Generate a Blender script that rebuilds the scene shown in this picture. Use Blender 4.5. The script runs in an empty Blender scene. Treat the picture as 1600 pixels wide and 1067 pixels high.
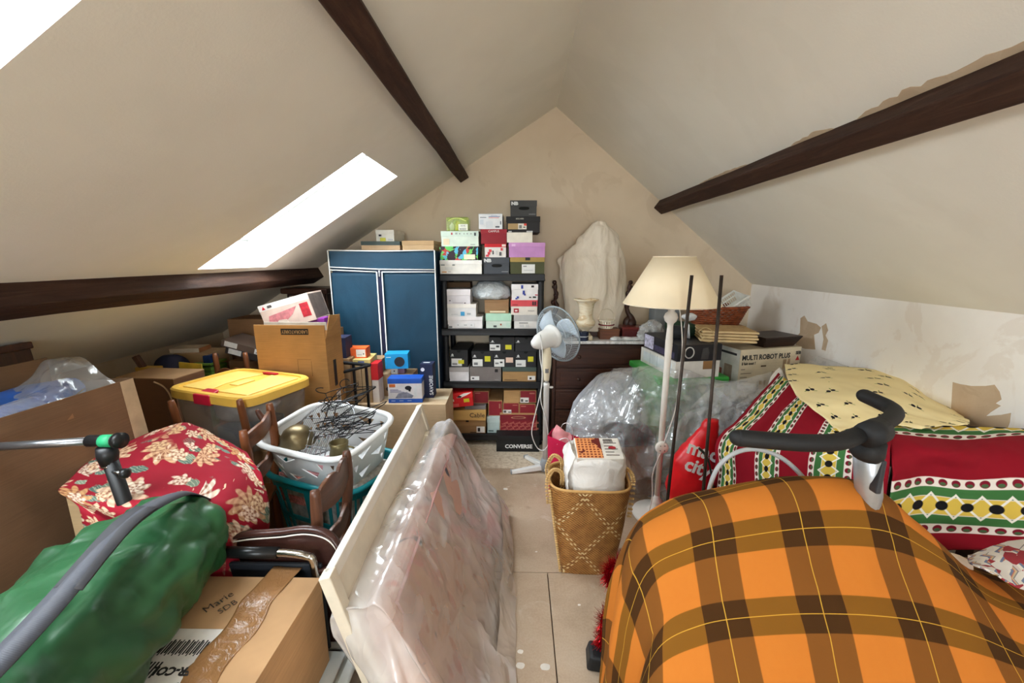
import bpy, bmesh, math, random
from mathutils import Vector, Matrix, noise
random.seed(7)
sc = bpy.context.scene
C = sc.collection
PI = math.pi

# ------------------------------------------------------------------ camera
FPX, EYE, VPX, VPY = 640.0, 1.48, 811.0, 403.0
PITCH = math.atan((533.5 - VPY) / FPX)
YAW = math.atan((VPX - 800) / FPX * math.cos(PITCH))
cam = bpy.data.cameras.new('camera')
cam.sensor_width = 36.0
cam.lens = FPX * 36.0 / 1600.0
cam.clip_start = 0.02
camo = bpy.data.objects.new('camera', cam)
C.objects.link(camo)
camo.location = (0, 0, EYE)
camo.rotation_euler = (PI / 2 - PITCH, 0, YAW)
sc.camera = camo

# ------------------------------------------------------------------ sky and exposure
world = bpy.data.worlds.new('sky')
sc.world = world
world.use_nodes = True
wn = world.node_tree
bgn = wn.nodes['Background']
bgn.inputs[0].default_value = (0.86, 0.94, 1.0, 1)
bgn.inputs[1].default_value = 24.0
vs = sc.view_settings
vs.view_transform = 'Standard'
vs.look = 'None'
vs.exposure = 0.04
vs.gamma = 1.0
vs.use_curve_mapping = False
try:
    sc.cycles.max_bounces = 12
    sc.cycles.diffuse_bounces = 8
    sc.cycles.transparent_max_bounces = 24
    sc.cycles.sample_clamp_indirect = 6.0
    sc.cycles.caustics_reflective = False
    sc.cycles.caustics_refractive = False
except Exception:
    pass

# ------------------------------------------------------------------ photo pixel -> place
_f = Vector((-math.sin(YAW) * math.cos(PITCH), math.cos(YAW) * math.cos(PITCH), -math.sin(PITCH)))
_r = Vector((math.cos(YAW), math.sin(YAW), 0))
_u = _r.cross(_f)
_o = Vector((0, 0, EYE))
def ray(px, py): return _f + _r * ((px - 800) / FPX) + _u * ((533.5 - py) / FPX)
def AY(px, py, y):            # point at depth y
    d = ray(px, py); return _o + d * (y / d.y)
def AZ(px, py, z):            # point at height z
    d = ray(px, py); return _o + d * ((z - EYE) / d.z)
def zy(py, y, px=800): return AY(px, py, y).z
def xy(px, y, py=500): return AY(px, py, y).x

# ------------------------------------------------------------------ mesh helpers
class MB:
    def __init__(s): s.v = []; s.f = []; s.uv = None
    def add(s, vs, fs, M=None):
        n = len(s.v)
        s.v += [tuple(M @ Vector(p)) if M else tuple(p) for p in vs]
        s.f += [tuple(i + n for i in f) for f in fs]
        return s
    def box(s, x0, x1, y0, y1, z0, z1, M=None, tx=0, ty=0):
        v = [(x0, y0, z0), (x1, y0, z0), (x1, y1, z0), (x0, y1, z0),
             (x0 - tx, y0 - ty, z1), (x1 + tx, y0 - ty, z1), (x1 + tx, y1 + ty, z1), (x0 - tx, y1 + ty, z1)]
        return s.add(v, [(3, 2, 1, 0), (4, 5, 6, 7), (0, 1, 5, 4), (1, 2, 6, 5), (2, 3, 7, 6), (3, 0, 4, 7)], M)
    def tube(s, pts, r, n=10, caps=True, closed=False, M=None, flat=1.0):
        pts = [Vector(p) for p in pts]; k = len(pts)
        rs = r if isinstance(r, (list, tuple)) else [r] * k
        t0 = (pts[1] - pts[0]).normalized()
        up = Vector((0, 0, 1)) if abs(t0.z) < 0.9 else Vector((1, 0, 0))
        a = t0.cross(up).normalized(); vs = []; fs = []
        for i in range(k):
            if closed: t = (pts[(i + 1) % k] - pts[i - 1]).normalized()
            else: t = (pts[min(i + 1, k - 1)] - pts[max(i - 1, 0)]).normalized()
            a = (a - t * a.dot(t)).normalized(); b = t.cross(a)
            for j in range(n):
                th = 2 * PI * j / n
                vs.append(pts[i] + a * (math.cos(th) * rs[i]) + b * (math.sin(th) * rs[i] * flat))
        m = k if closed else k - 1
        for i in range(m):
            i2 = (i + 1) % k
            for j in range(n):
                j2 = (j + 1) % n
                fs.append((i * n + j, i * n + j2, i2 * n + j2, i2 * n + j))
        if caps and not closed:
            fs.append(tuple(range(n - 1, -1, -1))); fs.append(tuple((k - 1) * n + j for j in range(n)))
        return s.add(vs, fs, M)
    def lathe(s, prof, n=24, M=None, sx=1, sy=1):
        vs = []; fs = []; k = len(prof)
        for r, z in prof:
            for j in range(n):
                th = 2 * PI * j / n
                vs.append((r * math.cos(th) * sx, r * math.sin(th) * sy, z))
        for i in range(k - 1):
            for j in range(n):
                j2 = (j + 1) % n
                fs.append((i * n + j, i * n + j2, (i + 1) * n + j2, (i + 1) * n + j))
        if prof[0][0] > 1e-6: fs.append(tuple(range(n - 1, -1, -1)))
        if prof[-1][0] > 1e-6: fs.append(tuple((k - 1) * n + j for j in range(n)))
        return s.add(vs, fs, M)
    def prism(s, poly, y0, y1, M=None):         # poly in x,z, extruded along y
        n = len(poly)
        vs = [(x, y0, z) for x, z in poly] + [(x, y1, z) for x, z in poly]
        fs = [tuple(range(n)), tuple(range(2 * n - 1, n - 1, -1))]
        for i in range(n):
            j = (i + 1) % n
            fs.append((j, i, n + i, n + j))
        return s.add(vs, fs, M)
    def sphere(s, c, rx, ry, rz, n=16, m=10, M=None):
        vs = []; fs = []
        for i in range(m + 1):
            ph = PI * i / m
            for j in range(n):
                th = 2 * PI * j / n
                vs.append((c[0] + rx * math.sin(ph) * math.cos(th), c[1] + ry * math.sin(ph) * math.sin(th), c[2] + rz * math.cos(ph)))
        for i in range(m):
            for j in range(n):
                j2 = (j + 1) % n
                fs.append((i * n + j, (i + 1) * n + j, (i + 1) * n + j2, i * n + j2))
        return s.add(vs, fs, M)
    def grid(s, P, M=None, uv=None):
        R = len(P); K = len(P[0])
        fs = [(i * K + j, i * K + j + 1, (i + 1) * K + j + 1, (i + 1) * K + j) for i in range(R - 1) for j in range(K - 1)]
        s.add([p for row in P for p in row], fs, M)
        if uv: s.uv = [p for row in uv for p in row]
        return s
    def obj(s, name, m, parent=None, bevel=0, smooth=False, seg=2, solid=0, sub=0):
        me = bpy.data.meshes.new(name)
        me.from_pydata(s.v, [], s.f)
        if s.uv:
            ul = me.uv_layers.new(name='uv')
            for l in me.loops: ul.data[l.index].uv = s.uv[l.vertex_index]
        else:
            bm = bmesh.new(); bm.from_mesh(me)
            bmesh.ops.remove_doubles(bm, verts=bm.verts, dist=1e-6)
            bmesh.ops.recalc_face_normals(bm, faces=bm.faces)
            bm.to_mesh(me); bm.free()
        me.materials.append(m)
        if smooth:
            for p in me.polygons: p.use_smooth = True
        o = bpy.data.objects.new(name, me)
        C.objects.link(o)
        if parent: o.parent = parent
        if sub:
            md = o.modifiers.new('sub', 'SUBSURF'); md.levels = sub; md.render_levels = sub
        if solid:
            md = o.modifiers.new('solid', 'SOLIDIFY'); md.thickness = abs(solid); md.offset = 0 if solid > 0 else -1
        if bevel:
            md = o.modifiers.new('bevel', 'BEVEL'); md.width = bevel; md.segments = seg
            md.limit_method = 'ANGLE'; md.angle_limit = 0.6
        return o

def thing(name, label, cat, loc=(0, 0, 0), rz=0.0, group=None, rot=None):
    o = bpy.data.objects.new(name, None)
    o.empty_display_size = 0.05
    C.objects.link(o)
    o.location = loc
    o.rotation_euler = rot if rot else (0, 0, rz)
    o['label'] = label; o['category'] = cat
    if group: o['group'] = group
    return o
def tag(o, label, cat, group=None):
    o['label'] = label; o['category'] = cat
    if group: o['group'] = group
    return o
def struct(o, label=None):
    o['kind'] = 'structure'
    if label: o['label'] = label
    return o
def copy_thing(o, loc, rot=None, label=None):
    r = o.copy(); C.objects.link(r); r.location = loc
    if rot is not None: r.rotation_euler = rot
    if label: r['label'] = label
    for ch in list(o.children):
        c = ch.copy(); C.objects.link(c); c.parent = r
        for g in list(ch.children):
            d = g.copy(); C.objects.link(d); d.parent = c
    return r

def catmull(ps, n):
    """resample a list of points/values smoothly; n steps per span"""
    out = []; k = len(ps)
    for i in range(k - 1):
        p0 = ps[max(i - 1, 0)]; p1 = ps[i]; p2 = ps[i + 1]; p3 = ps[min(i + 2, k - 1)]
        for j in range(n):
            t = j / n
            out.append(0.5 * ((2 * p1) + (p2 - p0) * t + (2 * p0 - 5 * p1 + 4 * p2 - p3) * t * t + (3 * p1 - p0 - 3 * p2 + p3) * t ** 3))
    out.append(ps[-1]); return out
def V(*a): return Vector(a)
def smooth_path(pts, n=6): return catmull([Vector(p) for p in pts], n)
def cloth(name, ctrl, m, parent=None, n=8, wr=0.006, wscale=7.0, seed=0, solid=0.003, uvrot=0.0, uvoff=(0, 0), stretch=(1, 1, 1), creases=0, cream=.016, folds=(), shear=0.0, anchor=None):
    """smooth sheet through a grid of control points, uv in metres, light wrinkles"""
    rows = [catmull([Vector(p) for p in row], n) for row in ctrl]
    cols = [catmull([rows[i][j] for i in range(len(rows))], n) for j in range(len(rows[0]))]
    R = len(cols[0]); K = len(cols)
    P = [[cols[j][i].copy() for j in range(K)] for i in range(R)]
    mid = R // 2; midc = K // 2
    us = [0.0]
    for j in range(1, K): us.append(us[-1] + sum((P[i][j] - P[i][j - 1]).length for i in (0, mid, R - 1)) / 3)
    vsl = [0.0]
    for i in range(1, R): vsl.append(vsl[-1] + sum((P[i][j] - P[i - 1][j]).length for j in (0, midc, K - 1)) / 3)
    ca, sa = math.cos(uvrot), math.sin(uvrot)
    if anchor:      # let the print pass through a chosen spot of the cloth
        (ax_, ay_), (ua, va) = anchor
        i0, j0 = min(((i, j) for i in range(R) for j in range(K)), key=lambda q: (P[q[0]][q[1]].x - ax_) ** 2 + (P[q[0]][q[1]].y - ay_) ** 2)
        uvoff = (ua - (us[j0] * ca - vsl[i0] * sa + shear * vsl[i0]), va - (us[j0] * sa + vsl[i0] * ca))
    uv = [[(us[j] * ca - vsl[i] * sa + shear * vsl[i] + uvoff[0], us[j] * sa + vsl[i] * ca + uvoff[1]) for j in range(K)] for i in range(R)]
    Q = [[None] * K for _ in range(R)]
    rl = random.Random(seed + 40); LU, LV = us[-1], vsl[-1]
    lines = list(folds)
    for _ in range(creases):
        a0 = rl.uniform(0, LU); b0 = rl.uniform(0, LV); th = rl.gauss(PI / 2, .5) if rl.random() < .7 else rl.uniform(0, PI)
        lines.append((a0, b0, math.cos(th), math.sin(th), rl.uniform(.06, .26), rl.uniform(.012, .035), rl.uniform(-1, 1) * cream))
    for i in range(R):
        for j in range(K):
            a = P[min(i + 1, R - 1)][j] - P[max(i - 1, 0)][j]; b = P[i][min(j + 1, K - 1)] - P[i][max(j - 1, 0)]
            nn = b.cross(a)
            nn = nn.normalized() if nn.length > 1e-9 else Vector((0, 0, 1))
            q = Vector((P[i][j].x * stretch[0], P[i][j].y * stretch[1], P[i][j].z * stretch[2])) * wscale + Vector((seed * 3.1, seed * 1.7, 0))
            d = noise.noise(q) * wr + (abs(noise.noise(q * 2.3)) - 0.25) * wr * 0.6
            for (a0, b0, ct, st, ln_, wd_, am) in lines:
                du = us[j] - a0; dv = vsl[i] - b0
                al = abs(du * ct + dv * st); ac = abs(dv * ct - du * st)
                if al < ln_ and ac < wd_ * 3: d += am * math.exp(-ac / wd_) * (1 - (al / ln_) ** 2)
            Q[i][j] = P[i][j] + nn * d
    return MB().grid(Q, uv=uv).obj(name, m, parent, smooth=True, solid=solid)

# ------------------------------------------------------------------ material helpers
def lin(c):
    def g(x):
        x /= 255.0
        return x / 12.92 if x <= 0.04045 else ((x + 0.055) / 1.055) ** 2.4
    return (g(c[0]), g(c[1]), g(c[2]), 1.0)
class S:
    """socket expression"""
    def __init__(s, nm, sock): s.nm = nm; s.k = sock
    def __add__(s, b): return s.nm.m('ADD', s, b)
    def __radd__(s, b): return s.nm.m('ADD', s, b)
    def __sub__(s, b): return s.nm.m('SUBTRACT', s, b)
    def __rsub__(s, b): return s.nm.m('SUBTRACT', b, s)
    def __mul__(s, b): return s.nm.m('MULTIPLY', s, b)
    def __rmul__(s, b): return s.nm.m('MULTIPLY', s, b)
    def __truediv__(s, b): return s.nm.m('DIVIDE', s, b)
class NM:
    def __init__(s, name):
        s.mat = bpy.data.materials.new(name); s.mat.use_nodes = True
        s.t = s.mat.node_tree; s.b = s.t.nodes['Principled BSDF']; s.out = s.t.nodes['Material Output']
        s._c = None
    def put(s, sock, v):
        if isinstance(v, S): s.t.links.new(v.k, sock)
        elif isinstance(v, tuple) and len(v) == 3 and sock.type == 'RGBA': sock.default_value = lin(v)
        else: sock.default_value = v
    def m(s, op, a, b=None, c=None):
        n = s.t.nodes.new('ShaderNodeMath'); n.operation = op
        s.put(n.inputs[0], a)
        if b is not None: s.put(n.inputs[1], b)
        if c is not None: s.put(n.inputs[2], c)
        return S(s, n.outputs[0])
    def coord(s, kind='Object'):
        if s._c is None: s._c = s.t.nodes.new('ShaderNodeTexCoord')
        return S(s, s._c.outputs[kind])
    def sep(s, vec):
        n = s.t.nodes.new('ShaderNodeSeparateXYZ'); s.put(n.inputs[0], vec)
        return [S(s, o) for o in n.outputs]
    def comb(s, x, y, z=0.0):
        n = s.t.nodes.new('ShaderNodeCombineXYZ')
        for i, q in enumerate((x, y, z)): s.put(n.inputs[i], q)
        return S(s, n.outputs[0])
    def scale(s, vec, sc_):
        n = s.t.nodes.new('ShaderNodeMapping'); s.put(n.inputs[0], vec); n.inputs['Scale'].default_value = sc_
        return S(s, n.outputs[0])
    def noise(s, vec, scale=5, detail=3, rough=0.55, dist=0.0):
        n = s.t.nodes.new('ShaderNodeTexNoise'); s.put(n.inputs['Vector'], vec)
        n.inputs['Scale'].default_value = scale; n.inputs['Detail'].default_value = detail
        n.inputs['Roughness'].default_value = rough; n.inputs['Distortion'].default_value = dist
        return S(s, n.outputs[0])
    def vor(s, vec, scale=5, feat='F1', rnd=1.0, out='Distance'):
        n = s.t.nodes.new('ShaderNodeTexVoronoi'); n.feature = feat; s.put(n.inputs['Vector'], vec)
        n.inputs['Scale'].default_value = scale; n.inputs['Randomness'].default_value = rnd
        return S(s, n.outputs[out])
    def step(s, a, lo, hi):
        n = s.t.nodes.new('ShaderNodeMapRange'); n.interpolation_type = 'SMOOTHSTEP'
        s.put(n.inputs[0], a); n.inputs[1].default_value = lo; n.inputs[2].default_value = hi
        return S(s, n.outputs[0])
    def band(s, a, c, w, e=0.003): # 1 inside |a-c|<w
        d = s.m('ABSOLUTE', a - c)
        return 1.0 - s.step(d, w - e, w + e) if isinstance(d, S) else d
    def fr(s, a): return s.m('FRACT', a)
    def mix(s, f, a, b):
        n = s.t.nodes.new('ShaderNodeMix'); n.data_type = 'RGBA'
        s.put(n.inputs['Factor'], f)
        s.put(n.inputs[6], a); s.put(n.inputs[7], b)
        return S(s, n.outputs[2])
    def ramp(s, f, stops):
        n = s.t.nodes.new('ShaderNodeValToRGB'); s.put(n.inputs[0], f)
        e = n.color_ramp.elements
        while len(e) < len(stops): e.new(0.5)
        for i, (p, c) in enumerate(stops): e[i].position = p; e[i].color = lin(c)
        return S(s, n.outputs[0])
    def bump(s, h, st=0.3, dist=0.01):
        n = s.t.nodes.new('ShaderNodeBump'); s.put(n.inputs['Height'], h)
        n.inputs['Strength'].default_value = st; n.inputs['Distance'].default_value = dist
        s.t.links.new(n.outputs[0], s.b.inputs['Normal'])
        return n
    def done(s, col, rough=0.7, metal=0.0, spec=0.4, sheen=0.0, trans=None):
        s.put(s.b.inputs['Base Color'], col)
        s.put(s.b.inputs['Roughness'], rough)
        s.b.inputs['Metallic'].default_value = metal
        s.b.inputs['Specular IOR Level'].default_value = spec
        if sheen: s.b.inputs['Sheen Weight'].default_value = sheen
        return s.mat
_mc = {}
def mt(col, rough=0.6, metal=0.0, spec=0.4, var=0.08, sc_=12.0, bump=0.08):
    """plain material with slight mottling and fine relief"""
    key = (col, rough, metal, spec, var, sc_, bump)
    if key in _mc: return _mc[key]
    n = NM('mat_%d_%d_%d' % col)
    o = n.coord('Object')
    q = n.noise(o, sc_, 4)
    k1 = tuple(max(0, min(255, int(c * (1 - var)))) for c in col); k2 = tuple(max(0, min(255, int(c * (1 + var)))) for c in col)
    cc = n.ramp(q, [(0.3, k1), (0.7, k2)])
    if bump: n.bump(n.noise(o, sc_ * 8, 2), bump, 0.002)
    _mc[key] = n.done(cc, rough, metal, spec)
    return _mc[key]
def card(col=(176, 140, 100)):
    key = ('card', col)
    if key in _mc: return _mc[key]
    n = NM('cardboard'); o = n.coord('Object')
    x = n.noise(n.scale(o, (1, 1, 30)), 8, 3)
    y = n.noise(o, 4, 4)
    f = x * 0.35 + y * 0.65
    k1 = tuple(int(c * 0.86) for c in col); k2 = tuple(min(255, int(c * 1.1)) for c in col)
    n.bump(x, 0.06, 0.002)
    _mc[key] = n.done(n.ramp(f, [(0.3, k1), (0.7, k2)]), 0.8, 0, 0.25)
    return _mc[key]
def wood(c1=(92, 54, 30), c2=(58, 32, 18), ax=2, rough=0.45):
    key = ('wood', c1, c2, ax, rough)
    if key in _mc: return _mc[key]
    n = NM('wood'); o = n.coord('Object')
    scv = [14, 14, 14]; scv[ax] = 1.2
    q = n.noise(n.scale(o, tuple(scv)), 3, 5, 0.6, 0.8)
    n.bump(q, 0.12, 0.003)
    _mc[key] = n.done(n.ramp(q, [(0.3, c2), (0.68, c1)]), rough, 0, 0.4)
    return _mc[key]
def clear_mat(name, tint=(235, 240, 245), haze=0.14, gloss=0.25, rough=0.12, bscale=9, bst=0.6, crease=False):
    """thin clear plastic: see-through, a little milky, with wrinkled gloss"""
    key = ('clear', name)
    if key in _mc: return _mc[key]
    n = NM(name); t = n.t; o = n.coord('Object')
    n.t.nodes.remove(n.b)
    tr = t.nodes.new('ShaderNodeBsdfTransparent'); tr.inputs[0].default_value = (0.97, 0.975, 0.98, 1)
    df = t.nodes.new('ShaderNodeBsdfDiffuse'); df.inputs[0].default_value = lin(tint)
    gl = t.nodes.new('ShaderNodeBsdfGlossy'); gl.inputs[0].default_value = (1, 1, 1, 1); gl.inputs['Roughness'].default_value = rough
    bp = t.nodes.new('ShaderNodeBump'); bp.inputs['Strength'].default_value = bst; bp.inputs['Distance'].default_value = 0.11 if crease else 0.02
    if crease:
        dq = n.noise(o, bscale * 1.5, 3, 0.5, 0.5)
        xs = n.sep(o)
        vv = n.comb(xs[0] * 1.4 + dq * 0.25, xs[1] + dq * 0.2, xs[2] * 0.6 + dq * 0.25)
        q = n.vor(vv, bscale * 1.15) * 0.9 + n.vor(vv, bscale * 3.2) * 0.22
    else: q = n.noise(o, bscale, 4, 0.6, 1.2)
    t.links.new(q.k, bp.inputs['Height'])
    t.links.new(bp.outputs[0], gl.inputs['Normal']); t.links.new(bp.outputs[0], df.inputs['Normal'])
    lw = t.nodes.new('ShaderNodeLayerWeight'); lw.inputs[0].default_value = 0.35
    t.links.new(bp.outputs[0], lw.inputs['Normal'])
    m1 = t.nodes.new('ShaderNodeMixShader'); t.links.new(tr.outputs[0], m1.inputs[1]); t.links.new(df.outputs[0], m1.inputs[2])
    hz = n.step(n.noise(o, bscale * 0.6, 3), 0.35, 0.75) * haze * 1.2 + haze * 0.5
    t.links.new(hz.k, m1.inputs[0])
    m2 = t.nodes.new('ShaderNodeMixShader'); t.links.new(m1.outputs[0], m2.inputs[1]); t.links.new(gl.outputs[0], m2.inputs[2])
    gf = S(n, lw.outputs[1]) * gloss * 2.0 + gloss * 0.25
    t.links.new(gf.k, m2.inputs[0])
    t.links.new(m2.outputs[0], n.out.inputs[0])
    _mc[key] = n.mat
    return n.mat

def text(s, size, m, parent, M, name='lettering', ext=0.0004, align='CENTER', sx=1.0, bold=0.0):
    cu = bpy.data.curves.new('t', 'FONT'); cu.body = s; cu.size = size; cu.align_x = align; cu.align_y = 'CENTER'
    cu.extrude = ext; cu.resolution_u = 2; cu.offset = bold
    to = bpy.data.objects.new('t', cu)
    me = bpy.data.meshes.new_from_object(to)
    me.name = name
    me.transform(M @ Matrix.Diagonal((sx, 1, 1, 1)))
    me.materials.clear(); me.materials.append(m)
    bpy.data.objects.remove(to); bpy.data.curves.remove(cu)
    o = bpy.data.objects.new(name, me); C.objects.link(o); o.parent = parent
    return o
# text lies in its xy plane; FRONT turns it to face -y
FRONT = Matrix.Rotation(PI / 2, 4, 'X')
def T(x, y, z): return Matrix.Translation((x, y, z))
def RX(a): return Matrix.Rotation(a, 4, 'X')
def RY(a): return Matrix.Rotation(a, 4, 'Y')
def RZ(a): return Matrix.Rotation(a, 4, 'Z')

def carton(name, label, w, d, h, loc, rz=0.0, col=(200, 200, 195), lid=None, lidh=0.28, deco=(), texts=(), group=None, rot=None, cat='box', m=None, mlid=None, bev=0.0012, side=()):
    """box with its front at local y=0, base at z=0, optional overhanging lid; deco = flat printed patches on the front (u0,v0,u1,v1,colour)"""
    t = thing(name, label, cat, loc, rz, group, rot)
    bm = m or mt(col, 0.62, var=0.05)
    if lid is not None:
        hl = h * lidh; g = 0.0022
        MB().box(-w / 2 + g, w / 2 - g, g, d - g, 0, h - 0.002).obj('body', bm, t, bevel=bev)
        MB().box(-w / 2, w / 2, 0, d, h - hl, h).obj('lid', mlid or mt(lid, 0.6, var=0.05), t, bevel=bev)
    else:
        MB().box(-w / 2, w / 2, 0, d, 0, h).obj('body', bm, t, bevel=bev)
    for k, (u0, v0, u1, v1, c) in enumerate(deco):
        MB().box(-w / 2 + w * u0, -w / 2 + w * u1, -0.0008 - k * 0.0001, 0.004, h * v0, h * v1).obj('printed_patch', mt(c, 0.55, var=0.04, bump=0), t)
    for (u0, v0, u1, v1, c) in side:
        MB().box(w / 2 - 0.004, w / 2 + 0.0008, d * u0, d * u1, h * v0, h * v1).obj('printed_patch', mt(c, 0.55, var=0.04, bump=0), t)
    for (s, u, v, sz, c) in texts:
        text(s, sz * h, mt(c, 0.5, var=0.02, bump=0), t, T(-w / 2 + w * u, -0.0014, h * v) @ FRONT)
    return t
# ================================================================== THE ROOM
XL, ZL, XR, ZR, XM, ZM = -2.60, 0.84, 1.955, 1.265, 0.285, 2.635   # knee walls and ridge
YB, YF = 3.5, -2.4
aL = math.atan2(ZM - ZL, XM - XL); aR = math.atan2(ZM - ZR, XR - XM)
def SL(s, y, n=0.0):           # left slope: s up the slope from the knee wall, n into the room
    return Vector((XL + s * math.cos(aL) + n * math.sin(aL), y, ZL + s * math.sin(aL) - n * math.cos(aL)))
def SR(s, y, n=0.0):           # right slope: s up from the right knee wall
    return Vector((XR - s * math.cos(aR) - n * math.sin(aR), y, ZR + s * math.sin(aR) - n * math.cos(aR)))
LL = (XM - XL) / math.cos(aL); LR = (XR - XM) / math.cos(aR)
def sx(x): return (x - XL) / math.cos(aL)

def plaster(name, c1, c2, c3, sc_=1.6, patch=0.5):
    n = NM(name); o = n.coord('Object')
    a = n.noise(o, sc_, 5, 0.6, 0.6); b = n.noise(o, sc_ * 3.1, 4, 0.55)
    f = a * 0.6 + b * 0.4
    col = n.mix(n.step(f, 0.38, 0.62), c1, c2)
    col = n.mix(n.step(n.noise(n.scale(o, (1, 1.3, 0.8)), sc_ * 1.4, 6, 0.6, 1.0), 0.56, 0.60) * patch, col, c3)
    n.bump(n.noise(o, 22, 5) * 0.7 + n.noise(o, 140, 2) * 0.3, 0.16, 0.006)
    return n.done(col, 0.9, 0, 0.15)
M_ceil = plaster('ceiling_paint', (230, 226, 214), (236, 232, 220), (225, 220, 207), 0.9, 0.2)
M_back = plaster('bare_plaster', (218, 200, 174), (224, 207, 182), (208, 188, 160), 1.3, 0.4)
M_knee = plaster('white_plaster', (238, 233, 226), (243, 239, 232), (228, 218, 206), 1.7, 0.45)
M_bare = plaster('brown_plaster', (190, 166, 138), (198, 176, 148), (182, 158, 130), 5.0, 0.4)

# floor: slab and its chipboard panels with open joints
nf = NM('chipboard'); o = nf.coord('Object')
q1 = nf.noise(o, 2.2, 5, 0.6, 0.4); q2 = nf.noise(o, 120, 2, 0.7)
fc = nf.ramp(q1 * 0.75 + q2 * 0.25, [(0.25, (150, 128, 104)), (0.5, (184, 162, 138)), (0.75, (204, 186, 164))])
sp = nf.step(nf.vor(nf.scale(o, (1, 1, 0)), 3.1) + nf.noise(o, 30, 2) * 0.06, 0.10, 0.085)
fc = nf.mix(sp, fc, (232, 226, 216))
st_ = nf.step(nf.noise(o, 5.5, 5, 0.65, 1.0), 0.58, 0.72)
fc = nf.mix(st_ * 0.45, fc, (216, 204, 188))
fc = nf.mix(nf.step(nf.noise(o, 7.0, 5, 0.6), 0.62, 0.75) * 0.4, fc, (120, 96, 74))
nf.bump(q2, 0.06, 0.002)
M_floor = nf.done(fc, 0.62, 0, 0.35)
nf2 = NM('speckled_chipboard'); o = nf2.coord('Object')
fc = nf2.ramp(nf2.noise(o, 34, 4, 0.7), [(0.3, (176, 156, 130)), (0.52, (214, 198, 174)), (0.75, (228, 216, 196))])
M_floor2 = nf2.done(fc, 0.65, 0, 0.3)
fl = struct(MB().box(XL - .15, XR + .15, YF - .15, YB + .15, -0.12, -0.018).obj('floor', mt((86, 70, 56), 0.85)))
fl['label'] = 'beige chipboard floor with worn panels and paint spots'
g = 0.0022
def panels(y0, y1, seams, m):
    for a, b in zip(seams[:-1], seams[1:]):
        MB().box(a + g, b - g, y0 + g, y1 - g, -0.018, 0).obj('floor_panel', m, fl, bevel=0.0015, seg=1)
panels(-0.74, 1.71, (XL, -2.3, -1.08, 0.142, 1.362, XR), M_floor)
panels(YF, -0.74, (XL, -1.7, -0.48, 0.74, XR), M_floor)
panels(1.71, 2.70, (XL, -1.4, 1.05, XR), M_floor)
for (px, py, r_) in ((813, 1040, .02), (813, 1018, .014), (852, 1042, .022), (790, 704 + 60, .018), (762, 752, .012), (905, 945, .008), (838, 862, .007)):
    c_ = AZ(px, py, 0); k_ = 14
    ring_ = [(c_.x + r_ * math.cos(2 * PI * i / k_) * (.8 + .5 * abs(noise.noise(Vector((px, i * .7, 0))))), c_.y + r_ * .7 * math.sin(2 * PI * i / k_) * (.8 + .5 * abs(noise.noise(Vector((py, i * .7, 1)))))) for i in range(k_)]
    MB().add([(x, y, -.001) for x, y in ring_] + [(x, y, .0008) for x, y in ring_], [tuple(range(k_ - 1, -1, -1)), tuple(range(k_, 2 * k_))] + [(i, (i + 1) % k_, k_ + (i + 1) % k_, k_ + i) for i in range(k_)]).obj('paint_spot', mt((226, 220, 210), .6), fl)
panels(2.70, YB, (XL, -0.9, 1.55, XR), M_floor2)

# walls
prof = [(XL, -0.02), (XR, -0.02), (XR, ZR), (XM, ZM), (XL, ZL)]
struct(MB().prism(prof, YB, YB + 0.12).obj('wall_back', M_back))
gx0, gx1, gz0, gz1 = -0.75, 0.75, 0.95, 1.85     # opening for the added fill-light window, unseen behind the camera
fo = [(XL, -0.02), (XR, -0.02), (XR, ZR), (XM, ZM), (XL, ZL)]; fh = [(gx0, gz0), (gx1, gz0), (gx1, gz1), (gx0, gz1)]
vsf = [(x, y, z) for y in (YF, YF - 0.12) for x, z in fo + fh]
ring_f = [(0, 1, 6, 5), (1, 2, 7, 6), (2, 3, 7), (3, 8, 7), (3, 4, 8), (4, 0, 5, 8)]
fsf = ring_f + [tuple(i + 9 for i in f[::-1]) for f in ring_f] + [(5 + i, 5 + (i + 1) % 4, 14 + (i + 1) % 4, 14 + i) for i in range(4)]
struct(MB().add(vsf, fsf).obj('wall_front', M_back))
struct(MB().box(XL - 0.12, XL, YF, YB, -0.02, ZL).obj('wall_left', M_back))
wr_ = struct(MB().box(XR, XR + 0.12, YF, YB, -0.02, ZR).obj('wall_right', M_knee))
def blob(name, pts, m, parent, xw):
    """irregular bare patch lying on the right knee wall, outline given as photo pixels on that wall"""
    ps = []
    for px, py in pts:
        d = ray(px, py); p = _o + d * (xw / d.x); ps.append((p.y, p.z))
    k = len(ps); vs_ = [(xw - 0.0012, a, b) for a, b in ps] + [(xw + 0.002, a, b) for a, b in ps]
    fs_ = [tuple(range(k)), tuple(range(2 * k - 1, k - 1, -1))] + [((i + 1) % k, i, k + i, k + (i + 1) % k) for i in range(k)]
    return MB().add(vs_, fs_).obj(name, m, parent)
blob('bare_patch', [(1251, 497), (1257, 493), (1262, 502), (1276, 506), (1283, 512), (1279, 520), (1272, 523), (1274, 546), (1258, 545), (1244, 540), (1243, 528), (1250, 520)], M_bare, wr_, XR)
blob('bare_patch', [(1489, 597), (1500, 600), (1518, 603), (1540, 603), (1554, 601), (1562, 612), (1565, 624), (1556, 630), (1564, 634), (1548, 644), (1541, 650), (1565, 648), (1580, 645), (1578, 660), (1570, 680), (1530, 672), (1485, 660)], M_bare, wr_, XR)
blob('bare_patch', [(1284, 510), (1291, 505), (1294, 516), (1290, 524), (1294, 532), (1290, 548), (1284, 546), (1287, 530)], M_bare, wr_, XR)

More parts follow.
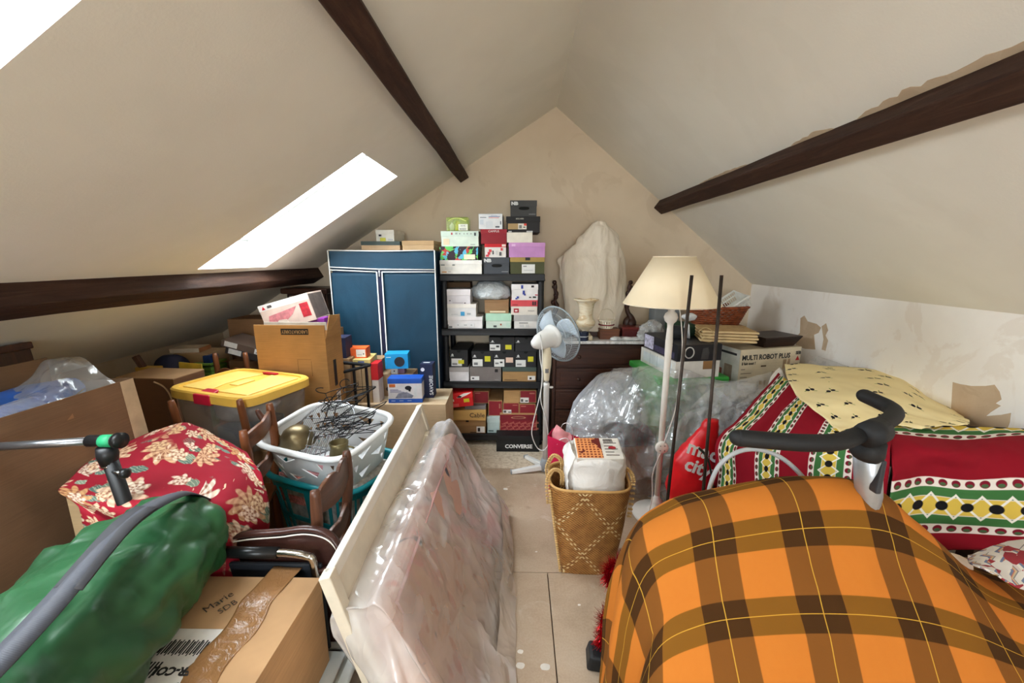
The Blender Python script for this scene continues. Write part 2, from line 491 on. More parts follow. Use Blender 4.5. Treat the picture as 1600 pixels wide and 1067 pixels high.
# sloped ceilings; the left one is pierced by roof windows
WX0, WX1 = sx(-1.665), sx(-0.765)
holes = [(2.125, 2.715), (0.27, 0.86), (-1.60, -1.01)]  # last opening is assumed, added out of view behind the camera for more daylight
cb = MB()
def slab_l(mb, s0, s1, y0, y1, n0, n1):
    vs_ = [SL(s, y, n) for n in (n0, n1) for s, y in ((s0, y0), (s1, y0), (s1, y1), (s0, y1))]
    mb.add(vs_, [(3, 2, 1, 0), (4, 5, 6, 7), (0, 1, 5, 4), (1, 2, 6, 5), (2, 3, 7, 6), (3, 0, 4, 7)])
def slab_r(mb, s0, s1, y0, y1, n0, n1):
    vs_ = [SR(s, y, n) for n in (n0, n1) for s, y in ((s0, y0), (s1, y0), (s1, y1), (s0, y1))]
    mb.add(vs_, [(3, 2, 1, 0), (4, 5, 6, 7), (0, 1, 5, 4), (1, 2, 6, 5), (2, 3, 7, 6), (3, 0, 4, 7)])
slab_l(cb, -0.05, WX0, YF, YB, -0.06, 0)
slab_l(cb, WX1, LL + 0.03, YF, YB, -0.06, 0)
ys = [YF] + [v for h in sorted(holes) for v in h] + [YB]
for i in range(0, len(ys), 2): slab_l(cb, WX0, WX1, ys[i], ys[i + 1], -0.06, 0)
struct(cb.obj('ceiling_left', M_ceil))
cr = MB(); slab_r(cr, -0.05, LR + 0.03, YF, YB, -0.06, 0)
ceil_r = struct(cr.obj('ceiling_right', M_ceil))

# roof windows: white reveal, frame, pane
M_white = mt((226, 228, 226), 0.5, var=0.02)
ng = NM('window_glass'); t_ = ng.t; t_.nodes.remove(ng.b)
tr_ = t_.nodes.new('ShaderNodeBsdfTransparent'); gl_ = t_.nodes.new('ShaderNodeBsdfGlossy'); gl_.inputs['Roughness'].default_value = 0.02
mx_ = t_.nodes.new('ShaderNodeMixShader'); mx_.inputs[0].default_value = 0.06
t_.links.new(tr_.outputs[0], mx_.inputs[1]); t_.links.new(gl_.outputs[0], mx_.inputs[2]); t_.links.new(mx_.outputs[0], ng.out.inputs[0])
M_glass = ng.mat
for k, (h0, h1) in enumerate(holes):
    w = bpy.data.objects.new('window_%d' % (k + 1), None)
    C.objects.link(w); w['kind'] = 'structure'; w['label'] = 'white framed roof window letting in bright daylight'
    rv = MB(); D_ = -0.24; th = 0.02
    slab_l(rv, WX0 - th, WX0, h0 - th, h1 + th, D_, -0.06); slab_l(rv, WX1, WX1 + th, h0 - th, h1 + th, D_, -0.06)
    slab_l(rv, WX0, WX1, h0 - th, h0, D_, -0.06); slab_l(rv, WX0, WX1, h1, h1 + th, D_, -0.06)
    rv.obj('reveal', M_white, w)
    fm = MB(); fw = 0.035
    slab_l(fm, WX0, WX0 + fw, h0, h1, D_, D_ + 0.04); slab_l(fm, WX1 - fw, WX1, h0, h1, D_, D_ + 0.04)
    slab_l(fm, WX0 + fw, WX1 - fw, h0, h0 + fw, D_, D_ + 0.04); slab_l(fm, WX0 + fw, WX1 - fw, h1 - fw, h1, D_, D_ + 0.04)
    fm.obj('window_frame', M_white, w, bevel=0.003)
    gp = MB(); slab_l(gp, WX0 + fw - .004, WX1 - fw + .004, h0 + fw - .004, h1 - fw + .004, D_ + 0.014, D_ + 0.018)
    gp.obj('pane', M_glass, w)
    # daylight portal: only tells the renderer where the sky comes in
    la = bpy.data.lights.new('daylight_portal', 'AREA'); la.shape = 'RECTANGLE'
    la.size = (WX1 - WX0); la.size_y = (h1 - h0)
    la.cycles.is_portal = True
    lo = bpy.data.objects.new('daylight_portal', la); C.objects.link(lo)
    c = SL((WX0 + WX1) / 2, (h0 + h1) / 2, D_ - 0.01)
    zax = -Vector((math.sin(aL), 0, -math.cos(aL)))
    xax = Vector((math.cos(aL), 0, math.sin(aL))); yax = zax.cross(xax)
    mw = Matrix((xax, yax, zax)).transposed().to_4x4(); mw.translation = c
    lo.matrix_world = mw

# unseen gable window, added to throw frontal fill light on the back wall
w = bpy.data.objects.new('window_4', None); C.objects.link(w); w['kind'] = 'structure'; w['label'] = 'white framed gable window added unseen behind the viewer for fill light'
fm = MB()
for a, b, c, d in ((gx0, gx1, gz0, gz0 + .05), (gx0, gx1, gz1 - .05, gz1), (gx0, gx0 + .05, gz0 + .05, gz1 - .05), (gx1 - .05, gx1, gz0 + .05, gz1 - .05), (-.025, .025, gz0 + .05, gz1 - .05)): fm.box(a, b, YF - .09, YF - .04, c, d)
fm.obj('window_frame', M_white, w, bevel=.003)
for a, b in ((gx0 + .045, -.02), (.02, gx1 - .045)): MB().box(a, b, YF - .068, YF - .062, gz0 + .045, gz1 - .045).obj('pane', M_glass, w)
la = bpy.data.lights.new('daylight_portal', 'AREA'); la.shape = 'RECTANGLE'; la.size = gx1 - gx0; la.size_y = gz1 - gz0; la.cycles.is_portal = True
lo = bpy.data.objects.new('daylight_portal', la); C.objects.link(lo); lo.location = ((gx0 + gx1) / 2, YF - .13, (gz0 + gz1) / 2); lo.rotation_euler = (PI / 2, 0, 0)

# roof beams
nb = NM('old_beam'); o = nb.coord('Object')
qq = nb.noise(nb.scale(o, (16, 1.4, 16)), 2.2, 6, 0.65, 0.9)
nb.bump(qq * 0.8 + nb.noise(o, 40, 3) * 0.2, 0.5, 0.012)
M_beam = nb.done(nb.ramp(qq, [(0.25, (38, 24, 18)), (0.55, (62, 40, 30)), (0.8, (84, 60, 46))]), 0.75, 0, 0.25)
def beam(slopef, s0, s1, n1, label, wob=0.006, y1=YB):
    R = []
    ny = 48
    for i in range(ny + 1):
        y = YF + (y1 - YF) * i / ny
        w = [noise.noise(Vector((y * 1.3 + k * 7.7, s0, k))) * wob + noise.noise(Vector((y * 5 + k * 3.7, s0, k))) * wob * 0.4 for k in range(4)]
        R.append([slopef(s0 + w[0], y, -0.01), slopef(s0 + w[0] + .004, y, n1 + w[1]), slopef(s1 + w[2] - .004, y, n1 + w[3]), slopef(s1 + w[2], y, -0.01)])
    b = MB(); vs_ = [p for r in R for p in r]; fs_ = []
    for i in range(ny):
        for j in range(4):
            fs_.append((i * 4 + j, i * 4 + (j + 1) % 4, (i + 1) * 4 + (j + 1) % 4, (i + 1) * 4 + j))
    fs_ += [(0, 1, 2, 3), (ny * 4 + 3, ny * 4 + 2, ny * 4 + 1, ny * 4)]
    o = struct(b.add(vs_, fs_).obj('roof_beam', M_beam, bevel=0.006)); o['label'] = label
    return o
beam(SL, sx(-1.80), sx(-1.70), 0.085, 'low dark wooden purlin running under the roof window')
beam(SL, sx(-0.52), sx(-0.44), 0.075, 'dark wooden purlin near the ridge on the window side')
beam(SR, (XR - 1.205) / math.cos(aR), (XR - 1.135) / math.cos(aR), 0.07, 'dark wooden purlin on the slope without windows')
# crumbled plaster along the upper edge of the right beam
sb0 = (XR - 1.135) / math.cos(aR)
for (ya, yb, hmax) in ((0.9, 1.52, 0.035), (1.62, 1.86, 0.02), (2.2, 2.75, 0.012)):
    k = 26; up = []; rnd = random.Random(int(ya * 100))
    for i in range(k + 1):
        y = ya + (yb - ya) * i / k; e = max(0.0, math.sin(PI * i / k)) ** 0.5
        up.append((y, sb0 + e * hmax * (0.55 + 0.9 * abs(noise.noise(Vector((y * 14, ya, 0)))))))
    vs_ = [SR(sb0 - 0.01, y, 0.0014) for y, s in up] + [SR(s, y, 0.0014) for y, s in up]
    fs_ = [(i, i + 1, k + 2 + i, k + 1 + i) for i in range(k)]
    MB().add(vs_, fs_).obj('crumbled_plaster', M_bare, ceil_r, solid=0.002)
# ================================================================== BACK WALL: WARDROBE
def loftmb(rings, n=28, wr=0.0, ws=8.0, seed=0, pw=2.0, cap=True, zs=1.0):
    """rings: (cx, cy, z, rx, ry[, rot]) stacked into one closed lumpy body"""
    vs_ = []; fs_ = []
    for r in rings:
        cx, cy, z, rx, ry = r[:5]; a0 = r[5] if len(r) > 5 else 0
        for j in range(n):
            th = 2 * PI * j / n; c, s = math.cos(th), math.sin(th)
            x = rx * math.copysign(abs(c) ** (2 / pw), c); y = ry * math.copysign(abs(s) ** (2 / pw), s)
            X = cx + x * math.cos(a0) - y * math.sin(a0); Y = cy + x * math.sin(a0) + y * math.cos(a0)
            q = Vector((X, Y, z * zs)) * ws + Vector((seed * 5.3, seed, 0))
            d = 1 + (noise.noise(q) + (abs(noise.noise(q * 2.1)) - .25) * .8) * wr / max(rx, ry, 1e-3)
            vs_.append((cx + (X - cx) * d, cy + (Y - cy) * d, z + noise.noise(q + Vector((9, 9, 9))) * wr * 0.4))
    k = len(rings)
    for i in range(k - 1):
        for j in range(n):
            j2 = (j + 1) % n
            fs_.append((i * n + j, i * n + j2, (i + 1) * n + j2, (i + 1) * n + j))
    if cap: fs_ += [tuple(range(n - 1, -1, -1)), tuple((k - 1) * n + j for j in range(n))]
    return MB().add(vs_, fs_)
def densify(rings, n=4):
    return [tuple(v) for v in catmull([Vector(r) for r in rings], n)] if len(rings[0]) <= 4 else \
        [tuple(c) for c in zip(*[catmull([r[i] for r in rings], n) for i in range(len(rings[0]))])]

YW = 2.97
wx0, wx1 = xy(516, YW, 420), xy(680, YW, 420)
wz1 = zy(391, YW); wzv = zy(420, YW); WW = wx1 - wx0
def tealmat():
    n = NM('teal_nylon'); o = n.coord('Object')
    q = n.noise(n.scale(o, (1, 1, 0.5)), 3.2, 4, 0.5, 1.0)
    n.bump(q * 0.8 + n.noise(o, 260, 1) * 0.08, 0.35, 0.03)
    return n.done(n.ramp(q, [(0.3, (6, 44, 64)), (0.7, (10, 58, 80))]), 0.62, 0, 0.35)
M_teal = tealmat(); M_tealD = mt((12, 44, 70), 0.7, var=0.1); M_pipe = mt((232, 232, 228), 0.6, var=0.02)
wd = thing('fabric_wardrobe', 'teal blue fabric wardrobe with white piping beside the black shelf', 'wardrobe', ((wx0 + wx1) / 2, YW, 0))
MB().box(-WW / 2 + .004, WW / 2 - .004, 0.012, 0.45, 0.03, wz1 - 0.004).obj('side_cover', M_tealD, wd, bevel=0.01)
def wpanel(name, x0, x1, z0, z1, seed):
    ctrl = [[(x0 + (x1 - x0) * i / 4, 0.006 - 0.004 * math.sin(PI * i / 4), z1 + (z0 - z1) * j / 4) for i in range(5)] for j in range(5)]
    return cloth(name, ctrl, M_teal, wd, n=10, wr=0.007, wscale=5, seed=seed, solid=0.003, stretch=(1, 1, .6))
wpanel('top_valance', -WW / 2, WW / 2, wzv, wz1, 3)
cxz = xy(598, YW, 500) - (wx0 + wx1) / 2
wpanel('door_panel', -WW / 2, cxz - 0.018, 0.05, wzv - 0.03, 1)
wpanel('door_panel', cxz + 0.018, WW / 2, 0.05, wzv - 0.03, 2)
zp = wzv
def pipe(pts): MB().tube(pts, 0.0045, 6).obj('piping', M_pipe, wd, smooth=True)
pipe([(-WW / 2, -.004, wz1), (0, -.007, wz1 - .006), (WW / 2, -.004, wz1)])
pipe([(-WW / 2, -.004, 0.05), (-WW / 2 - .004, -.004, wzv), (-WW / 2 - 0.006, -.004, wz1)])
pipe([(WW / 2, -.004, 0.05), (WW / 2, -.004, wzv), (WW / 2, -.004, wz1)])
pipe([(-WW / 2, -.006, zp + .012), (cxz, -.009, zp - .003), (WW / 2, -.006, zp - .006)])
pipe([(-WW / 2, -.006, zp - .008), (cxz - .02, -.009, zp - .022)])
pipe([(cxz + .02, -.009, zp - .022), (WW / 2, -.006, zp - .022)])
pipe([(cxz - .019, -.007, 0.05), (cxz - .019, -.008, zp - .022)])
pipe([(cxz + .019, -.007, 0.05), (cxz + .019, -.008, zp - .022)])
MB().box(cxz - .016, cxz + .016, -.004, .004, 0.05, zp).obj('zip_tape', mt((18, 22, 52), 0.7), wd)
zpull = MB().box(cxz - .006, cxz + .006, -.014, -.004, zp - .03, zp - .012).obj('zip_slider', mt((200, 204, 206), 0.35, 0.8), wd, bevel=.002)
MB().box(cxz - .004, cxz + .004, -.013, -.009, zp - .055, zp - .028).obj('pull_tab', mt((200, 204, 206), 0.35, 0.8), zpull, bevel=.001)
for sx_ in (-1, 1):
    for yy in (0.03, 0.42): MB().box(sx_ * (WW / 2 - .03) - .012, sx_ * (WW / 2 - .03) + .012, yy - .012, yy + .012, 0, 0.035).obj('foot', mt((30, 30, 32), 0.5), wd)

def pbox(name, label, px0, px1, py0, py1, y, d, z0=None, **kw):
    """carton from its front face in the photo at depth y"""
    pm = (py0 + py1) / 2
    x0, x1 = xy(px0, y, pm), xy(px1, y, pm)
    zb = zy(py1, y, (px0 + px1) / 2) if z0 is None else z0
    zt = zy(py0, y, (px0 + px1) / 2)
    return carton(name, label, x1 - x0, d, zt - zb, ((x0 + x1) / 2, y, zb), **kw), zt

# boxes on top of the wardrobe
TAN = (178, 146, 110); LTAN = (204, 172, 132)
_, za = pbox('storage_box', 'tan storage box with dark green lid on the wardrobe', 564, 625, 377, 392, 3.10, 0.30, wz1, col=(196, 160, 122), lid=(62, 74, 70), lidh=0.42)
pbox('archive_box', 'plain cardboard box with lid standing on the wardrobe', 628, 678, 376, 392, 3.10, 0.30, wz1, col=LTAN, lid=(196, 160, 118), lidh=0.45, m=card((200, 166, 124)), mlid=card((190, 156, 114)))
pbox('shoe_box', 'small white shoe box with black dot on the dark lid', 587, 616, 359, 377, 3.12, 0.26, za, col=(226, 222, 210), lid=(230, 226, 214), lidh=0.34, rz=-0.03,
     deco=[(.22, .02, .52, .32, (196, 190, 60)), (.66, .08, .92, .22, (190, 190, 190)), (.16, .44, .30, .60, (24, 20, 40))])
MB()
# ================================================================== BLACK SHELF
YS = 3.07
sx0, sx1 = xy(690, YS, 520), xy(850, YS, 520)
z_s = [zy(679, YS), zy(597, YS), zy(514, YS), zy(428, YS)]
M_blk = mt((22, 22, 24), 0.5, var=0.15, bump=0.15)
sh = thing('plastic_shelf', 'black plastic four tier shelf filled with shoe boxes', 'shelf', ((sx0 + sx1) / 2, YS, 0))
SW = sx1 - sx0
for k, z in enumerate(z_s):
    b = MB().box(-SW / 2, SW / 2, 0, 0.40, z - 0.012, z)
    b.box(-SW / 2, SW / 2, 0, 0.012, z - 0.052, z - .012).box(-SW / 2, SW / 2, 0.388, 0.40, z - 0.052, z - .012)
    b.box(-SW / 2, -SW / 2 + .012, 0.012, 0.388, z - 0.052, z - .012).box(SW / 2 - .012, SW / 2, 0.012, 0.388, z - 0.052, z - .012)
    b.obj('shelf_board', M_blk, sh, bevel=0.004)
zz = [0.0] + z_s
for i in range(4):
    for xx in (-SW / 2 + .026, SW / 2 - .026):
        for yy in (0.028, 0.372):
            lo_ = zz[i] ; hi_ = zz[i + 1] - 0.05
            MB().lathe([(0.023, lo_), (0.025, lo_ + .01), (0.022, lo_ + .03), (0.022, hi_ - .03), (0.025, hi_)], 12, T(xx, yy, 0)).obj('post', M_blk, sh, smooth=True)

Yb = 3.085
WHT = (232, 230, 224); DRED = (128, 22, 34)
NB = 'shoe box'
G1 = 'boxes on top of the black shelf'
# --- top: left column
z = z_s[3]
_, z = pbox('shoe_box', 'long white shoe box directly on the shelf top, under the colourful box', 687, 753, 406.5, 430, 3.07, 0.32, z, col=(230, 226, 216), lid=(236, 232, 224), lidh=.3, group=G1,
     deco=[(.03, .62, .12, .68, (60, 90, 90)), (.3, .62, .36, .68, (60, 90, 90)), (.05, .1, .16, .18, (210, 150, 80)), (.2, .12, .26, .2, (190, 190, 185)), (.12, .3, .3, .5, (214, 212, 204))])
def jungle():
    n = NM('jungle_print'); o = n.coord('Object')
    q = n.noise(o, 14, 2, 0.5, 1.5)
    v = n.vor(n.comb(*[c + (q - .5) * .09 for c in n.sep(o)]), 24, out='Color')
    r = n.sep(v)[0]
    nn = n.ramp(r, [(0.0, (96, 190, 90)), (0.22, (96, 190, 90)), (0.24, (40, 16, 30)), (0.5, (52, 18, 30)), (0.52, (90, 180, 210)), (0.66, (96, 186, 204)), (0.68, (190, 60, 50)), (0.84, (214, 120, 160)), (0.86, (24, 20, 26)), (1.0, (120, 200, 100))])
    for l in n.t.nodes:
        if l.type == 'VALTORGB': l.color_ramp.interpolation = 'CONSTANT'
    return n.done(nn, 0.5)
MJ = jungle()
_, z = pbox('shoe_box', 'shoe box printed with a colourful jungle pattern', 687, 747, 385, 406.5, Yb, 0.31, z, col=WHT, lid=WHT, lidh=.3, m=MJ, mlid=MJ, group=G1, deco=[(.63, .06, .92, .42, (236, 224, 196))])
_, z = pbox('shoe_box', 'pale mint shoe box with small icons along its lid', 689, 748, 361, 385, Yb, 0.31, z, col=(212, 224, 208), lid=(204, 220, 206), lidh=.34, group=G1,
     deco=[(.06, .1, .22, .5, (224, 206, 170)), (.27, .76, .31, .9, (180, 60, 70)), (.88, .7, .93, .9, (60, 66, 70)), (.38, .78, .44, .9, (150, 160, 150)), (.48, .78, .52, .88, (150, 160, 150)), (.6, .78, .63, .88, (160, 170, 160)), (.68, .78, .72, .88, (160, 170, 160)), (.78, .78, .82, .88, (160, 170, 160)), (.78, .1, .9, .16, (170, 180, 170))])
# clear green cosmetics case
cx_ = (xy(697, Yb, 350) + xy(732, Yb, 350)) / 2; cw = xy(732, Yb, 350) - xy(697, Yb, 350); ch = zy(339, Yb) - z
gc = thing('cosmetics_case', 'clear lime green plastic case with bottles inside', 'case', (cx_, Yb, z))
MG = clear_mat('green_plastic', (170, 200, 70), 0.55, 0.2, 0.1, 6, 0.1)
MB().box(-cw / 2, cw / 2, 0, 0.12, 0, ch).obj('shell', MG, gc, bevel=0.008, seg=3)
MB().tube(smooth_path([(-cw * .4, -.003, ch * .72), (-cw * .2, -.004, ch * .88), (cw * .1, -.004, ch * .9), (cw * .4, -.003, ch * .72)]), 0.004, 8).obj('carry_handle', mt((206, 220, 130), .4), gc, smooth=True)
MB().lathe([(.02, .006), (.02, ch * .45), (.008, ch * .55), (.008, ch * .65)], 14, T(-cw * .28, .05, 0)).obj('bottle', mt((226, 228, 214), .4), gc, smooth=True)
MB().lathe([(.02, .006), (.02, ch * .55), (.012, ch * .62), (.012, ch * .75)], 14, T(-cw * .02, .05, 0)).obj('bottle', mt((214, 206, 50), .4), gc, smooth=True)
MB().box(cw * .05, cw * .46, -.0006, .0005, ch * .05, ch * .5).obj('paper_label', mt((232, 234, 220), .6), gc)
text('200 ML', ch * .12, mt((40, 40, 40), .6, bump=0), gc, T(cw * .25, -.0012, ch * .38) @ FRONT)
for i in range(9): MB().box(cw * (.1 + i * .035), cw * (.1 + i * .035 + .012 + .008 * (i % 2)), -.0011, .0002, ch * .1, ch * .2).obj('barcode_bar', mt((30, 30, 30), .6, bump=0), gc)
# --- top: middle column
z = z_s[3]
def NBox(lab, a, b, c, d_, z, col, yy=Yb):
    t, zt = pbox('shoe_box', lab, a, b, c, d_, yy, 0.30, z, col=col, lid=col, lidh=.36, group=G1)
    w = xy(b, yy, c) - xy(a, yy, c); h = zt - z
    text('NB', h * .27, mt((206, 208, 206), .5, bump=0), t, T(-w * .33, -.0016, h * .8) @ FRONT @ Matrix.Shear('XZ', 4, (0, 0)), sx=1.2, bold=.002)
    pts = []
    for k in range(16):
        th = 2 * PI * k / 16
        pts.append((w * .02 + math.copysign(abs(math.cos(th)) ** .6, math.cos(th)) * w * .2, h * .5 + math.sin(th) * h * .1))
    MB().prism(pts, -.0016, .003).obj('hand_hole', mt((10, 10, 10), .9, bump=0), t)
    MB().box(w * .2, w * .45, -.0012, .002, h * .12, h * .15).obj('printed_patch', mt((150, 152, 150), .5, bump=0), t)
    return t, zt
_, z2 = NBox('dark slate shoe box with hand hole standing directly on the shelf top', 755, 796, 402, 427, z, (66, 70, 76))
_, z2 = pbox('shoe_box', 'white shoe box with bright red lid on the slate box', 757, 791, 381, 402, Yb, .30, z2, col=(226, 222, 216), lid=(196, 26, 34), lidh=.25, group=G1,
     deco=[(.06, .04, .2, .2, (206, 60, 70)), (.14, .2, .26, .4, (206, 60, 70)), (.2, .4, .32, .6, (206, 60, 70)), (.36, .22, .42, .5, (70, 70, 72)), (.68, .12, .78, .4, (80, 80, 84)), (.8, .8, .98, .97, (226, 214, 204)), (.5, .2, .6, .5, (206, 204, 200)), (.74, .5, .84, .7, (206, 60, 70))])
t, z2 = pbox('shoe_box', 'dark red shoe box lettered CAMPUS', 751, 792, 358, 381, Yb, .30, z2, col=(138, 22, 34), lid=(146, 24, 36), lidh=.3, group=G1, texts=[('CAMPUS', .5, .85, .2, (236, 226, 220))])
pbox('medical_carton', 'white carton with fine blue print on top of the red box', 748, 785, 334, 358, Yb, .26, z2, col=(226, 228, 228), group=G1,
     deco=[(0, .94, 1, 1, (206, 210, 212)), (.06, .74, .32, .78, (70, 84, 96)), (.42, .8, .9, .84, (90, 120, 160)), (.42, .72, .86, .76, (210, 120, 110)), (.3, .08, .6, .5, (214, 218, 220)), (.05, .3, .2, .62, (206, 214, 220)), (.7, .1, .88, .2, (90, 94, 100)), (.9, .3, .95, .52, (120, 124, 130))], texts=[('LIVE MEDICAL', .65, .87, .07, (80, 110, 160))])
# --- top: right column
z = z_s[3]
_, z3 = pbox('shoe_box', 'olive green shoe box with mustard lid and white sticker', 797, 851, 402, 427, Yb, .31, z, col=(74, 76, 42), lid=(164, 136, 72), lidh=.28, group=G1, deco=[(.34, .04, .72, .58, (226, 226, 222)), (.38, .42, .48, .5, (150, 150, 150)), (.4, .2, .66, .24, (190, 190, 190)), (.44, .82, .58, .99, (24, 22, 20))])
_, z3 = pbox('shoe_box', 'shiny lilac pink shoe box between olive and white boxes', 795, 852, 379, 402, Yb, .30, z3, col=(196, 140, 196), lid=(204, 148, 200), lidh=.28, group=G1, deco=[(.08, .76, .18, .9, (226, 186, 222))])
_, z3 = pbox('shoe_box', 'plain cream shoe box under the black box', 792, 832, 363, 379, Yb, .29, z3, col=(234, 228, 212), lid=None, group=G1)
_, z3 = pbox('shoe_box', 'black shoe box with gold label and red dot', 791, 844, 338, 363, Yb + .02, .32, z3, col=(28, 26, 26), lid=(22, 20, 20), lidh=.35, group=G1, rz=0.0,
     deco=[(.05, .2, .35, .56, (176, 146, 96)), (.35, .2, .6, .56, (222, 216, 204)), (.38, .26, .46, .46, (120, 120, 116)), (.5, .3, .56, .36, (40, 40, 40)), (.52, .42, .6, .56, (220, 70, 50)), (.06, .02, .16, .1, (206, 206, 204)), (.6, .02, .78, .1, (206, 206, 204))], texts=[('SKECHERS', .4, .85, .11, (214, 208, 190))])
NBox('topmost charcoal shoe box with hand hole on the tallest stack', 797, 839, 313, 338, z3, (62, 62, 60), Yb + .02)

# --- second tier
G2 = 'boxes on the upper inside tier of the shelf'
z = z_s[2]
_, q = pbox('shoe_box', 'wide white shoe box at the bottom of the left white stack', 696, 754, 495, 516, 3.09, .20, z, col=(226, 222, 220), lid=(232, 226, 224), lidh=.3, group=G2,
     deco=[(.06, .04, .18, .2, (120, 120, 120)), (.24, .1, .78, .42, (206, 206, 206)), (.245, .12, .775, .40, (228, 226, 224)), (.06, .24, .09, .32, (60, 60, 60)), (.32, .26, .36, .32, (140, 140, 140)), (.5, .26, .58, .32, (140, 140, 140)), (.68, .26, .72, .32, (140, 140, 140))])
_, q = pbox('shoe_box', 'white shoe box with a small blue square', 696, 744, 475, 495, 3.09, .20, q, col=(226, 224, 222), lid=(236, 230, 220), lidh=.3, group=G2, deco=[(.49, .08, .62, .4, (70, 160, 206)), (.18, .16, .4, .22, (200, 200, 200)), (.7, .16, .82, .3, (170, 174, 176))])
pbox('shoe_box', 'white shoe box with wavy line, topmost of the left white stack', 697, 735, 452, 475, 3.09, .20, q, col=(222, 216, 218), lid=(228, 222, 222), lidh=.42, group=G2, deco=[(.12, .2, .18, .26, (60, 50, 60)), (.25, .07, .7, .1, (176, 160, 166)), (.74, .04, .8, .1, (80, 60, 64))])
_, q = pbox('shoe_box', 'mint green shoe box under the brown box', 759, 799, 490, 514, 3.10, .30, z, col=(206, 220, 206), lid=(176, 216, 190), lidh=.5, group=G2, deco=[(.3, .07, .42, .2, (70, 80, 76)), (.56, .2, .62, .32, (160, 90, 60)), (.8, .1, .95, .4, (190, 214, 196))])
_, q2 = pbox('shoe_box', 'brown cardboard shoe box under the white plastic bag', 757, 795, 469, 490, 3.12, .30, q, col=TAN, lid=(150, 116, 82), lidh=.2, m=card((156, 122, 88)), mlid=card((148, 114, 80)), group=G2, deco=[(.22, .06, .86, .18, (226, 208, 176))])
_, q = pbox('shoe_box', 'white shoe box with grey lid at the bottom of the right stack', 803, 843, 492, 514, 3.09, .30, z, col=(226, 222, 216), lid=(176, 174, 172), lidh=.46, group=G2, deco=[(.2, .38, .55, .44, (120, 120, 118)), (.22, .1, .4, .3, (206, 204, 200)), (.46, .1, .6, .3, (206, 204, 200))])
_, q = pbox('shoe_box', 'white shoe box with coral red lid', 798, 840, 469, 492, 3.09, .30, q, col=(224, 216, 204), lid=(206, 72, 78), lidh=.42, group=G2, deco=[(.11, .16, .3, .44, (170, 30, 46)), (.16, .24, .25, .34, (236, 226, 220)), (.06, .66, .26, .72, (150, 40, 46)), (.8, .66, .86, .92, (40, 20, 24)), (.88, .66, .94, .92, (40, 20, 24)), (.64, .26, .88, .32, (176, 170, 164))])
pbox('shoe_box', 'white shoe box with blue and black brush marks', 799, 841, 444, 469, 3.09, .30, q, col=(228, 224, 222), lid=(232, 228, 226), lidh=.34, group=G2, deco=[(.36, .72, .44, .94, (40, 60, 150)), (.42, .36, .5, .6, (40, 60, 150)), (.47, .3, .53, .4, (40, 60, 150)), (.15, .06, .22, .14, (40, 60, 150)), (.2, .12, .28, .24, (40, 60, 150)), (.74, .8, .84, .92, (30, 26, 30)), (.88, .3, .98, .36, (190, 40, 70)), (.66, .14, .74, .22, (60, 60, 62)), (.8, .14, .92, .24, (40, 40, 42))])
pbox('shoe_box', 'flat dark brown carton at the back behind the white stack', 693, 735, 441, 454, 3.30, .13, z, col=(110, 84, 60), m=card((116, 88, 62)), group=G2)
# plastic bag on the brown box
bx0, bx1 = xy(734, 3.12, 455), xy(798, 3.12, 455); bcx = (bx0 + bx1) / 2; bw = (bx1 - bx0) / 2
nw = NM('white_bag_film'); o = nw.coord('Object'); qn = nw.noise(o, 22, 5, .6, 1.4)
nw.bump(qn, .9, .02)
M_bagw = nw.done(nw.ramp(qn, [(.3, (200, 210, 214)), (.7, (232, 238, 240))]), .32, 0, .6)
bh = zy(439, 3.12) - q2
rings = densify([(bcx, 3.26, q2 + .002, bw * .78, .1), (bcx, 3.26, q2 + bh * .2, bw*.96, .12), (bcx - .01, 3.26, q2 + bh * .6, bw * .9, .11), (bcx - .01, 3.26, q2 + bh * .9, bw * .6, .08), (bcx, 3.26, q2 + bh, bw * .2, .03)])
tag(loftmb(rings, 36, .02, 18, 2).obj('plastic_bag', M_bagw, smooth=True), 'crumpled white plastic bag stuffed above the brown shoe box', 'bag')

# --- third tier: black boxes
G3 = 'black shoe boxes on the third tier'
z = z_s[1]
_, la = pbox('shoe_box', 'white shoe box with grey lid under the black boxes', 698, 733, 574, 597, 3.09, .31, z, col=(224, 220, 222), lid=(166, 160, 158), lidh=.32)
pbox('shoe_box', 'flat grey shoe box with black dot on the third tier', 734, 783, 574, 597, 3.09, .31, z, col=(116, 108, 104), deco=[(.03, .08, .3, .36, (222, 222, 220)), (.07, .16, .14, .26, (30, 30, 30)), (.8, .66, .9, .88, (16, 14, 14)), (.8, .1, .92, .13, (150, 146, 142))])
pbox('shoe_box', 'tan shoe box with dark green lid below the black boxes', 785, 838, 574, 597, 3.09, .31, z, col=(170, 134, 90), lid=(64, 78, 72), lidh=.3, m=card((168, 132, 88)), deco=[(.75, .1, .97, .4, (226, 222, 214)), (.8, .16, .86, .3, (40, 30, 30)), (.06, .1, .44, .13, (80, 60, 40))])
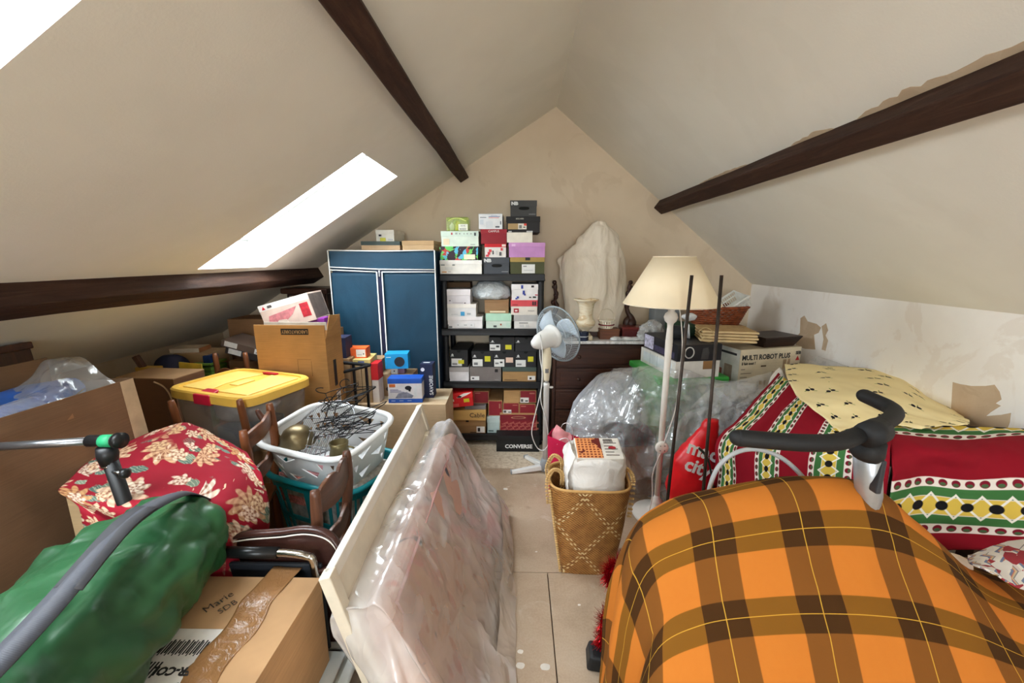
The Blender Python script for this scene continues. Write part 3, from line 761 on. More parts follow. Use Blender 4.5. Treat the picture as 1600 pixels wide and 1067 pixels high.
def blackbox(lab, a, b, c, d_, z, yy, dp, stk, rz=0):
    t, zt = pbox('shoe_box', lab, a, b, c, d_, yy, dp, z, col=(34, 34, 36), lid=(28, 28, 30), lidh=.45, group=G3, deco=stk, rz=rz)
    w = xy(b, yy, c) - xy(a, yy, c); h = zt - z
    MB().prism([(w * .0 + math.cos(k * PI / 6) * h * .12, h * .995 - math.sin(k * PI / 6) * h * .14) for k in range(7)], -.0014, .002).obj('thumb_notch', mt((8, 8, 8), .9, bump=0), t)
    lg = t
    for s_ in (-1, 0, 1): MB().prism([(-w * .36 + s_ * .005 - .0025, h * .66), (-w * .36 + s_ * .005 + .0025, h * .66), (-w * .36 + s_ * .005 + .004, h * .76 - abs(s_) * .006), (-w * .36 + s_ * .005, h * .8 - abs(s_) * .006), (-w * .36 + s_ * .005 - .004, h * .76 - abs(s_) * .006)], -.0014, .002).obj('logo', mt((214, 214, 214), .5, bump=0), t)
    MB().box(-w * .46, -w * .28, -.0014, .002, h * .62, h * .64).obj('logo', mt((200, 200, 200), .5, bump=0), t)
    return zt
wl = (222, 222, 218); yl = (204, 196, 40)
blackbox('black shoe box standing apart over the grey lidded box', 703, 731, 547, 574, la, 3.10, .30, [(.08, .06, .66, .5, wl), (.12, .12, .4, .24, (140, 140, 140)), (.46, .2, .78, .42, yl)], rz=-.05)
zb1 = blackbox('black shoe box with yellow tag over the flat grey box', 737, 771, 549, 574, la, 3.10, .30, [(.04, .06, .5, .5, wl), (.1, .14, .28, .3, (120, 120, 120)), (.6, .36, .86, .7, yl)])
zb2 = blackbox('black shoe box with pink tag in the lower black row', 771, 805, 549, 574, la, 3.10, .30, [(.03, .04, .5, .5, wl), (.08, .2, .24, .3, (120, 120, 120)), (.3, .26, .42, .36, (40, 40, 40)), (.57, .3, .9, .62, (222, 190, 170))])
zb3 = blackbox('black shoe box with yellow tag nearest the fan in the lower black row', 805, 838, 549, 574, la, 3.10, .30, [(.02, .04, .5, .46, wl), (.08, .14, .3, .24, (140, 140, 140)), (.6, .36, .86, .68, yl)])
zb = max(zb1, zb2, zb3)
blackbox('black shoe box with white and yellow labels in the upper black row', 764, 804, 527, 549, zb, 3.10, .29, [(.03, .06, .44, .5, wl), (.06, .14, .24, .26, (130, 130, 130)), (.28, .28, .4, .42, (40, 40, 40)), (.64, .14, .88, .46, yl)])
blackbox('plain black shoe box without stickers in the upper black row', 804.6, 840, 527, 549, zb, 3.10, .29, [])

# --- bottom tier
G4 = 'boxes on the bottom tier of the shelf'
z = z_s[0]
KR = card((176, 136, 92))
_, q = pbox('shoe_box', 'tan lidded shoe box with white label on the bottom tier', 704, 759, 656, 679, 3.09, .32, z, col=TAN, lid=TAN, lidh=.44, m=card((158, 122, 82)), mlid=card((166, 130, 88)), group=G4, deco=[(.74, .06, .97, .5, (228, 224, 216)), (.77, .14, .84, .42, (40, 30, 28)), (.56, .04, .72, .1, (70, 50, 34)), (.44, .84, .52, .99, (24, 20, 18))])
t, q = pbox('shoe_box', 'honey coloured shoe box lettered Cable', 703, 759, 641, 656, 3.08, .31, q, col=(204, 160, 92), group=G4, texts=[('Cable', .76, .5, .62, (60, 50, 44))], m=card((206, 164, 98)))
_, q = pbox('shoe_box', 'slim grey box squeezed between Cable box and red box', 726, 759, 634, 641, 3.10, .29, q, col=(120, 116, 116), group=G4)
red = thing('shoe_box', 'bright red shoe box with white swoosh lid, tipped at an angle', 'box', (xy(721, 3.06, 630), 3.065, q + .004), group=G4, rot=(0, -0.10, 0.06))
w = .19; h = .115
MRed = mt((206, 28, 30), .5, var=.04)
MB().box(-w / 2, w / 2, 0, .3, 0, h * .82).obj('body', MRed, red, bevel=.0015)
MB().box(-w / 2 - .004, w / 2 + .004, -.003, .304, h * .62, h, tx=0).obj('lid', mt((214, 34, 34), .45, var=.04), red, bevel=.002)
MB().prism([(-.03, h * .70), (.0, h * .66), (.05, h * .8), (.09, h * .98), (.03, h * .95), (-.01, h * .82)], -.0045, .001).obj('swoosh', mt((232, 228, 222), .5, bump=0), red)
MB().prism([(-.028, h * .72), (.002, h * .67), (.012, h * .76), (-.008, h * .84)], -.0052, .001).obj('printed_patch', mt((20, 18, 18), .5, bump=0), red)
for k, (u0, v0, u1, v1, c) in enumerate([(.62, .3, .85, .56, (206, 186, 40)), (.03, .03, .4, .26, (224, 90, 84)), (.05, .05, .12, .22, (230, 220, 210)), (.16, .44, .22, .6, (236, 226, 222))]):
    MB().box(-w / 2 + w * u0, -w / 2 + w * u1, -.001, .002, h * v0, h * v1).obj('printed_patch', mt(c, .5, bump=0), red)
def vans(lab, a, b, c, d_, z, yy=3.10, stk=(), dp=.3):
    t, zt = pbox('shoe_box', lab, a, b, c, d_, yy, dp, z, col=TAN, m=KR, group=G4)
    w = xy(b, yy, c) - xy(a, yy, c); h = zt - z
    MB().box(-w / 2 + .005, w / 2 - .005, -.0008, .002, .005, h - .005).obj('printed_panel', mt((134, 26, 38), .55, var=.05), t)
    for k, (u0, v0, u1, v1, cc) in enumerate(stk): MB().box(-w / 2 + w * u0, -w / 2 + w * u1, -.0014 - .0002 * k, .002, h * v0, h * v1).obj('printed_patch', mt(cc, .5, bump=0), t)
    return t, zt, w, h
_, q5 = pbox('shoe_box', 'pale mint shoe box with folded lid beside the big patterned box', 761, 781, 651, 679, 3.10, .30, z, col=(186, 206, 204), lid=(196, 214, 212), lidh=.36, group=G4, deco=[(.1, .1, .5, .16, (90, 110, 110))])
t, q6, w, h = vans('large maroon shoe box with repeating checker lettering above the black box', 781, 839, 648, 679, z, 3.07, dp=.33)
MB().box(-w / 2, w / 2, -.0016, .002, h * .72, h).obj('lid_band', mt((124, 22, 36), .55), t)
MB().prism([(math.cos(a_ * PI / 8) * w * .2, h * .86 + math.sin(a_ * PI / 8) * h * .06) for a_ in range(16)], -.0022, .001).obj('logo', mt((196, 150, 120), .55, bump=0), t)
MB().prism([(math.cos(a_ * PI / 8) * w * .17, h * .86 + math.sin(a_ * PI / 8) * h * .04) for a_ in range(16)], -.0026, .001).obj('logo', mt((124, 22, 36), .55, bump=0), t)
for r_ in range(4):
    for c_ in range(6):
        xx = -w * .42 + c_ * w * .165 + (r_ % 2) * w * .06
        text('VANS', h * .12, mt((196, 110, 96), .5, bump=0), t, T(xx, -.0014, h * (.12 + r_ * .15)) @ FRONT @ RZ(.35), bold=.0005)
_, qa, w, h = vans('upright maroon box in the gap on the bottom tier', 763, 785, 626, 651, q5, 3.12, [(.76, .5, .86, .8, (160, 110, 90))])
_, qb, w, h = vans('maroon box with oval label resting on the patterned box', 786, 811, 629, 648, q6, 3.10, [(.0, .0, .52, .34, (226, 222, 216)), (.04, .06, .2, .26, (90, 84, 80)), (.32, .08, .5, .16, (40, 36, 36)), (.6, .74, .9, .8, (180, 110, 96))])
_, qc, w, h = vans('maroon box without label between label box and shelf post', 811.4, 837, 631, 648, q6, 3.10, [(.1, .7, .4, .8, (180, 110, 96))])
qq_ = max(qb, qc)
pbox('shoe_box', 'plain tan box laid on the maroon boxes', 787, 812, 610, 629, 3.11, .29, qq_, col=TAN, m=card((190, 150, 102)), group=G4)
vans('maroon box with rounded white label in the upper row', 812.4, 838, 610, 631, qq_, 3.10, [(.02, .0, .54, .42, (226, 222, 216)), (.06, .08, .2, .3, (90, 84, 80)), (.32, .1, .5, .2, (40, 36, 36)), (.58, .72, .9, .82, (180, 110, 96))])
vans('maroon box behind the bright red tipped box', 740, 764, 611, 641, q, 3.16, [(.1, .8, .44, .86, (180, 110, 96))], dp=.25)
# black box on the floor
cv, _ = pbox('shoe_box', 'black shoe box lettered CONVERSE on the floor in front of the shelf', 775, 843, 681, 700.5, 2.955, .108, 0.0, col=(20, 20, 21), lid=(18, 18, 19), lidh=.3)
hh = zy(681, 2.955); ww = xy(843, 2.955, 690) - xy(775, 2.955, 690)
text('CONVERSE', hh * .32, mt((236, 236, 234), .5, bump=0), cv, T(ww * .02, -.0016, hh * .34) @ FRONT, sx=1.0, bold=.0014)
# ================================================================== DRESSER AND WHAT STANDS ON IT
YD = 3.06
dz = zy(533, YD)
dx0, dx1 = 0.245, 1.24
M_dark = wood((74, 42, 28), (44, 24, 17), 0, 0.4); M_darkv = wood((70, 40, 27), (42, 23, 16), 2, 0.4)
dr = thing('dresser', 'dark wooden chest of drawers with a white marble top', 'dresser', ((dx0 + dx1) / 2, YD, 0))
DW = dx1 - dx0
MB().box(-DW / 2 + .02, DW / 2 - .02, .03, .42, .09, dz - .022).obj('carcass', M_darkv, dr, bevel=.004)
MB().box(-DW / 2 + .005, DW / 2 - .005, .012, .43, 0, .10).obj('plinth', M_dark, dr, bevel=.01)
nmb = NM('marble'); o = nmb.coord('Object'); vq = nmb.noise(o, 4, 6, .65, 2.5)
M_marble = nmb.done(nmb.ramp(vq, [(.3, (206, 202, 196)), (.5, (232, 230, 226)), (.56, (190, 186, 182)), (.62, (230, 228, 224))]), .25, 0, .5)
MB().box(-DW / 2, DW / 2, 0, .435, dz - .022, dz).obj('marble_top', M_marble, dr, bevel=.005, seg=3)
zt_ = [0.11, .30, .31, .47, .48, .64, .65, dz - .03]
for i in range(4):
    a, b = zt_[2 * i], zt_[2 * i + 1]
    dw = MB().box(-DW / 2 + .045, DW / 2 - .045, .014, .034, a, b).obj('drawer', M_dark, dr, bevel=.006)
    MB().box(-DW / 2 + .075, DW / 2 - .075, .008, .016, a + .025, b - .025).obj('drawer_field', M_dark, dw, bevel=.005)
    for s_ in (-1, 1): MB().lathe([(.004, 0), (.006, .008), (.014, .016), (.014, .022), (.006, .027)], 14, T(s_ * DW * .28, .008, (a + b) / 2) @ RX(PI / 2)).obj('knob', mt((58, 36, 24), .4), dw, smooth=True)
for s_ in (-1, 1): MB().box(s_ * (DW / 2 - .03) - .012, s_ * (DW / 2 - .03) + .012, .014, .034, .1, dz - .022).obj('corner_post', M_darkv, dr, bevel=.004)

# swing mirror under a dust sheet
YM = 3.30
mr = thing('dressing_mirror', 'carved dark wooden dressing mirror half hidden by the dust sheet', 'mirror', (xy(925, YM, 450), YM, dz))
def mz(py): return zy(py, YM) - dz
def mxl(px): return xy(px, YM, 440) - xy(925, YM, 450)
MB().box(mxl(858), mxl(992), -.05, .07, 0, .045).obj('stand_base', M_dark, mr, bevel=.008)
pts = [(math.cos(k * PI / 16) * .15, .30 + math.sin(k * PI / 16) * .24 + .02) for k in range(32)]
MB().tube([(x, .0, z) for x, z in pts], .02, 8, closed=True).obj('oval_frame', M_darkv, mr, smooth=True)
MB().prism([(x * .93, .32 + (z - .32) * .93) for x, z in pts], .004, .012).obj('mirror_glass', mt((176, 182, 186), .05, 1.0, var=0, bump=0), mr)
for s_, xx in ((-1, mxl(868)), (1, mxl(984))):
    k = s_ * .012
    b_ = MB()
    b_.tube(smooth_path([(xx - s_ * .03, 0, .045), (xx + s_ * .02, 0, .08), (xx + s_ * .028, 0, .14), (xx, 0, .19), (xx - s_ * .012, 0, .24), (xx, 0, .29), (xx - k, 0, .33), (xx, 0, .37), (xx, 0, .42)]), [.022, .024, .026, .03, .036, .038, .04, .042, .044, .042, .04, .034, .03, .026, .024, .022, .02, .018, .018, .018, .018, .017, .016, .018, .02, .022, .02, .016, .014, .012, .011, .014, .016, .018, .016, .012, .014, .016, .018, .018, .016, .014, .014, .016, .017, .016, .014, .012, .008][:49], 10)
    b_.sphere((xx + s_ * .008, 0, .43), .018, .014, .018).sphere((xx + s_ * .014, 0, .395), .014, .012, .014).sphere((xx + s_ * .018, 0, .27), .016, .014, .02).sphere((xx - s_ * .002, 0, .33), .016, .013, .016)
    b_.sphere((xx + s_ * .012, 0, .10), .05, .025, .062)
    b_.obj('carved_support', M_darkv, mr, smooth=True)
ns = NM('dust_sheet'); o = ns.coord('Object'); qn = ns.noise(ns.scale(o, (1, 1, .5)), 8, 5, .55, .8)
ns.bump(qn, .5, .03)
M_sheet = ns.done(ns.ramp(qn, [(.3, (222, 210, 190)), (.7, (236, 226, 208))]), .85, 0, .2)
sil = [(528, 903, 958), (515, 890, 966), (495, 884, 970), (470, 881, 974), (440, 877, 976), (418, 873, 976), (405, 871, 975), (395, 882, 973), (382, 895, 970), (370, 906, 966), (358, 917, 960), (351, 926, 950), (346, 932, 940)]
rings = []
for py, a, b in sil:
    rings.append(((xy(a, YM, py) + xy(b, YM, py)) / 2, YM + .005, zy(py, YM), (xy(b, YM, py) - xy(a, YM, py)) / 2, .07 if py > 400 else .055 if py > 355 else .03))
rings[0] = (rings[0][0], YM + .005, dz + .05, rings[0][3], .06)
rr = densify(rings, 4)
tag(loftmb(rr, 90, .045, 13, 4, cap=False, zs=.22).obj('dust_sheet', M_sheet, smooth=True, solid=.003), 'cream dust sheet hung in folds over the dressing mirror', 'sheet')

# marble urn
ux = xy(915, 3.16, 500)
no = NM('onyx'); o = no.coord('Object'); vq = no.noise(no.scale(o, (1, 1, 2.5)), 9, 5, .6, 1.5)
M_onyx = no.done(no.ramp(vq, [(.3, (204, 172, 124)), (.55, (234, 220, 190)), (.75, (240, 232, 212))]), .25, 0, .5)
uh = zy(467, 3.16) - dz
ur = thing('stone_urn', 'cream onyx urn vase with flared rim on the marble top', 'vase', (ux, 3.16, dz))
MB().box(-.05, .05, -.05, .05, 0, uh * .10).obj('base_block', M_onyx, ur, bevel=.003)
MB().lathe([(.042, uh * .10), (.04, uh * .14), (.026, uh * .18), (.024, uh * .22), (.05, uh * .28), (.072, uh * .36), (.076, uh * .42), (.070, uh * .48), (.056, uh * .52), (.052, uh * .6), (.055, uh * .75), (.062, uh * .88), (.078, uh * .95), (.094, uh * .975), (.095, uh), (.080, uh), (.056, uh * .92), (.05, uh * .7)], 32).obj('urn_body', M_onyx, ur, smooth=True)
# hexagonal blue box
hb = thing('gift_box', 'small dark blue hexagonal box with white band beside the urn', 'box', (xy(911, 3.10, 525), 3.10, dz))
pr = [(math.cos(PI / 3 * k) * .042, math.sin(PI / 3 * k) * .038) for k in range(6)]
def hexa(z0, z1, s=1.0): return MB().add([(x * s, y * s, z0) for x, y in pr] + [(x * s, y * s, z1) for x, y in pr], [tuple(range(5, -1, -1)), tuple(range(6, 12))] + [(i, (i + 1) % 6, 6 + (i + 1) % 6, 6 + i) for i in range(6)])
hexa(0, .03).obj('body', mt((18, 30, 56), .5), hb); hexa(.03, .036, .97).obj('band', mt((224, 224, 226), .5), hb); hexa(.036, .068, 1.03).obj('lid', mt((16, 28, 54), .5), hb, bevel=.002)
# wooden boxes and little basket
wb = thing('wooden_box', 'plain brown wooden box under the small white basket', 'box', (xy(953, 3.14, 518), 3.14, dz))
MB().box(-.075, .075, 0, .11, 0, .072).obj('body', wood((122, 72, 44), (84, 46, 28), 0), wb, bevel=.003)
MB().box(-.077, .077, -.002, .112, .066, .08).obj('lid', wood((128, 78, 48), (88, 50, 30), 0), wb, bevel=.002)
bs = thing('small_basket', 'small white slatted basket with red band and hoop handle', 'basket', (xy(948, 3.19, 497), 3.19, dz + .08))
M_cream = mt((232, 222, 200), .6)
MB().lathe([(.04, 0), (.045, .004), (.046, .008)], 24, sx=1.1).obj('base', M_cream, bs)
for k in range(18):
    a_ = 2 * PI * k / 18
    MB().box(-.006, .006, -.0015, .0015, .004, .062, RZ(a_) @ T(0, -.048, 0) @ RX(.12)).obj('slat', M_cream, bs)
for (z_, r_, c_) in ((.03, .053, (120, 26, 40)), (.064, .058, (232, 222, 200))):
    MB().tube([(math.cos(2 * PI * k / 28) * r_ * 1.08, math.sin(2 * PI * k / 28) * r_, z_) for k in range(28)], .005, 8, closed=True).obj('hoop', mt(c_, .55), bs, smooth=True)
MB().tube(smooth_path([(-.06, 0, .05), (-.062, 0, .09), (-.04, 0, .135), (0, 0, .15), (.04, 0, .135), (.062, 0, .09), (.06, 0, .05)]), .005, 8, flat=.6).obj('handle', M_cream, bs, smooth=True)
rb = thing('lacquer_box', 'dark red lacquered wooden box on the dresser', 'box', (xy(990, 3.16, 515), 3.16, dz))
Mrb = wood((118, 44, 38), (74, 24, 24), 0, .3)
MB().box(-.085, .085, 0, .15, 0, .07).obj('body', Mrb, rb, bevel=.003)
MB().box(-.088, .088, -.003, .153, .07, .092).obj('lid', Mrb, rb, bevel=.005)
MB().box(-.07, .07, -.002, .002, .014, .056).obj('inlay', mt((86, 28, 28), .35), rb, bevel=.001)
# folded plastic on the marble
M_film = clear_mat('cloudy_film', (232, 234, 232), .5, .3, .2, 14, .8)
rg = densify([(xy(983, 3.10, 528), 3.10, dz + .001, .13, .03), (xy(983, 3.10, 528), 3.10, dz + .012, .15, .04), (xy(980, 3.10, 528), 3.10, dz + .026, .12, .032), (xy(978, 3.10, 528), 3.10, dz + .031, .05, .012)])
tag(loftmb(rg, 30, .012, 20, 5).obj('folded_film', M_film, smooth=True), 'folded clear plastic lying along the marble edge', 'plastic')

# ================================================================== PEDESTAL FAN
fxp, fyp = AZ(852, 727, 0.06).x, 2.66
fan = thing('pedestal_fan', 'white pedestal fan turned away with its cord hanging in a loop', 'fan', (fxp, fyp, 0))
M_fw = mt((226, 226, 222), .4, var=.03); M_fg = mt((150, 156, 160), .45); M_fc = mt((226, 214, 186), .4, var=.03)
for k, (ex_, ey_) in enumerate(((-.235, -.03), (-.13, .2), (.2, .06), (.10, -.2))):
    a_ = math.atan2(ey_, ex_); L_ = math.hypot(ex_, ey_)
    lg = MB().add([(.02, -.021, .02), (L_, -.017, 0), (L_, .017, 0), (.02, .021, .02), (.02, -.017, .055), (L_, -.013, .022), (L_, .013, .022), (.02, .017, .055)],
                  [(3, 2, 1, 0), (4, 5, 6, 7), (0, 1, 5, 4), (1, 2, 6, 5), (2, 3, 7, 6), (3, 0, 4, 7)], RZ(a_)).obj('leg', M_fw, fan, bevel=.004)
    MB().box(L_ - .002, L_ + .008, -.018, .018, 0, .024, RZ(a_)).obj('end_cap', M_fg, lg, bevel=.003)
MB().lathe([(.034, .012), (.036, .07), (.030, .085), (.026, .1)], 20).obj('hub', M_fg, fan, smooth=True)
zc = zy(598, fyp) ; zn0 = zy(581, fyp); zn1 = zy(547, fyp)
MB().lathe([(.0195, .09), (.0195, zc - .02), (.021, zc - .018), (.021, zc), (.012, zc + .002)], 18).obj('outer_pole', M_fw, fan, smooth=True)
MB().lathe([(.004, 0), (.009, .004), (.009, .022), (.004, .026)], 10, T(.02, 0, zc - .03) @ RY(PI / 2)).obj('clamp_knob', M_fw, fan, smooth=True)
MB().lathe([(.0115, zc - .01), (.0115, zn0 + .02)], 14).obj('inner_pole', mt((170, 172, 174), .3, .9), fan, smooth=True)
MB().lathe([(.016, zn0 - .06), (.018, zn0 - .055), (.022, zn0 - .01), (.030, zn0 + .05), (.031, zn0 + .1), (.026, zn1), (.018, zn1 + .035)], 20).obj('control_neck', M_fc, fan, smooth=True)
MB().box(-.012, .012, -.027, -.018, zn0 + .0, zn0 + .03).obj('speed_panel', mt((120, 120, 120), .4), fan, bevel=.002)
# head: axis points away to the right and up a little
ang = math.radians(48); tilt = math.radians(10)
ax = Vector((math.sin(ang) * math.cos(tilt), math.cos(ang) * math.cos(tilt), math.sin(tilt)))
hc = AY(871, 522, fyp + .09) - Vector((fxp, fyp, 0))
rot = ax.to_track_quat('Z', 'Y').to_matrix().to_4x4()
HM = T(*hc) @ rot
MB().lathe([(0, -.24), (.012, -.235), (.03, -.225), (.052, -.18), (.062, -.13), (.066, -.075), (.072, -.07), (.082, -.058), (.083, -.046), (.02, -.044)], 28, HM).obj('motor_housing', M_fw, fan, smooth=True)
MB().tube([HM @ Vector((.0, 0, -.13)), (0, 0, zn1 + .02)], .022, 12).obj('tilt_joint', M_fw, fan, smooth=True)
R_ = .193
M_gr = mt((196, 206, 212), .4, .2)
gb = MB(); gfnt = MB()
for k in range(72):
    a_ = 2 * PI * k / 72
    c_, s_ = math.cos(a_), math.sin(a_)
    pr_ = [(.08, -.052), (.12, -.05), (.165, -.036), (R_ - .004, -.008), (R_, .0)]
    gb.tube([HM @ Vector((r * c_, r * s_, z)) for r, z in pr_], .0012, 3, caps=False)
    pr_ = [(.05, .07), (.10, .068), (.16, .045), (R_ - .004, .01), (R_, .002)]
    gfnt.tube([HM @ Vector((r * c_, r * s_, z)) for r, z in pr_], .0012, 3, caps=False)
for o_ in (gb.obj('rear_grille', M_gr, fan), gfnt.obj('front_grille', M_gr, fan)): pass
MB().tube([HM @ Vector((R_ * math.cos(2 * PI * k / 48), R_ * math.sin(2 * PI * k / 48), 0)) for k in range(48)], .0055, 8, closed=True).obj('grille_rim', mt((140, 150, 156), .45), fan, smooth=True)
for rr_, z_ in ((.12, -.05), (.16, -.038)): MB().tube([HM @ Vector((rr_ * math.cos(2 * PI * k / 40), rr_ * math.sin(2 * PI * k / 40), z_)) for k in range(40)], .0014, 4, closed=True).obj('grille_ring', M_gr, fan)
MB().lathe([(.05, .066), (.05, .072), (0, .074)], 20, HM).obj('centre_badge', M_gr, fan)
M_bl = mt((206, 220, 232), .25, var=.02)
for k in range(3):
    P_ = []
    for i in range(7):
        r = .02 + .15 * i / 6
        row = []
        for j in range(7):
            w_ = (j / 6 - .5) * (1.6 if i < 3 else 1.6 - .12 * (i - 2))
            a_ = 2 * PI * k / 3 + w_ * .85 + .12 * i
            row.append(HM @ Vector((r * math.cos(a_), r * math.sin(a_), .012 + .03 * (j / 6 - .5))))
        P_.append(row)
    MB().grid(P_).obj('blade', M_bl, fan, smooth=True, solid=.002)
MB().lathe([(.026, -.02), (.028, .03), (.02, .045), (0, .05)], 18, HM).obj('blade_hub', M_bl, fan, smooth=True)
def lp(px, py, y): return AY(px, py, y) - Vector((fxp, fyp, 0))
MB().tube(smooth_path([HM @ Vector((0, 0, -.17)), lp(844, 560, 2.60), lp(848, 590, 2.585), lp(843, 620, 2.60), lp(832, 665, 2.60), lp(832, 683, 2.6), lp(840, 700, 2.6), lp(850, 703, 2.58), lp(857, 690, 2.6), lp(853, 655, 2.61), lp(845, 625, 2.59), lp(847, 590, 2.575), lp(847, 540, 2.57), lp(844, 522, 2.55)], 6), .0035, 6).obj('power_cord', M_fw, fan, smooth=True)

# ================================================================== FLOOR LAMP
lx, ly = xy(1037, 2.17, 640), 2.17
lampt = thing('floor_lamp', 'white floor lamp with cream cone shade beside the rods', 'lamp', (lx, ly, 0))
M_lw = mt((228, 222, 212), .5, var=.03)
zs0, zs1 = zy(474, ly), zy(401, ly)
MB().lathe([(.13, 0), (.135, .008), (.13, .02), (.06, .03), (.035, .05), (.028, .075), (.032, .09), (.03, .10), (.018, .115), (.0165, .13)], 28).obj('base', M_lw, lampt, smooth=True)
MB().lathe([(.0155, .12), (.0165, zs0 - .4), (.019, zs0 - .2), (.015, zs0 - .12), (.017, zs0 - .105), (.030, zs0 - .092), (.036, zs0 - .072), (.030, zs0 - .052), (.017, zs0 - .04), (.02, zs0 - .02), (.028, zs0 - .01), (.024, zs0), (.014, zs0 + .01), (.014, zs0 + .06)], 20).obj('pole', M_lw, lampt, smooth=True)
nl = NM('lamp_shade_fabric'); o = nl.coord('Object'); qn = nl.noise(o, 4, 4)
nl.b.inputs['Subsurface Weight'].default_value = 0.0
M_shade = nl.done(nl.ramp(qn, [(.3, (242, 222, 186)), (.7, (248, 232, 200))]), .8, 0, .2)
r0, r1 = (xy(1121, ly, 470) - xy(976, ly, 470)) / 2, (xy(1090, ly, 401) - xy(1027, ly, 401)) / 2
scx = (xy(1121, ly, 470) + xy(976, ly, 470)) / 2 - lx
SM = T(scx, 0, 0)
shd = MB().lathe([(r0, zs0), (r1, zs1)], 48, SM)
shd.f = [f for f in shd.f if len(f) == 4]
sd = shd.obj('shade', M_shade, lampt, smooth=True, solid=.002)
for r_, z_ in ((r0, zs0), (r1, zs1)): MB().tube([(scx + r_ * math.cos(2 * PI * k / 48), r_ * math.sin(2 * PI * k / 48), z_) for k in range(48)], .003, 6, closed=True).obj('rim_ring', mt((236, 222, 196), .6), sd, smooth=True)
for k in range(3):
    a_ = 2 * PI * k / 3 + .4
    MB().tube([(0, 0, zs1 - .05), (scx + r1 * math.cos(a_), r1 * math.sin(a_), zs1)], .002, 6).obj('shade_spider', mt((200, 196, 186), .4, .6), sd)
MB().sphere((0, 0, zs0 + .11), .03, .03, .045).obj('bulb', mt((240, 240, 236), .2), lampt, smooth=True)
zsw = zy(694, ly)
MB().lathe([(.034, 0), (.036, .004), (.036, .014), (.03, .02), (0, .021)], 24, T(-.004, -.018, zsw) @ RX(PI / 2)).obj('foot_switch', M_lw, lampt, smooth=True)
for dx_, dz_ in ((-.012, .014), (.012, .014), (-.012, -.014), (.012, -.014)): MB().lathe([(.003, 0), (.003, .001)], 8, T(-.004 + dx_, -.0392, zsw + dz_) @ RX(PI / 2)).obj('screw', mt((60, 60, 60), .5), lampt)
def ll(px, py, y): return AY(px, py, y) - Vector((lx, ly, 0))
MB().tube(smooth_path([(.02, -.01, zs0), ll(1063, 490, 2.15), ll(1066, 540, 2.15), ll(1062, 580, 2.15), ll(1055, 640, 2.15), (-.0, -.035, zsw + .02)]), .003, 6).obj('power_cord', M_lw, lampt, smooth=True)
MB().tube(smooth_path([(-.008, -.035, zsw - .02), ll(1020, 740, 2.14), ll(1019, 775, 2.13), ll(1012, 810, 2.1), (-.08, -.12, .03), (-.06, -.2, .006)]), .003, 6).obj('power_cord', M_lw, lampt, smooth=True)

# two iron rods standing by the lamp
M_rod = mt((66, 56, 50), .55, .6, var=.25)
for lab, a, b in (('dark iron rod standing right beside the floor lamp pole', (1081, 430, 1.86), AY(1033, 872, 1.80)), ('dark iron rod standing near the red shopping bag', (1127.5, 430, 1.84), AY(1090, 872, 1.80))):
    top = AY(*a); b = Vector((b.x, b.y, 0.0))
    tag(MB().tube([b, b.lerp(top, .5), top], .0075, 10).obj('iron_rod', M_rod, smooth=True), lab, 'rod')
# ================================================================== STACK BESIDE THE DRESSER
gcr = thing('storage_crate', 'bright green plastic crate under the white flat box', 'crate', (1.10, 2.52, 0), rz=.12)
M_green = mt((60, 160, 66), .4, var=.06)
MB().box(-.2, .2, 0, .42, 0, .70, tx=.02, ty=.02).obj('tub', M_green, gcr, bevel=.02, seg=3)
MB().box(-.235, .235, -.035, .455, .70, .745).obj('lid', M_green, gcr, bevel=.012, seg=3)
wbx = carton('flat_box', 'white flat carton with brown tape under the black appliance box', .30, .46, .105, (1.115, 2.49, .745), rz=.17, col=(226, 222, 214),
             deco=[(.62, .5, .86, 1.0, (150, 112, 70))])
MB().box(-.1508, -.149, .04, .42, .02, .085).obj('printed_side', mt((218, 222, 226), .55), wbx)
for k in range(3): MB().box(-.1514, -.149, .12 + k * .1, .123 + k * .1, .012, .095).obj('panel_line', mt((170, 176, 182), .6), wbx)
bkb = carton('appliance_box', 'black appliance carton with a white ring on its front', .30, .44, .105, (1.125, 2.50, .85), rz=.17, col=(36, 36, 40), m=mt((38, 38, 42), .4, var=.1))
MB().tube([(-.07 + .03 * math.cos(2 * PI * k / 24), -.001, .055 + .034 * math.sin(2 * PI * k / 24)) for k in range(24)], .004, 6, closed=True).obj('printed_ring', mt((206, 204, 198), .5), bkb, smooth=True)
MB().prism([(.01, .01), (.06, .01), (.066, .05), (.055, .085), (.02, .08), (.014, .04)], -.0012, .002).obj('printed_patch', mt((66, 66, 66), .5), bkb)
MB().box(-.1508, -.149, .30, .43, .01, .10).obj('printed_photo', mt((190, 186, 214), .5, var=.25, sc_=40), bkb)
MB().box(-.1508, -.149, .03, .29, .01, .05).obj('printed_photo', mt((70, 66, 90), .5, var=.2, sc_=40), bkb)
for k in range(3): MB().box(-.1508, -.149, .06, .13, .062 + k * .012, .068 + k * .012).obj('printed_patch', mt((196, 196, 200), .5), bkb)
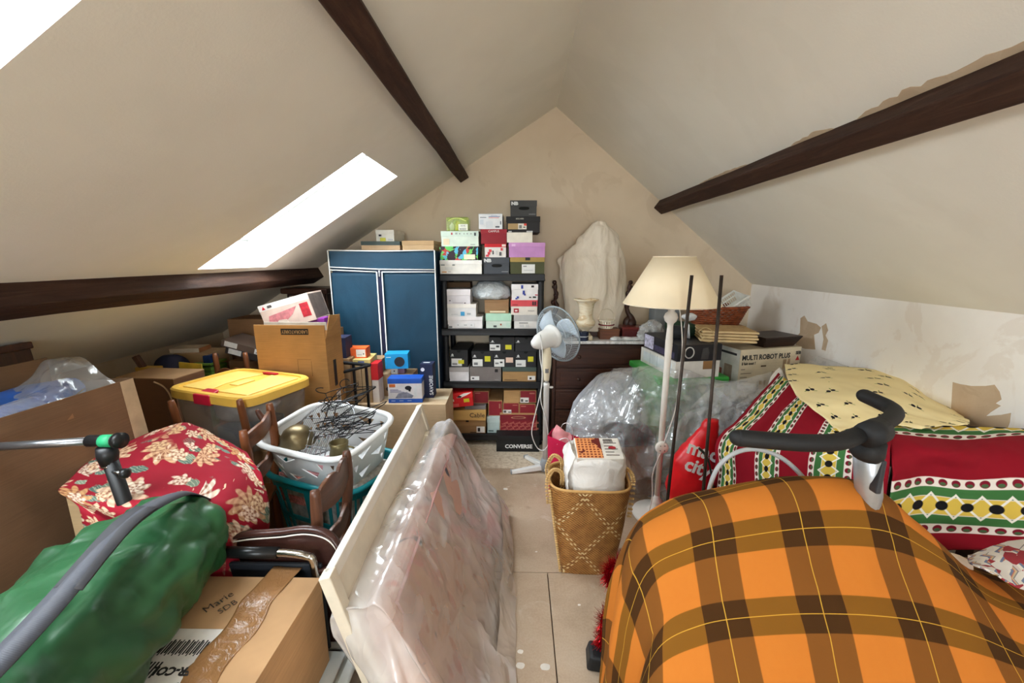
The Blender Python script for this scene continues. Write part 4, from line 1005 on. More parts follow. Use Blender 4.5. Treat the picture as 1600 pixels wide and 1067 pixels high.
# robot carton
sup = carton('moving_carton', 'brown carton supporting the cream robot carton', .50, .34, .55, (1.66, 2.60, 0), rz=.22, m=card((150, 118, 84)))
ncr = card((222, 208, 178))
rbt = carton('appliance_box', 'cream carton lettered MULTI ROBOT PLUS', .47, .25, .355, (1.645, 2.625, .55), rz=.24, m=ncr)
MB().box(-.2358, -.234, .004, .246, .004, .351).obj('printed_side', mt((226, 224, 214), .55), rbt)
text('MULTI ROBOT PLUS', .046, mt((34, 32, 34), .5, bump=0), rbt, T(-.222, -.0014, .30) @ FRONT, align='LEFT', bold=.0012, sx=.9)
text('il fait tout !', .026, mt((50, 46, 44), .5, bump=0), rbt, T(-.22, -.0014, .262) @ FRONT, align='LEFT', sx=.9, bold=.0006)
text('SEB', .03, mt((34, 32, 34), .5, bump=0), rbt, T(.212, -.0014, .315) @ FRONT, bold=.0012, sx=.9)
MB().prism([(.196, .265), (.228, .265), (.212, .295)], -.0014, .002).obj('logo', mt((190, 40, 40), .5), rbt)
for k in range(8): MB().box(-.22, -.17 - .02 * (k % 3 == 0) + .03 * (k % 2), -.001, .002, .222 - k * .027, .226 - k * .027).obj('printed_line', mt((110, 96, 80), .6), rbt)
for x0, x1, z0, z1, c in ((.10, .125, .18, .275, (176, 150, 116)), (.135, .155, .18, .28, (184, 158, 124)), (.02, .10, .15, .20, (170, 146, 112)), (-.07, -.02, .08, .14, (176, 150, 116)), (.03, .18, .10, .145, (190, 164, 130)), (-.07, -.03, .235, .245, (100, 80, 60))):
    MB().box(x0, x1, -.001, .002, z0, z1).obj('printed_picture', mt(c, .6, var=.15, sc_=30), rbt, bevel=.0004)
for k, (y0, y1, z0, z1, c) in enumerate(((.06, .13, .12, .24, (170, 150, 130)), (.15, .2, .1, .2, (180, 110, 96)), (.05, .12, .03, .1, (120, 170, 170)), (.03, .2, .31, .325, (60, 60, 60)), (.21, .235, .3, .33, (40, 38, 40)), (.21, .232, .275, .295, (190, 40, 40)))):
    MB().box(-.2366, -.234, y0, y1, z0, z1).obj('printed_picture', mt(c, .6, var=.1), rbt)
MB().prism([(-.05, .005), (.06, .005), (.05, .05), (-.03, .06)], 0, .001, T(0, .2, .3555) @ RX(PI / 2)).obj('printed_picture', mt((196, 178, 148), .6, var=.2, sc_=30), rbt)

# woven mats
nwv = NM('seagrass'); o = nwv.coord('Object'); xs = nwv.sep(o)
wv = nwv.m('SINE', xs[0] * 700.0) * nwv.m('SINE', xs[1] * 700.0)
nwv.bump(wv, .5, .004)
M_sea = nwv.done(nwv.ramp(wv * .3 + nwv.noise(o, 20, 3) * .6 + .1, [(.25, (158, 122, 76)), (.6, (206, 176, 124))]), .8)
for k in range(4):
    m_ = thing('woven_mat', ['lowest woven seagrass mat of the stack beside the lamp', 'second woven seagrass mat up in the stack beside the lamp', 'third woven seagrass mat up in the stack beside the lamp', 'topmost woven seagrass mat of the stack beside the lamp'][k], 'placemat', (1.335 + .004 * (k % 2), 2.66, .958 + .0185 * k), rz=-.22 + .04 * (k % 2), group='stacked seagrass mats')
    MB().box(-.155, .165, -.12, .14, 0, .018).obj('weave', M_sea, m_, bevel=.006)
    MB().tube([(-.155, -.12, .009), (.165, -.12, .009), (.165, .14, .009), (-.155, .14, .009)], .007, 6, closed=True).obj('braided_edge', mt((214, 190, 144), .8, bump=.3), m_)
MB()
tag(MB().tube(smooth_path([AY(1100, 525, 2.50), AY(1092, 518, 2.47), AY(1104, 512, 2.48), AY(1115, 522, 2.5), AY(1096, 530, 2.48), AY(1108, 534, 2.48), AY(1118, 530, 2.5)], 6), .0028, 5).obj('raffia_string', mt((206, 180, 130), .8), smooth=True), 'loose raffia string curled beside the woven mats', 'string')
# dark tray box
db = thing('wooden_tray', 'dark brown wooden tray box with flared sides on the robot carton', 'tray', (1.70, 2.74, .905), rz=.28)
Mt = wood((58, 36, 26), (34, 20, 15), 0, .45)
MB().box(-.12, .12, -.07, .09, 0, .062, tx=.03, ty=.03).obj('body', Mt, db, bevel=.003)
MB().box(-.152, .152, -.102, .122, .062, .072).obj('lid', Mt, db, bevel=.003)
# tall carton hidden behind, carrying the wicker basket
tc = carton('moving_carton', 'tall brown carton behind the stack, under the wicker basket', .36, .24, .985, (1.50, 3.02, 0), m=card((146, 112, 78)))
wk = thing('wicker_basket', 'reddish brown oval wicker basket holding a white plastic basket', 'basket', (1.50, 3.12, .986), rz=.05)
MW = mt((136, 70, 38), .6, var=.25, sc_=30, bump=.3)
bh_ = .135
MB().lathe([(0, 0), (.13, .0), (.14, .006)], 32, sx=1.25, sy=.8).obj('base', MW, wk)
for k in range(9):
    z_ = .006 + k * (bh_ - .012) / 8; r_ = .135 + .045 * k / 8
    MB().tube([(r_ * 1.25 * math.cos(2 * PI * i / 60), (r_ + .003 * ((i + k) % 2)) * .8 * math.sin(2 * PI * i / 60), z_ + .0015 * (1 if (i + k) % 2 else -1)) for i in range(60)], .0075, 6, closed=True).obj('wicker_row', MW, wk, smooth=True)
for i in range(20):
    a_ = 2 * PI * i / 20
    MB().tube([(.134 * 1.25 * math.cos(a_), .134 * .8 * math.sin(a_), 0), (.182 * 1.25 * math.cos(a_), .182 * .8 * math.sin(a_), bh_)], .004, 5).obj('stake', MW, wk)
MB().tube([(.183 * 1.25 * math.cos(2 * PI * i / 50), .183 * .8 * math.sin(2 * PI * i / 50), bh_) for i in range(50)], .012, 8, closed=True).obj('braided_rim', MW, wk, smooth=True)
# white plastic basket tipped in it
pb = thing('plastic_basket', 'white slotted plastic basket tipped inside the wicker basket', 'basket', (1.60, 3.13, 1.075), rot=(.15, -.62, .0))
M_pw = mt((222, 222, 214), .45, var=.03)
def slat_wall(mb, p0, p1, h, flare, k):
    p0 = Vector(p0); p1 = Vector(p1)
    for i in range(k + 1):
        q = p0.lerp(p1, i / k); mb.tube([q, q + Vector(flare) + Vector((0, 0, h))], .0035, 4)
sl = MB(); L_, W_, H_ = .13, .085, .075
for a, b, fl_ in (((-L_, -W_, 0), (L_, -W_, 0), (0, -.012, 0)), ((-L_, W_, 0), (L_, W_, 0), (0, .012, 0)), ((-L_, -W_, 0), (-L_, W_, 0), (-.012, 0, 0)), ((L_, -W_, 0), (L_, W_, 0), (.012, 0, 0))): slat_wall(sl, a, b, H_, fl_, 16)
sl.obj('slotted_wall', M_pw, pb)
MB().box(-L_, L_, -W_, W_, -.003, .003).obj('base', M_pw, pb)
for z_, e_ in ((.0, .0), (.04, .006), (H_, .012)): MB().tube([(-L_ - e_, -W_ - e_, z_), (L_ + e_, -W_ - e_, z_), (L_ + e_, W_ + e_, z_), (-L_ - e_, W_ + e_, z_)], .005 if z_ < .07 else .009, 6, closed=True).obj('rim', M_pw, pb)
# odds and ends behind the lamp
carton('grey_carton', 'grey carton standing on the dresser behind the lamp shade', .19, .14, .26, (xy(1043, 3.15, 490), 3.16, dz), col=(120, 124, 124))
rg = densify([(1.02, 3.03, dz + .001, .07, .045), (1.02, 3.03, dz + .03, .1, .06), (1.02, 3.03, dz + .09, .095, .06), (1.03, 3.03, dz + .14, .06, .04), (1.05, 3.03, dz + .165, .02, .015)])
for i, r in enumerate(rg): rg[i] = (r[0] - .02, r[1] + .06, r[2], r[3], r[4])
tag(loftmb(rg, 34, .03, 22, 8).obj('plastic_bag', M_film, smooth=True), 'crumpled cloudy plastic bag at the end of the dresser', 'bag')
cl = densify([(1.14, 2.84, .957, .09, .07), (1.14, 2.84, .99, .11, .08), (1.13, 2.84, 1.03, .1, .07), (1.12, 2.84, 1.05, .04, .03)])
tag(loftmb(cl, 28, .02, 14, 9).obj('folded_bag', mt((26, 52, 32), .7, var=.2), smooth=True), 'dark green folded bag lying on the black appliance box', 'bag')
cl = densify([(1.06, 2.72, .957, .05, .05), (1.06, 2.72, .99, .07, .06), (1.05, 2.72, 1.02, .06, .05), (1.05, 2.72, 1.035, .02, .02)])
tag(loftmb(cl, 28, .015, 16, 3).obj('cap', mt((30, 32, 34), .8, var=.2), smooth=True), 'black cloth cap on the black appliance box', 'cap')
cl = [[AZ(1062, 524, .957), AZ(1070, 527, .957), AZ(1078, 529, .957)], [AZ(1066, 522, .975), AZ(1072, 524, .975), AZ(1078, 526, .974)], [AY(1071, 497, 2.62), AY(1074, 503, 2.60), AY(1077, 508, 2.58)]]
tag(cloth('paper_slip', cl, mt((232, 232, 230), .7), n=3, wr=.001, solid=.001), 'small folded white paper slip before the green bag', 'paper')
cl = densify([(1.21, 2.90, 1.045, .03, .02), (1.21, 2.90, 1.065, .055, .03), (1.21, 2.90, 1.085, .045, .03), (1.215, 2.9, 1.1, .015, .01)])
tag(loftmb(cl, 22, .012, 24, 6).obj('tissue', mt((232, 234, 234), .7), smooth=True), 'crumpled white tissue behind the woven mats', 'tissue')

# ================================================================== PLASTIC SHEET OVER BEDDING
M_sheetp = clear_mat('clear_sheet', (228, 232, 236), .26, .22, .2, 3.2, .55, crease=True)
duv = densify([(.60, 2.78, 0, .22, .19), (.60, 2.78, .12, .25, .22), (.61, 2.78, .35, .25, .22), (.64, 2.78, .55, .2, .19), (.68, 2.78, .66, .12, .12), (.68, 2.78, .69, .03, .03)])
tag(loftmb(duv, 40, .035, 6, 3).obj('bedding_bundle', mt((176, 178, 184), .85, var=.08), smooth=True), 'pale grey bedding bundle under the clear plastic sheet', 'bedding')
bc = carton('moving_carton', 'brown carton behind the woven basket, under the clear sheet', .34, .14, .33, (.68, 2.37, 0), rz=.1, m=card((146, 106, 74)))
rg = densify([(.72, 2.44, .332, .13, .06), (.72, 2.44, .36, .15, .075), (.70, 2.45, .41, .14, .075), (.68, 2.46, .45, .10, .05), (.67, 2.46, .46, .03, .02)])
tag(loftmb(rg, 40, .035, 11, 6, pw=3.5).obj('cushion', mt((34, 40, 46), .8, var=.12), smooth=True), 'dark slate cushion pressed under the clear plastic sheet', 'cushion')
ps = [[AY(948, 584, 2.66), AY(990, 572, 2.58), AY(1055, 577, 2.46), AY(1120, 592, 2.42), AY(1195, 602, 2.42)],
      [AY(915, 613, 2.56), AY(970, 606, 2.48), AY(1050, 612, 2.37), AY(1130, 625, 2.34), AY(1197, 632, 2.33)],
      [AY(889, 653, 2.50), AY(950, 660, 2.40), AY(1040, 665, 2.32), AY(1120, 675, 2.27), AY(1185, 662, 2.28)],
      [AY(881, 695, 2.45), AY(940, 712, 2.35), AY(1030, 722, 2.28), AY(1110, 730, 2.23), AY(1162, 722, 2.22)],
      [V(.30, 2.46, .006), V(.52, 2.36, .006), V(.80, 2.33, .006), V(1.0, 2.26, .006), V(1.2, 2.24, .006)]]
sh1 = thing('plastic_sheet', 'large crumpled clear plastic sheet draped over bedding and green crate', 'plastic sheet', (.8, 2.4, 0))
off = Vector((.8, 2.4, 0))
cloth('outer_layer', [[p - off for p in r] for r in ps], M_sheetp, sh1, n=26, wr=.018, wscale=3.0, seed=3, solid=0, stretch=(1.2, 1, .5), creases=150, cream=.035)
ps2 = [[p + Vector((.015, .07, -.03)) for p in r] for r in ps]
cloth('inner_layer', [[p - off for p in r] for r in ps2], M_sheetp, sh1, n=20, wr=.02, wscale=3.2, seed=8, solid=0, stretch=(.5, 1, 1.2), creases=90, cream=.03)
fl2 = [[AY(1120, 600, 2.38), AY(1170, 590, 2.40), AY(1230, 575, 2.45)], [AY(1090, 625, 2.30), AY(1150, 622, 2.30), AY(1200, 615, 2.34)], [AY(1060, 660, 2.24), AY(1120, 650, 2.24), AY(1180, 645, 2.27)], [AY(1050, 690, 2.22), AY(1100, 678, 2.2), AY(1150, 672, 2.22)]]
cloth('loose_flap', [[p - off for p in r] for r in fl2], M_sheetp, sh1, n=16, wr=.012, wscale=5, seed=5, solid=0, stretch=(.5, 1, 1.4), creases=30)

# ================================================================== BAGS AND BASKET ON THE FLOOR
gb_ = thing('gift_bag', 'bright pink paper gift bag with white ribbon handles', 'bag', (xy(880, 2.36, 720), 2.36, 0), rz=-.35)
M_pink = mt((214, 30, 84), .5, var=.06)
hw, hd, hh_ = .075, .05, .40
def wallq(a, b, c, d): return MB().grid([[a, tuple((Vector(a) + Vector(b)) / 2), b], [tuple((Vector(a) + Vector(d)) / 2), tuple((Vector(a) + Vector(b) + Vector(c) + Vector(d)) / 4), tuple((Vector(b) + Vector(c)) / 2)], [d, tuple((Vector(d) + Vector(c)) / 2), c]])
for a, b, c, d in (((-hw, -hd, 0), (hw, -hd, 0), (hw + .012, -hd, hh_ - .03), (-hw - .012, -hd - .01, hh_ + .02)), ((-hw, hd, 0), (hw, hd, 0), (hw + .01, hd, hh_ - .01), (-hw - .01, hd + .01, hh_ + .02)), ((-hw, -hd, 0), (-hw, hd, 0), (-hw - .01, hd + .01, hh_ + .02), (-hw - .012, -hd - .01, hh_ + .02)), ((hw, -hd, 0), (hw, hd, 0), (hw + .01, hd, hh_ - .01), (hw + .012, -hd, hh_ - .03))):
    wallq(a, b, c, d).obj('side', M_pink, gb_, solid=.0015)
MB().box(-hw, hw, -hd, hd, 0, .002).obj('bottom', M_pink, gb_)
MB().tube(smooth_path([(-.03, -hd - .004, hh_ - .03), (-.01, -hd + .01, hh_ + .0), (.03, -hd + .03, hh_ - .0), (.05, -hd - .002, hh_ - .05)]), .006, 6, flat=.25).obj('ribbon_handle', mt((236, 226, 226), .5), gb_, smooth=True)
MB().tube(smooth_path([(-.05, hd - .004, hh_ - .03), (-.02, hd, hh_ + .06), (.03, hd, hh_ + .06), (.055, hd - .004, hh_ - .04)]), .006, 6, flat=.25).obj('ribbon_handle', mt((236, 226, 226), .5), gb_, smooth=True)
cl = [[(-.06, -.02, .33), (0, -.03, .34), (.06, -.02, .32)], [(-.07, -.02, .42), (0, -.01, .43), (.05, 0, .41)], [(-.05, .01, .47), (-.01, .015, .44), (.03, .02, .43)]]
cloth('tissue_paper', cl, mt((226, 150, 156), .7), gb_, n=8, wr=.012, wscale=22, solid=.001)

# plaited basket
nbk = NM('plaited_reed'); o = nbk.coord('Object'); xs = nbk.sep(o)
wv = nbk.m('SINE', (xs[0] + xs[1]) * 420.0) * nbk.m('SINE', xs[2] * 520.0)
dg1 = nbk.fr((xs[0] * .9 + xs[2] * .72) * 4.6 + .22); dg2 = nbk.fr((xs[0] * .9 - xs[2] * .72) * 4.6 + .02)
dash = nbk.step(nbk.m('SINE', xs[2] * 260.0), -.1, .25)
ln = nbk.m('MAXIMUM', nbk.m('MAXIMUM', nbk.band(dg1, .46, .016, .005), nbk.band(dg1, .53, .016, .005)), nbk.m('MAXIMUM', nbk.band(dg2, .46, .016, .005), nbk.band(dg2, .53, .016, .005))) * dash
base_ = nbk.ramp(wv * .22 + nbk.noise(o, 26, 4) * .7 + .12, [(.25, (112, 70, 30)), (.5, (164, 112, 56)), (.75, (188, 138, 76))])
nbk.bump(wv, .5, .004)
M_reed = nbk.done(nbk.mix(ln, base_, (226, 202, 152)), .6, 0, .35)
bkx, bky = .335, 1.80
pk = thing('plaited_basket', 'tall plaited reed basket with braided loop handles', 'basket', (bkx, bky, 0), rz=-.04)
rg = densify([(0, 0, .0, .125, .10), (0, 0, .012, .13, .105), (0, 0, .12, .150, .118), (0, 0, .25, .168, .128), (0, 0, .38, .182, .136), (0, 0, .455, .188, .14)], 5)
wl_ = loftmb(rg, 56, .003, 8, 2, pw=4.0, cap=False)
wl_.obj('woven_body', M_reed, pk, smooth=True, solid=-.006)
MB().box(-.122, .122, -.098, .098, .002, .008).obj('base', M_reed, pk)
rim = []
for j in range(56):
    th = 2 * PI * j / 56; c, s = math.cos(th), math.sin(th)
    rim.append((.186 * math.copysign(abs(c) ** .5, c), .138 * math.copysign(abs(s) ** .5, s), .456))
MB().tube(rim, .0065, 8, closed=True).obj('rim', mt((196, 152, 92), .6, bump=.3), pk, smooth=True)
M_rope = mt((196, 160, 104), .75, bump=.4)
for s_ in (-1, 1):
    for pth in ([(s_ * .186, -.075, .30), (s_ * .196, -.07, .46), (s_ * .19, -.03, .50), (s_ * .165, .03, .50), (s_ * .19, .06, .46), (s_ * .192, .07, .36)],) if s_ > 0 else ([(-.19, -.08, .36), (-.197, -.075, .465), (-.17, -.05, .51), (-.13, -.03, .485), (-.125, -.02, .42)], [(-.186, .06, .40), (-.195, .05, .47), (-.165, .055, .53), (-.125, .06, .50), (-.12, .06, .44)]):
        pts_ = smooth_path(pth, 7); b_ = MB()
        for i, p in enumerate(pts_):
            t_ = (pts_[min(i + 1, len(pts_) - 1)] - pts_[max(i - 1, 0)]).normalized()
            a_ = Vector((0, 1, .3)).cross(t_).normalized(); c_ = t_.cross(a_)
            for q_ in (a_, -a_): b_.sphere(p + q_ * .0055, .0065, .0065, .0055, 8, 5)
        b_.obj('braided_handle', M_rope, pk, smooth=True)
side = MB()
for k in range(34): side.sphere((-.13 - .058 * k / 33, -.0 - .10 - .038 * k / 33, .015 + .44 * k / 33), .007, .007, .007, 8, 5)
side.obj('corner_braid', M_rope, pk, smooth=True)
# white shopping bag standing in the basket
nsb = NM('bag_film'); o = nsb.coord('Object'); qn = nsb.noise(o, 12, 5, .55, 1.2)
nsb.bump(qn, .55, .02)
M_bag2 = nsb.done(nsb.ramp(qn, [(.3, (224, 220, 214)), (.7, (242, 240, 236))]), .45, 0, .4)
wb_ = thing('grocery_bag', 'white plastic bag with waffle packet print standing in the plaited basket', 'bag', (bkx + .025, bky + .0, 0.012))
rg = densify([(0, 0, 0, .10, .08), (0, 0, .06, .112, .088), (0, 0, .2, .118, .094), (0, 0.0, .40, .132, .105), (.0, .0, .50, .146, .108), (0, .005, .56, .142, .108), (0, .02, .588, .115, .085), (0, .03, .592, .03, .02)], 5)
loftmb(rg, 44, .02, 9, 5, pw=2.7).obj('film', M_bag2, wb_, smooth=True)
npn = NM('waffle_print'); o = npn.coord('Object'); xs = npn.sep(o)
br = npn.t.nodes.new('ShaderNodeTexBrick'); npn.put(br.inputs['Vector'], npn.scale(o, (1, 1, 1)))
br.offset = 0; br.inputs['Scale'].default_value = 46; br.inputs['Mortar Size'].default_value = .16; br.inputs['Brick Width'].default_value = .8; br.inputs['Row Height'].default_value = .7
br.inputs['Color1'].default_value = lin((112, 40, 26)); br.inputs['Color2'].default_value = lin((140, 62, 34)); br.inputs['Mortar'].default_value = lin((226, 150, 92))
pc = npn.mix(npn.step(npn.noise(o, 14, 3), .56, .6), S(npn, br.outputs[0]), (104, 34, 30))
M_waf = npn.done(pc, .45)
pm_ = T(0, -.02, .582) @ RX(.28)
MB().box(-.095, .118, -.07, .07, -.02, .022, pm_).obj('packet', mt((222, 216, 206), .5), wb_, bevel=.004)
MB().box(-.09, .025, -.066, .066, .0215, .0235, pm_).obj('printed_picture', M_waf, wb_)
for k in range(6): MB().box(.04, .10 - .02 * (k % 2), -.05 + .02 * k, -.045 + .02 * k, .0215, .0232, pm_).obj('printed_line', mt((120, 110, 104), .6), wb_)
MB().lathe([(.018, 0), (.018, .001)], 16, pm_ @ T(.075, .0, .0222), sx=1, sy=.6).obj('printed_oval', mt((170, 30, 44), .5), wb_)
for k in range(9): MB().box(.042 + k * .005, .0445 + k * .005, .035, .06, .0215, .0232, pm_).obj('barcode_bar', mt((70, 66, 66), .6), wb_)
cl = [[(-.13, -.1, .40), (-.135, -.04, .42), (-.12, .05, .42)], [(-.135, -.09, .50), (-.142, -.03, .54), (-.13, .05, .52)], [(-.10, -.08, .585), (-.12, -.02, .625), (-.11, .05, .61)]]
cloth('bag_edge', cl, M_bag2, wb_, n=8, wr=.01, wscale=16, solid=.001)
# red shopping bag
rdx, rdy = xy(1092, 2.02, 740), 2.06
rd = thing('shopping_bag', 'red plastic shopping bag with white lettering leaning by the rods', 'bag', (rdx, rdy, 0))
M_rd = mt((212, 22, 30), .35, var=.07, bump=.2)
rg = densify([(0, 0, 0, .10, .07), (0, 0, .10, .125, .085), (-.015, 0, .26, .135, .085), (-.005, 0, .40, .115, .075), (.02, 0, .50, .085, .055), (.045, 0, .58, .055, .035), (.06, .0, .64, .025, .015)], 5)
loftmb(rg, 44, .022, 8, 7, pw=2.4).obj('film', M_rd, rd, smooth=True)
mt_t = mt((240, 236, 234), .4, bump=0)
TM = T(-.01, -.088, .50) @ RX(-.22) @ FRONT @ RZ(-.32)
text('mad', .10, mt_t, rd, TM, bold=.003); text('city b', .10, mt_t, rd, T(.0, -.106, .405) @ RX(-.1) @ FRONT @ RZ(-.34), bold=.003)
# purple pouch with care tag
pp = thing('purple_pouch', 'purple translucent pouch with a white tag beside the red bag', 'pouch', (xy(1146, 1.92, 750), 1.93, 0))
rg = densify([(0, 0, 0, .08, .05), (0, 0, .15, .09, .06), (0, 0, .35, .085, .055), (-.01, 0, .45, .06, .04), (-.02, 0, .51, .02, .015)], 4)
loftmb(rg, 30, .015, 10, 9).obj('pouch_body', mt((92, 40, 120), .45, var=.15), pp, smooth=True)
MB().box(.035, .058, -.075, -.0735, .27, .36, RY(.1)).obj('care_tag', mt((222, 220, 216), .6), pp)
for k in range(4): MB().box(.039, .054, -.0756, -.073, .285 + k * .016, .289 + k * .016, RY(.1)).obj('printed_line', mt((100, 100, 100), .6), pp)
# black perforated strap between them
tag(MB().tube(smooth_path([AY(1092, 700, 1.90), AY(1105, 715, 1.88), AY(1112, 745, 1.87), V(1.0, 1.87, .2), V(1.0, 1.87, .0)]), .012, 8, flat=.4).obj('bag_strap', mt((24, 30, 24), .5, var=.3, sc_=60), smooth=True), 'black patterned strap hanging between red bag and purple pouch', 'strap')
# ================================================================== PRINTED CLOTHS
def plaid_mat():
    n = NM('orange_plaid'); u, v, _ = n.sep(n.coord('UV'))
    P_, W_ = .226, .212
    a = n.band(n.fr(u / P_), .5, .24, .006); b = n.band(n.fr(v / .138), .5, W_, .006)
    l1 = n.band(n.fr(u / P_), .5, .005, .003); l2 = n.band(n.fr(v / .138), .5, .005, .0025)
    tw = n.m('SINE', (u + v) * 2600.0) * .5 + .5
    c0 = n.mix(n.noise(n.coord('UV'), 60, 2) * .25, (190, 112, 42), (200, 124, 52))
    c = n.mix(a, c0, (120, 74, 30)); c = n.mix(b * (1.0 - a), c, (122, 80, 26)); c = n.mix(a * b, c, (66, 41, 18))
    ln = n.m('MAXIMUM', l1, l2)
    c = n.mix(ln * .85, c, (206, 158, 56))
    n.bump(tw + n.noise(n.coord('UV'), 300, 2), .12, .002)
    return n.done(c, .9, 0, .1)
M_plaid = plaid_mat()
def provence(vert):
    n = NM('provencal_print'); u, v, _ = n.sep(n.coord('UV'))
    t, s = (u, v) if vert else (v, u)
    PER = .27 if vert else .40
    p = n.fr(t / PER + .12)
    col = n.mix(n.noise(n.coord('UV'), 30, 3) * .3, (132, 14, 30), (150, 20, 38))
    p = (p - .70) * 1.2 + .70
    bandz = n.band(p, .70, .30, .004)
    col = n.mix(bandz, col, (232, 222, 212))
    for c_ in (.55, .85): col = n.mix(n.band(p, c_, .048, .004), col, (62, 112, 60))
    col = n.mix(n.band(p, .70, .095, .004), col, (214, 184, 78))
    zig = n.m('ABSOLUTE', n.fr(s / (PER * .2)) - .5) * .26
    col = n.mix(n.band(n.m('ABSOLUTE', p - .70), zig, .016, .005), col, (236, 232, 222))
    def dots(c_, per, rx, ry, off, cc):
        nonlocal col
        f = n.fr(s / per + off) - .5
        d = (f / rx) * (f / rx) + ((p - c_) / ry) * ((p - c_) / ry)
        col = n.mix(1.0 - n.step(d, .75, 1.1), col, cc)
    dots(.70, PER * .2, .26, .055, 0, (24, 22, 24))
    for c_ in (.45, .95):
        dots(c_, PER * .11, .36, .040, 0, (120, 20, 40)); dots(c_ + .014, PER * .11, .24, .018, 0, (70, 96, 62))
    n.bump(n.noise(n.coord('UV'), 500, 2), .08, .002)
    return n.done(col, .85, 0, .15)
M_provV = provence(True); M_provH = provence(False)
def olive_mat():
    n = NM('olive_print'); uv = n.coord('UV'); u, v, _ = n.sep(uv)
    ps_ = n.sep(n.vor(n.comb(u, v, 0.0), 7.5, rnd=.5, out='Position'))
    dx, dy = u - ps_[0], v - ps_[1]
    col = n.mix(n.noise(uv, 9, 3), (246, 226, 166), (250, 234, 184))
    def ell(cx, cy, rx, ry, ang, cc):
        nonlocal col
        x, y = dx - cx, dy - cy
        xr = x * math.cos(ang) + y * math.sin(ang); yr = y * math.cos(ang) - x * math.sin(ang)
        d = (xr / rx) * (xr / rx) + (yr / ry) * (yr / ry)
        col = n.mix(1.0 - n.step(d, .8, 1.15), col, cc)
    for cx, cy, an in ((.02, .01, .5), (-.018, .012, 2.5), (.004, -.02, 1.4)): ell(cx, cy, .0085, .0024, an, (140, 150, 80))
    ell(-.008, .002, .009, .011, .3, (22, 18, 30)); ell(.011, -.004, .0085, .0095, -.4, (26, 20, 36))
    return n.done(col, .85, 0, .15)
M_olive = olive_mat()
def floral_mat():
    n = NM('floral_print'); uv = n.coord('UV'); u, v, _ = n.sep(uv)
    col = n.mix(n.noise(uv, 7, 3), (134, 18, 36), (152, 24, 42))
    wob = n.noise(uv, 26, 3, .6, .6) - .5
    clus = n.step(n.noise(uv, 2.6, 2), .36, .44)
    w2 = n.comb(u + wob * .03, v + wob * .03, 0.0)
    # leaves
    d2 = n.vor(n.scale(w2, (1, 1.7, 1)), 13); c2 = n.sep(n.vor(n.scale(w2, (1, 1.7, 1)), 13, out='Color'))
    leaf = (1.0 - n.step(d2, .34, .40)) * n.step(c2[0], .2, .21) * clus
    lc = n.ramp(c2[1], [(0, (60, 84, 76)), (.4, (92, 116, 104)), (.7, (160, 168, 140)), (1, (70, 92, 80))])
    vein = n.step(n.m('SINE', (u - v) * 420.0 + wob * 20.0), .5, .9)
    col = n.mix(leaf, col, n.mix(vein * .4, lc, (196, 196, 166)))
    # big blossoms
    uo = n.comb(u, v, 3.0)
    pos = n.sep(n.vor(uo, 6.2, rnd=.8, out='Position')); cc = n.sep(n.vor(uo, 6.2, rnd=.8, out='Color'))
    dx, dy = u - pos[0], v - pos[1]
    r = n.m('SQRT', dx * dx + dy * dy); th = n.m('ARCTAN2', dy, dx)
    pet = n.m('SINE', th * 9.0 + r * 60.0) * .2 + .9
    rr = r / pet + wob * .022
    fl_ = (1.0 - n.step(rr, .060, .068)) * n.step(cc[0], .12, .13) * n.step(n.noise(uv, 2.6, 2), .36, .44)
    fcol = n.ramp(cc[1], [(0, (226, 206, 176)), (.35, (214, 160, 112)), (.6, (232, 222, 204)), (.8, (196, 140, 80)), (1, (222, 190, 150))])
    sh_ = n.step(n.m('SINE', th * 9.0 + r * 60.0), -.9, .2) * .55 + n.step(n.m('SINE', r * 330.0 + wob * 6.0), -.6, .8) * .3
    fcol = n.mix(sh_, (128, 74, 52), fcol)
    col = n.mix(fl_, col, fcol)
    uo2 = n.comb(u, v, 11.0)
    pos2 = n.sep(n.vor(uo2, 11.0, rnd=.9, out='Position')); cc2 = n.sep(n.vor(uo2, 11.0, rnd=.9, out='Color'))
    ex, ey = u - pos2[0], v - pos2[1]
    r2 = n.m('SQRT', ex * ex + ey * ey); th2 = n.m('ARCTAN2', ey, ex)
    pw2 = n.m('SINE', th2 * 6.0 + r2 * 90.0)
    f2 = (1.0 - n.step(r2 / (pw2 * .18 + .9) + wob * .02, .030, .036)) * n.step(cc2[0], .4, .41) * n.step(n.noise(uv, 2.6, 2), .34, .42)
    fc2 = n.mix(n.step(pw2, -.8, .4) * .6 + n.step(n.m('SINE', r2 * 520.0), -.5, .7) * .35, (146, 96, 74), n.ramp(cc2[1], [(0, (238, 226, 206)), (.5, (226, 196, 160)), (.75, (212, 172, 110)), (1, (236, 214, 196))]))
    col = n.mix(f2, col, fc2)
    # sprigs
    d3 = n.vor(n.scale(w2, (1.8, .5, 1)), 24)
    spg = (1.0 - n.step(d3, .14, .2)) * n.step(n.noise(uv, 4.5, 2), .53, .57)
    col = n.mix(spg, col, (214, 190, 160))
    return n.done(col, .8, 0, .2)
M_floral = floral_mat()
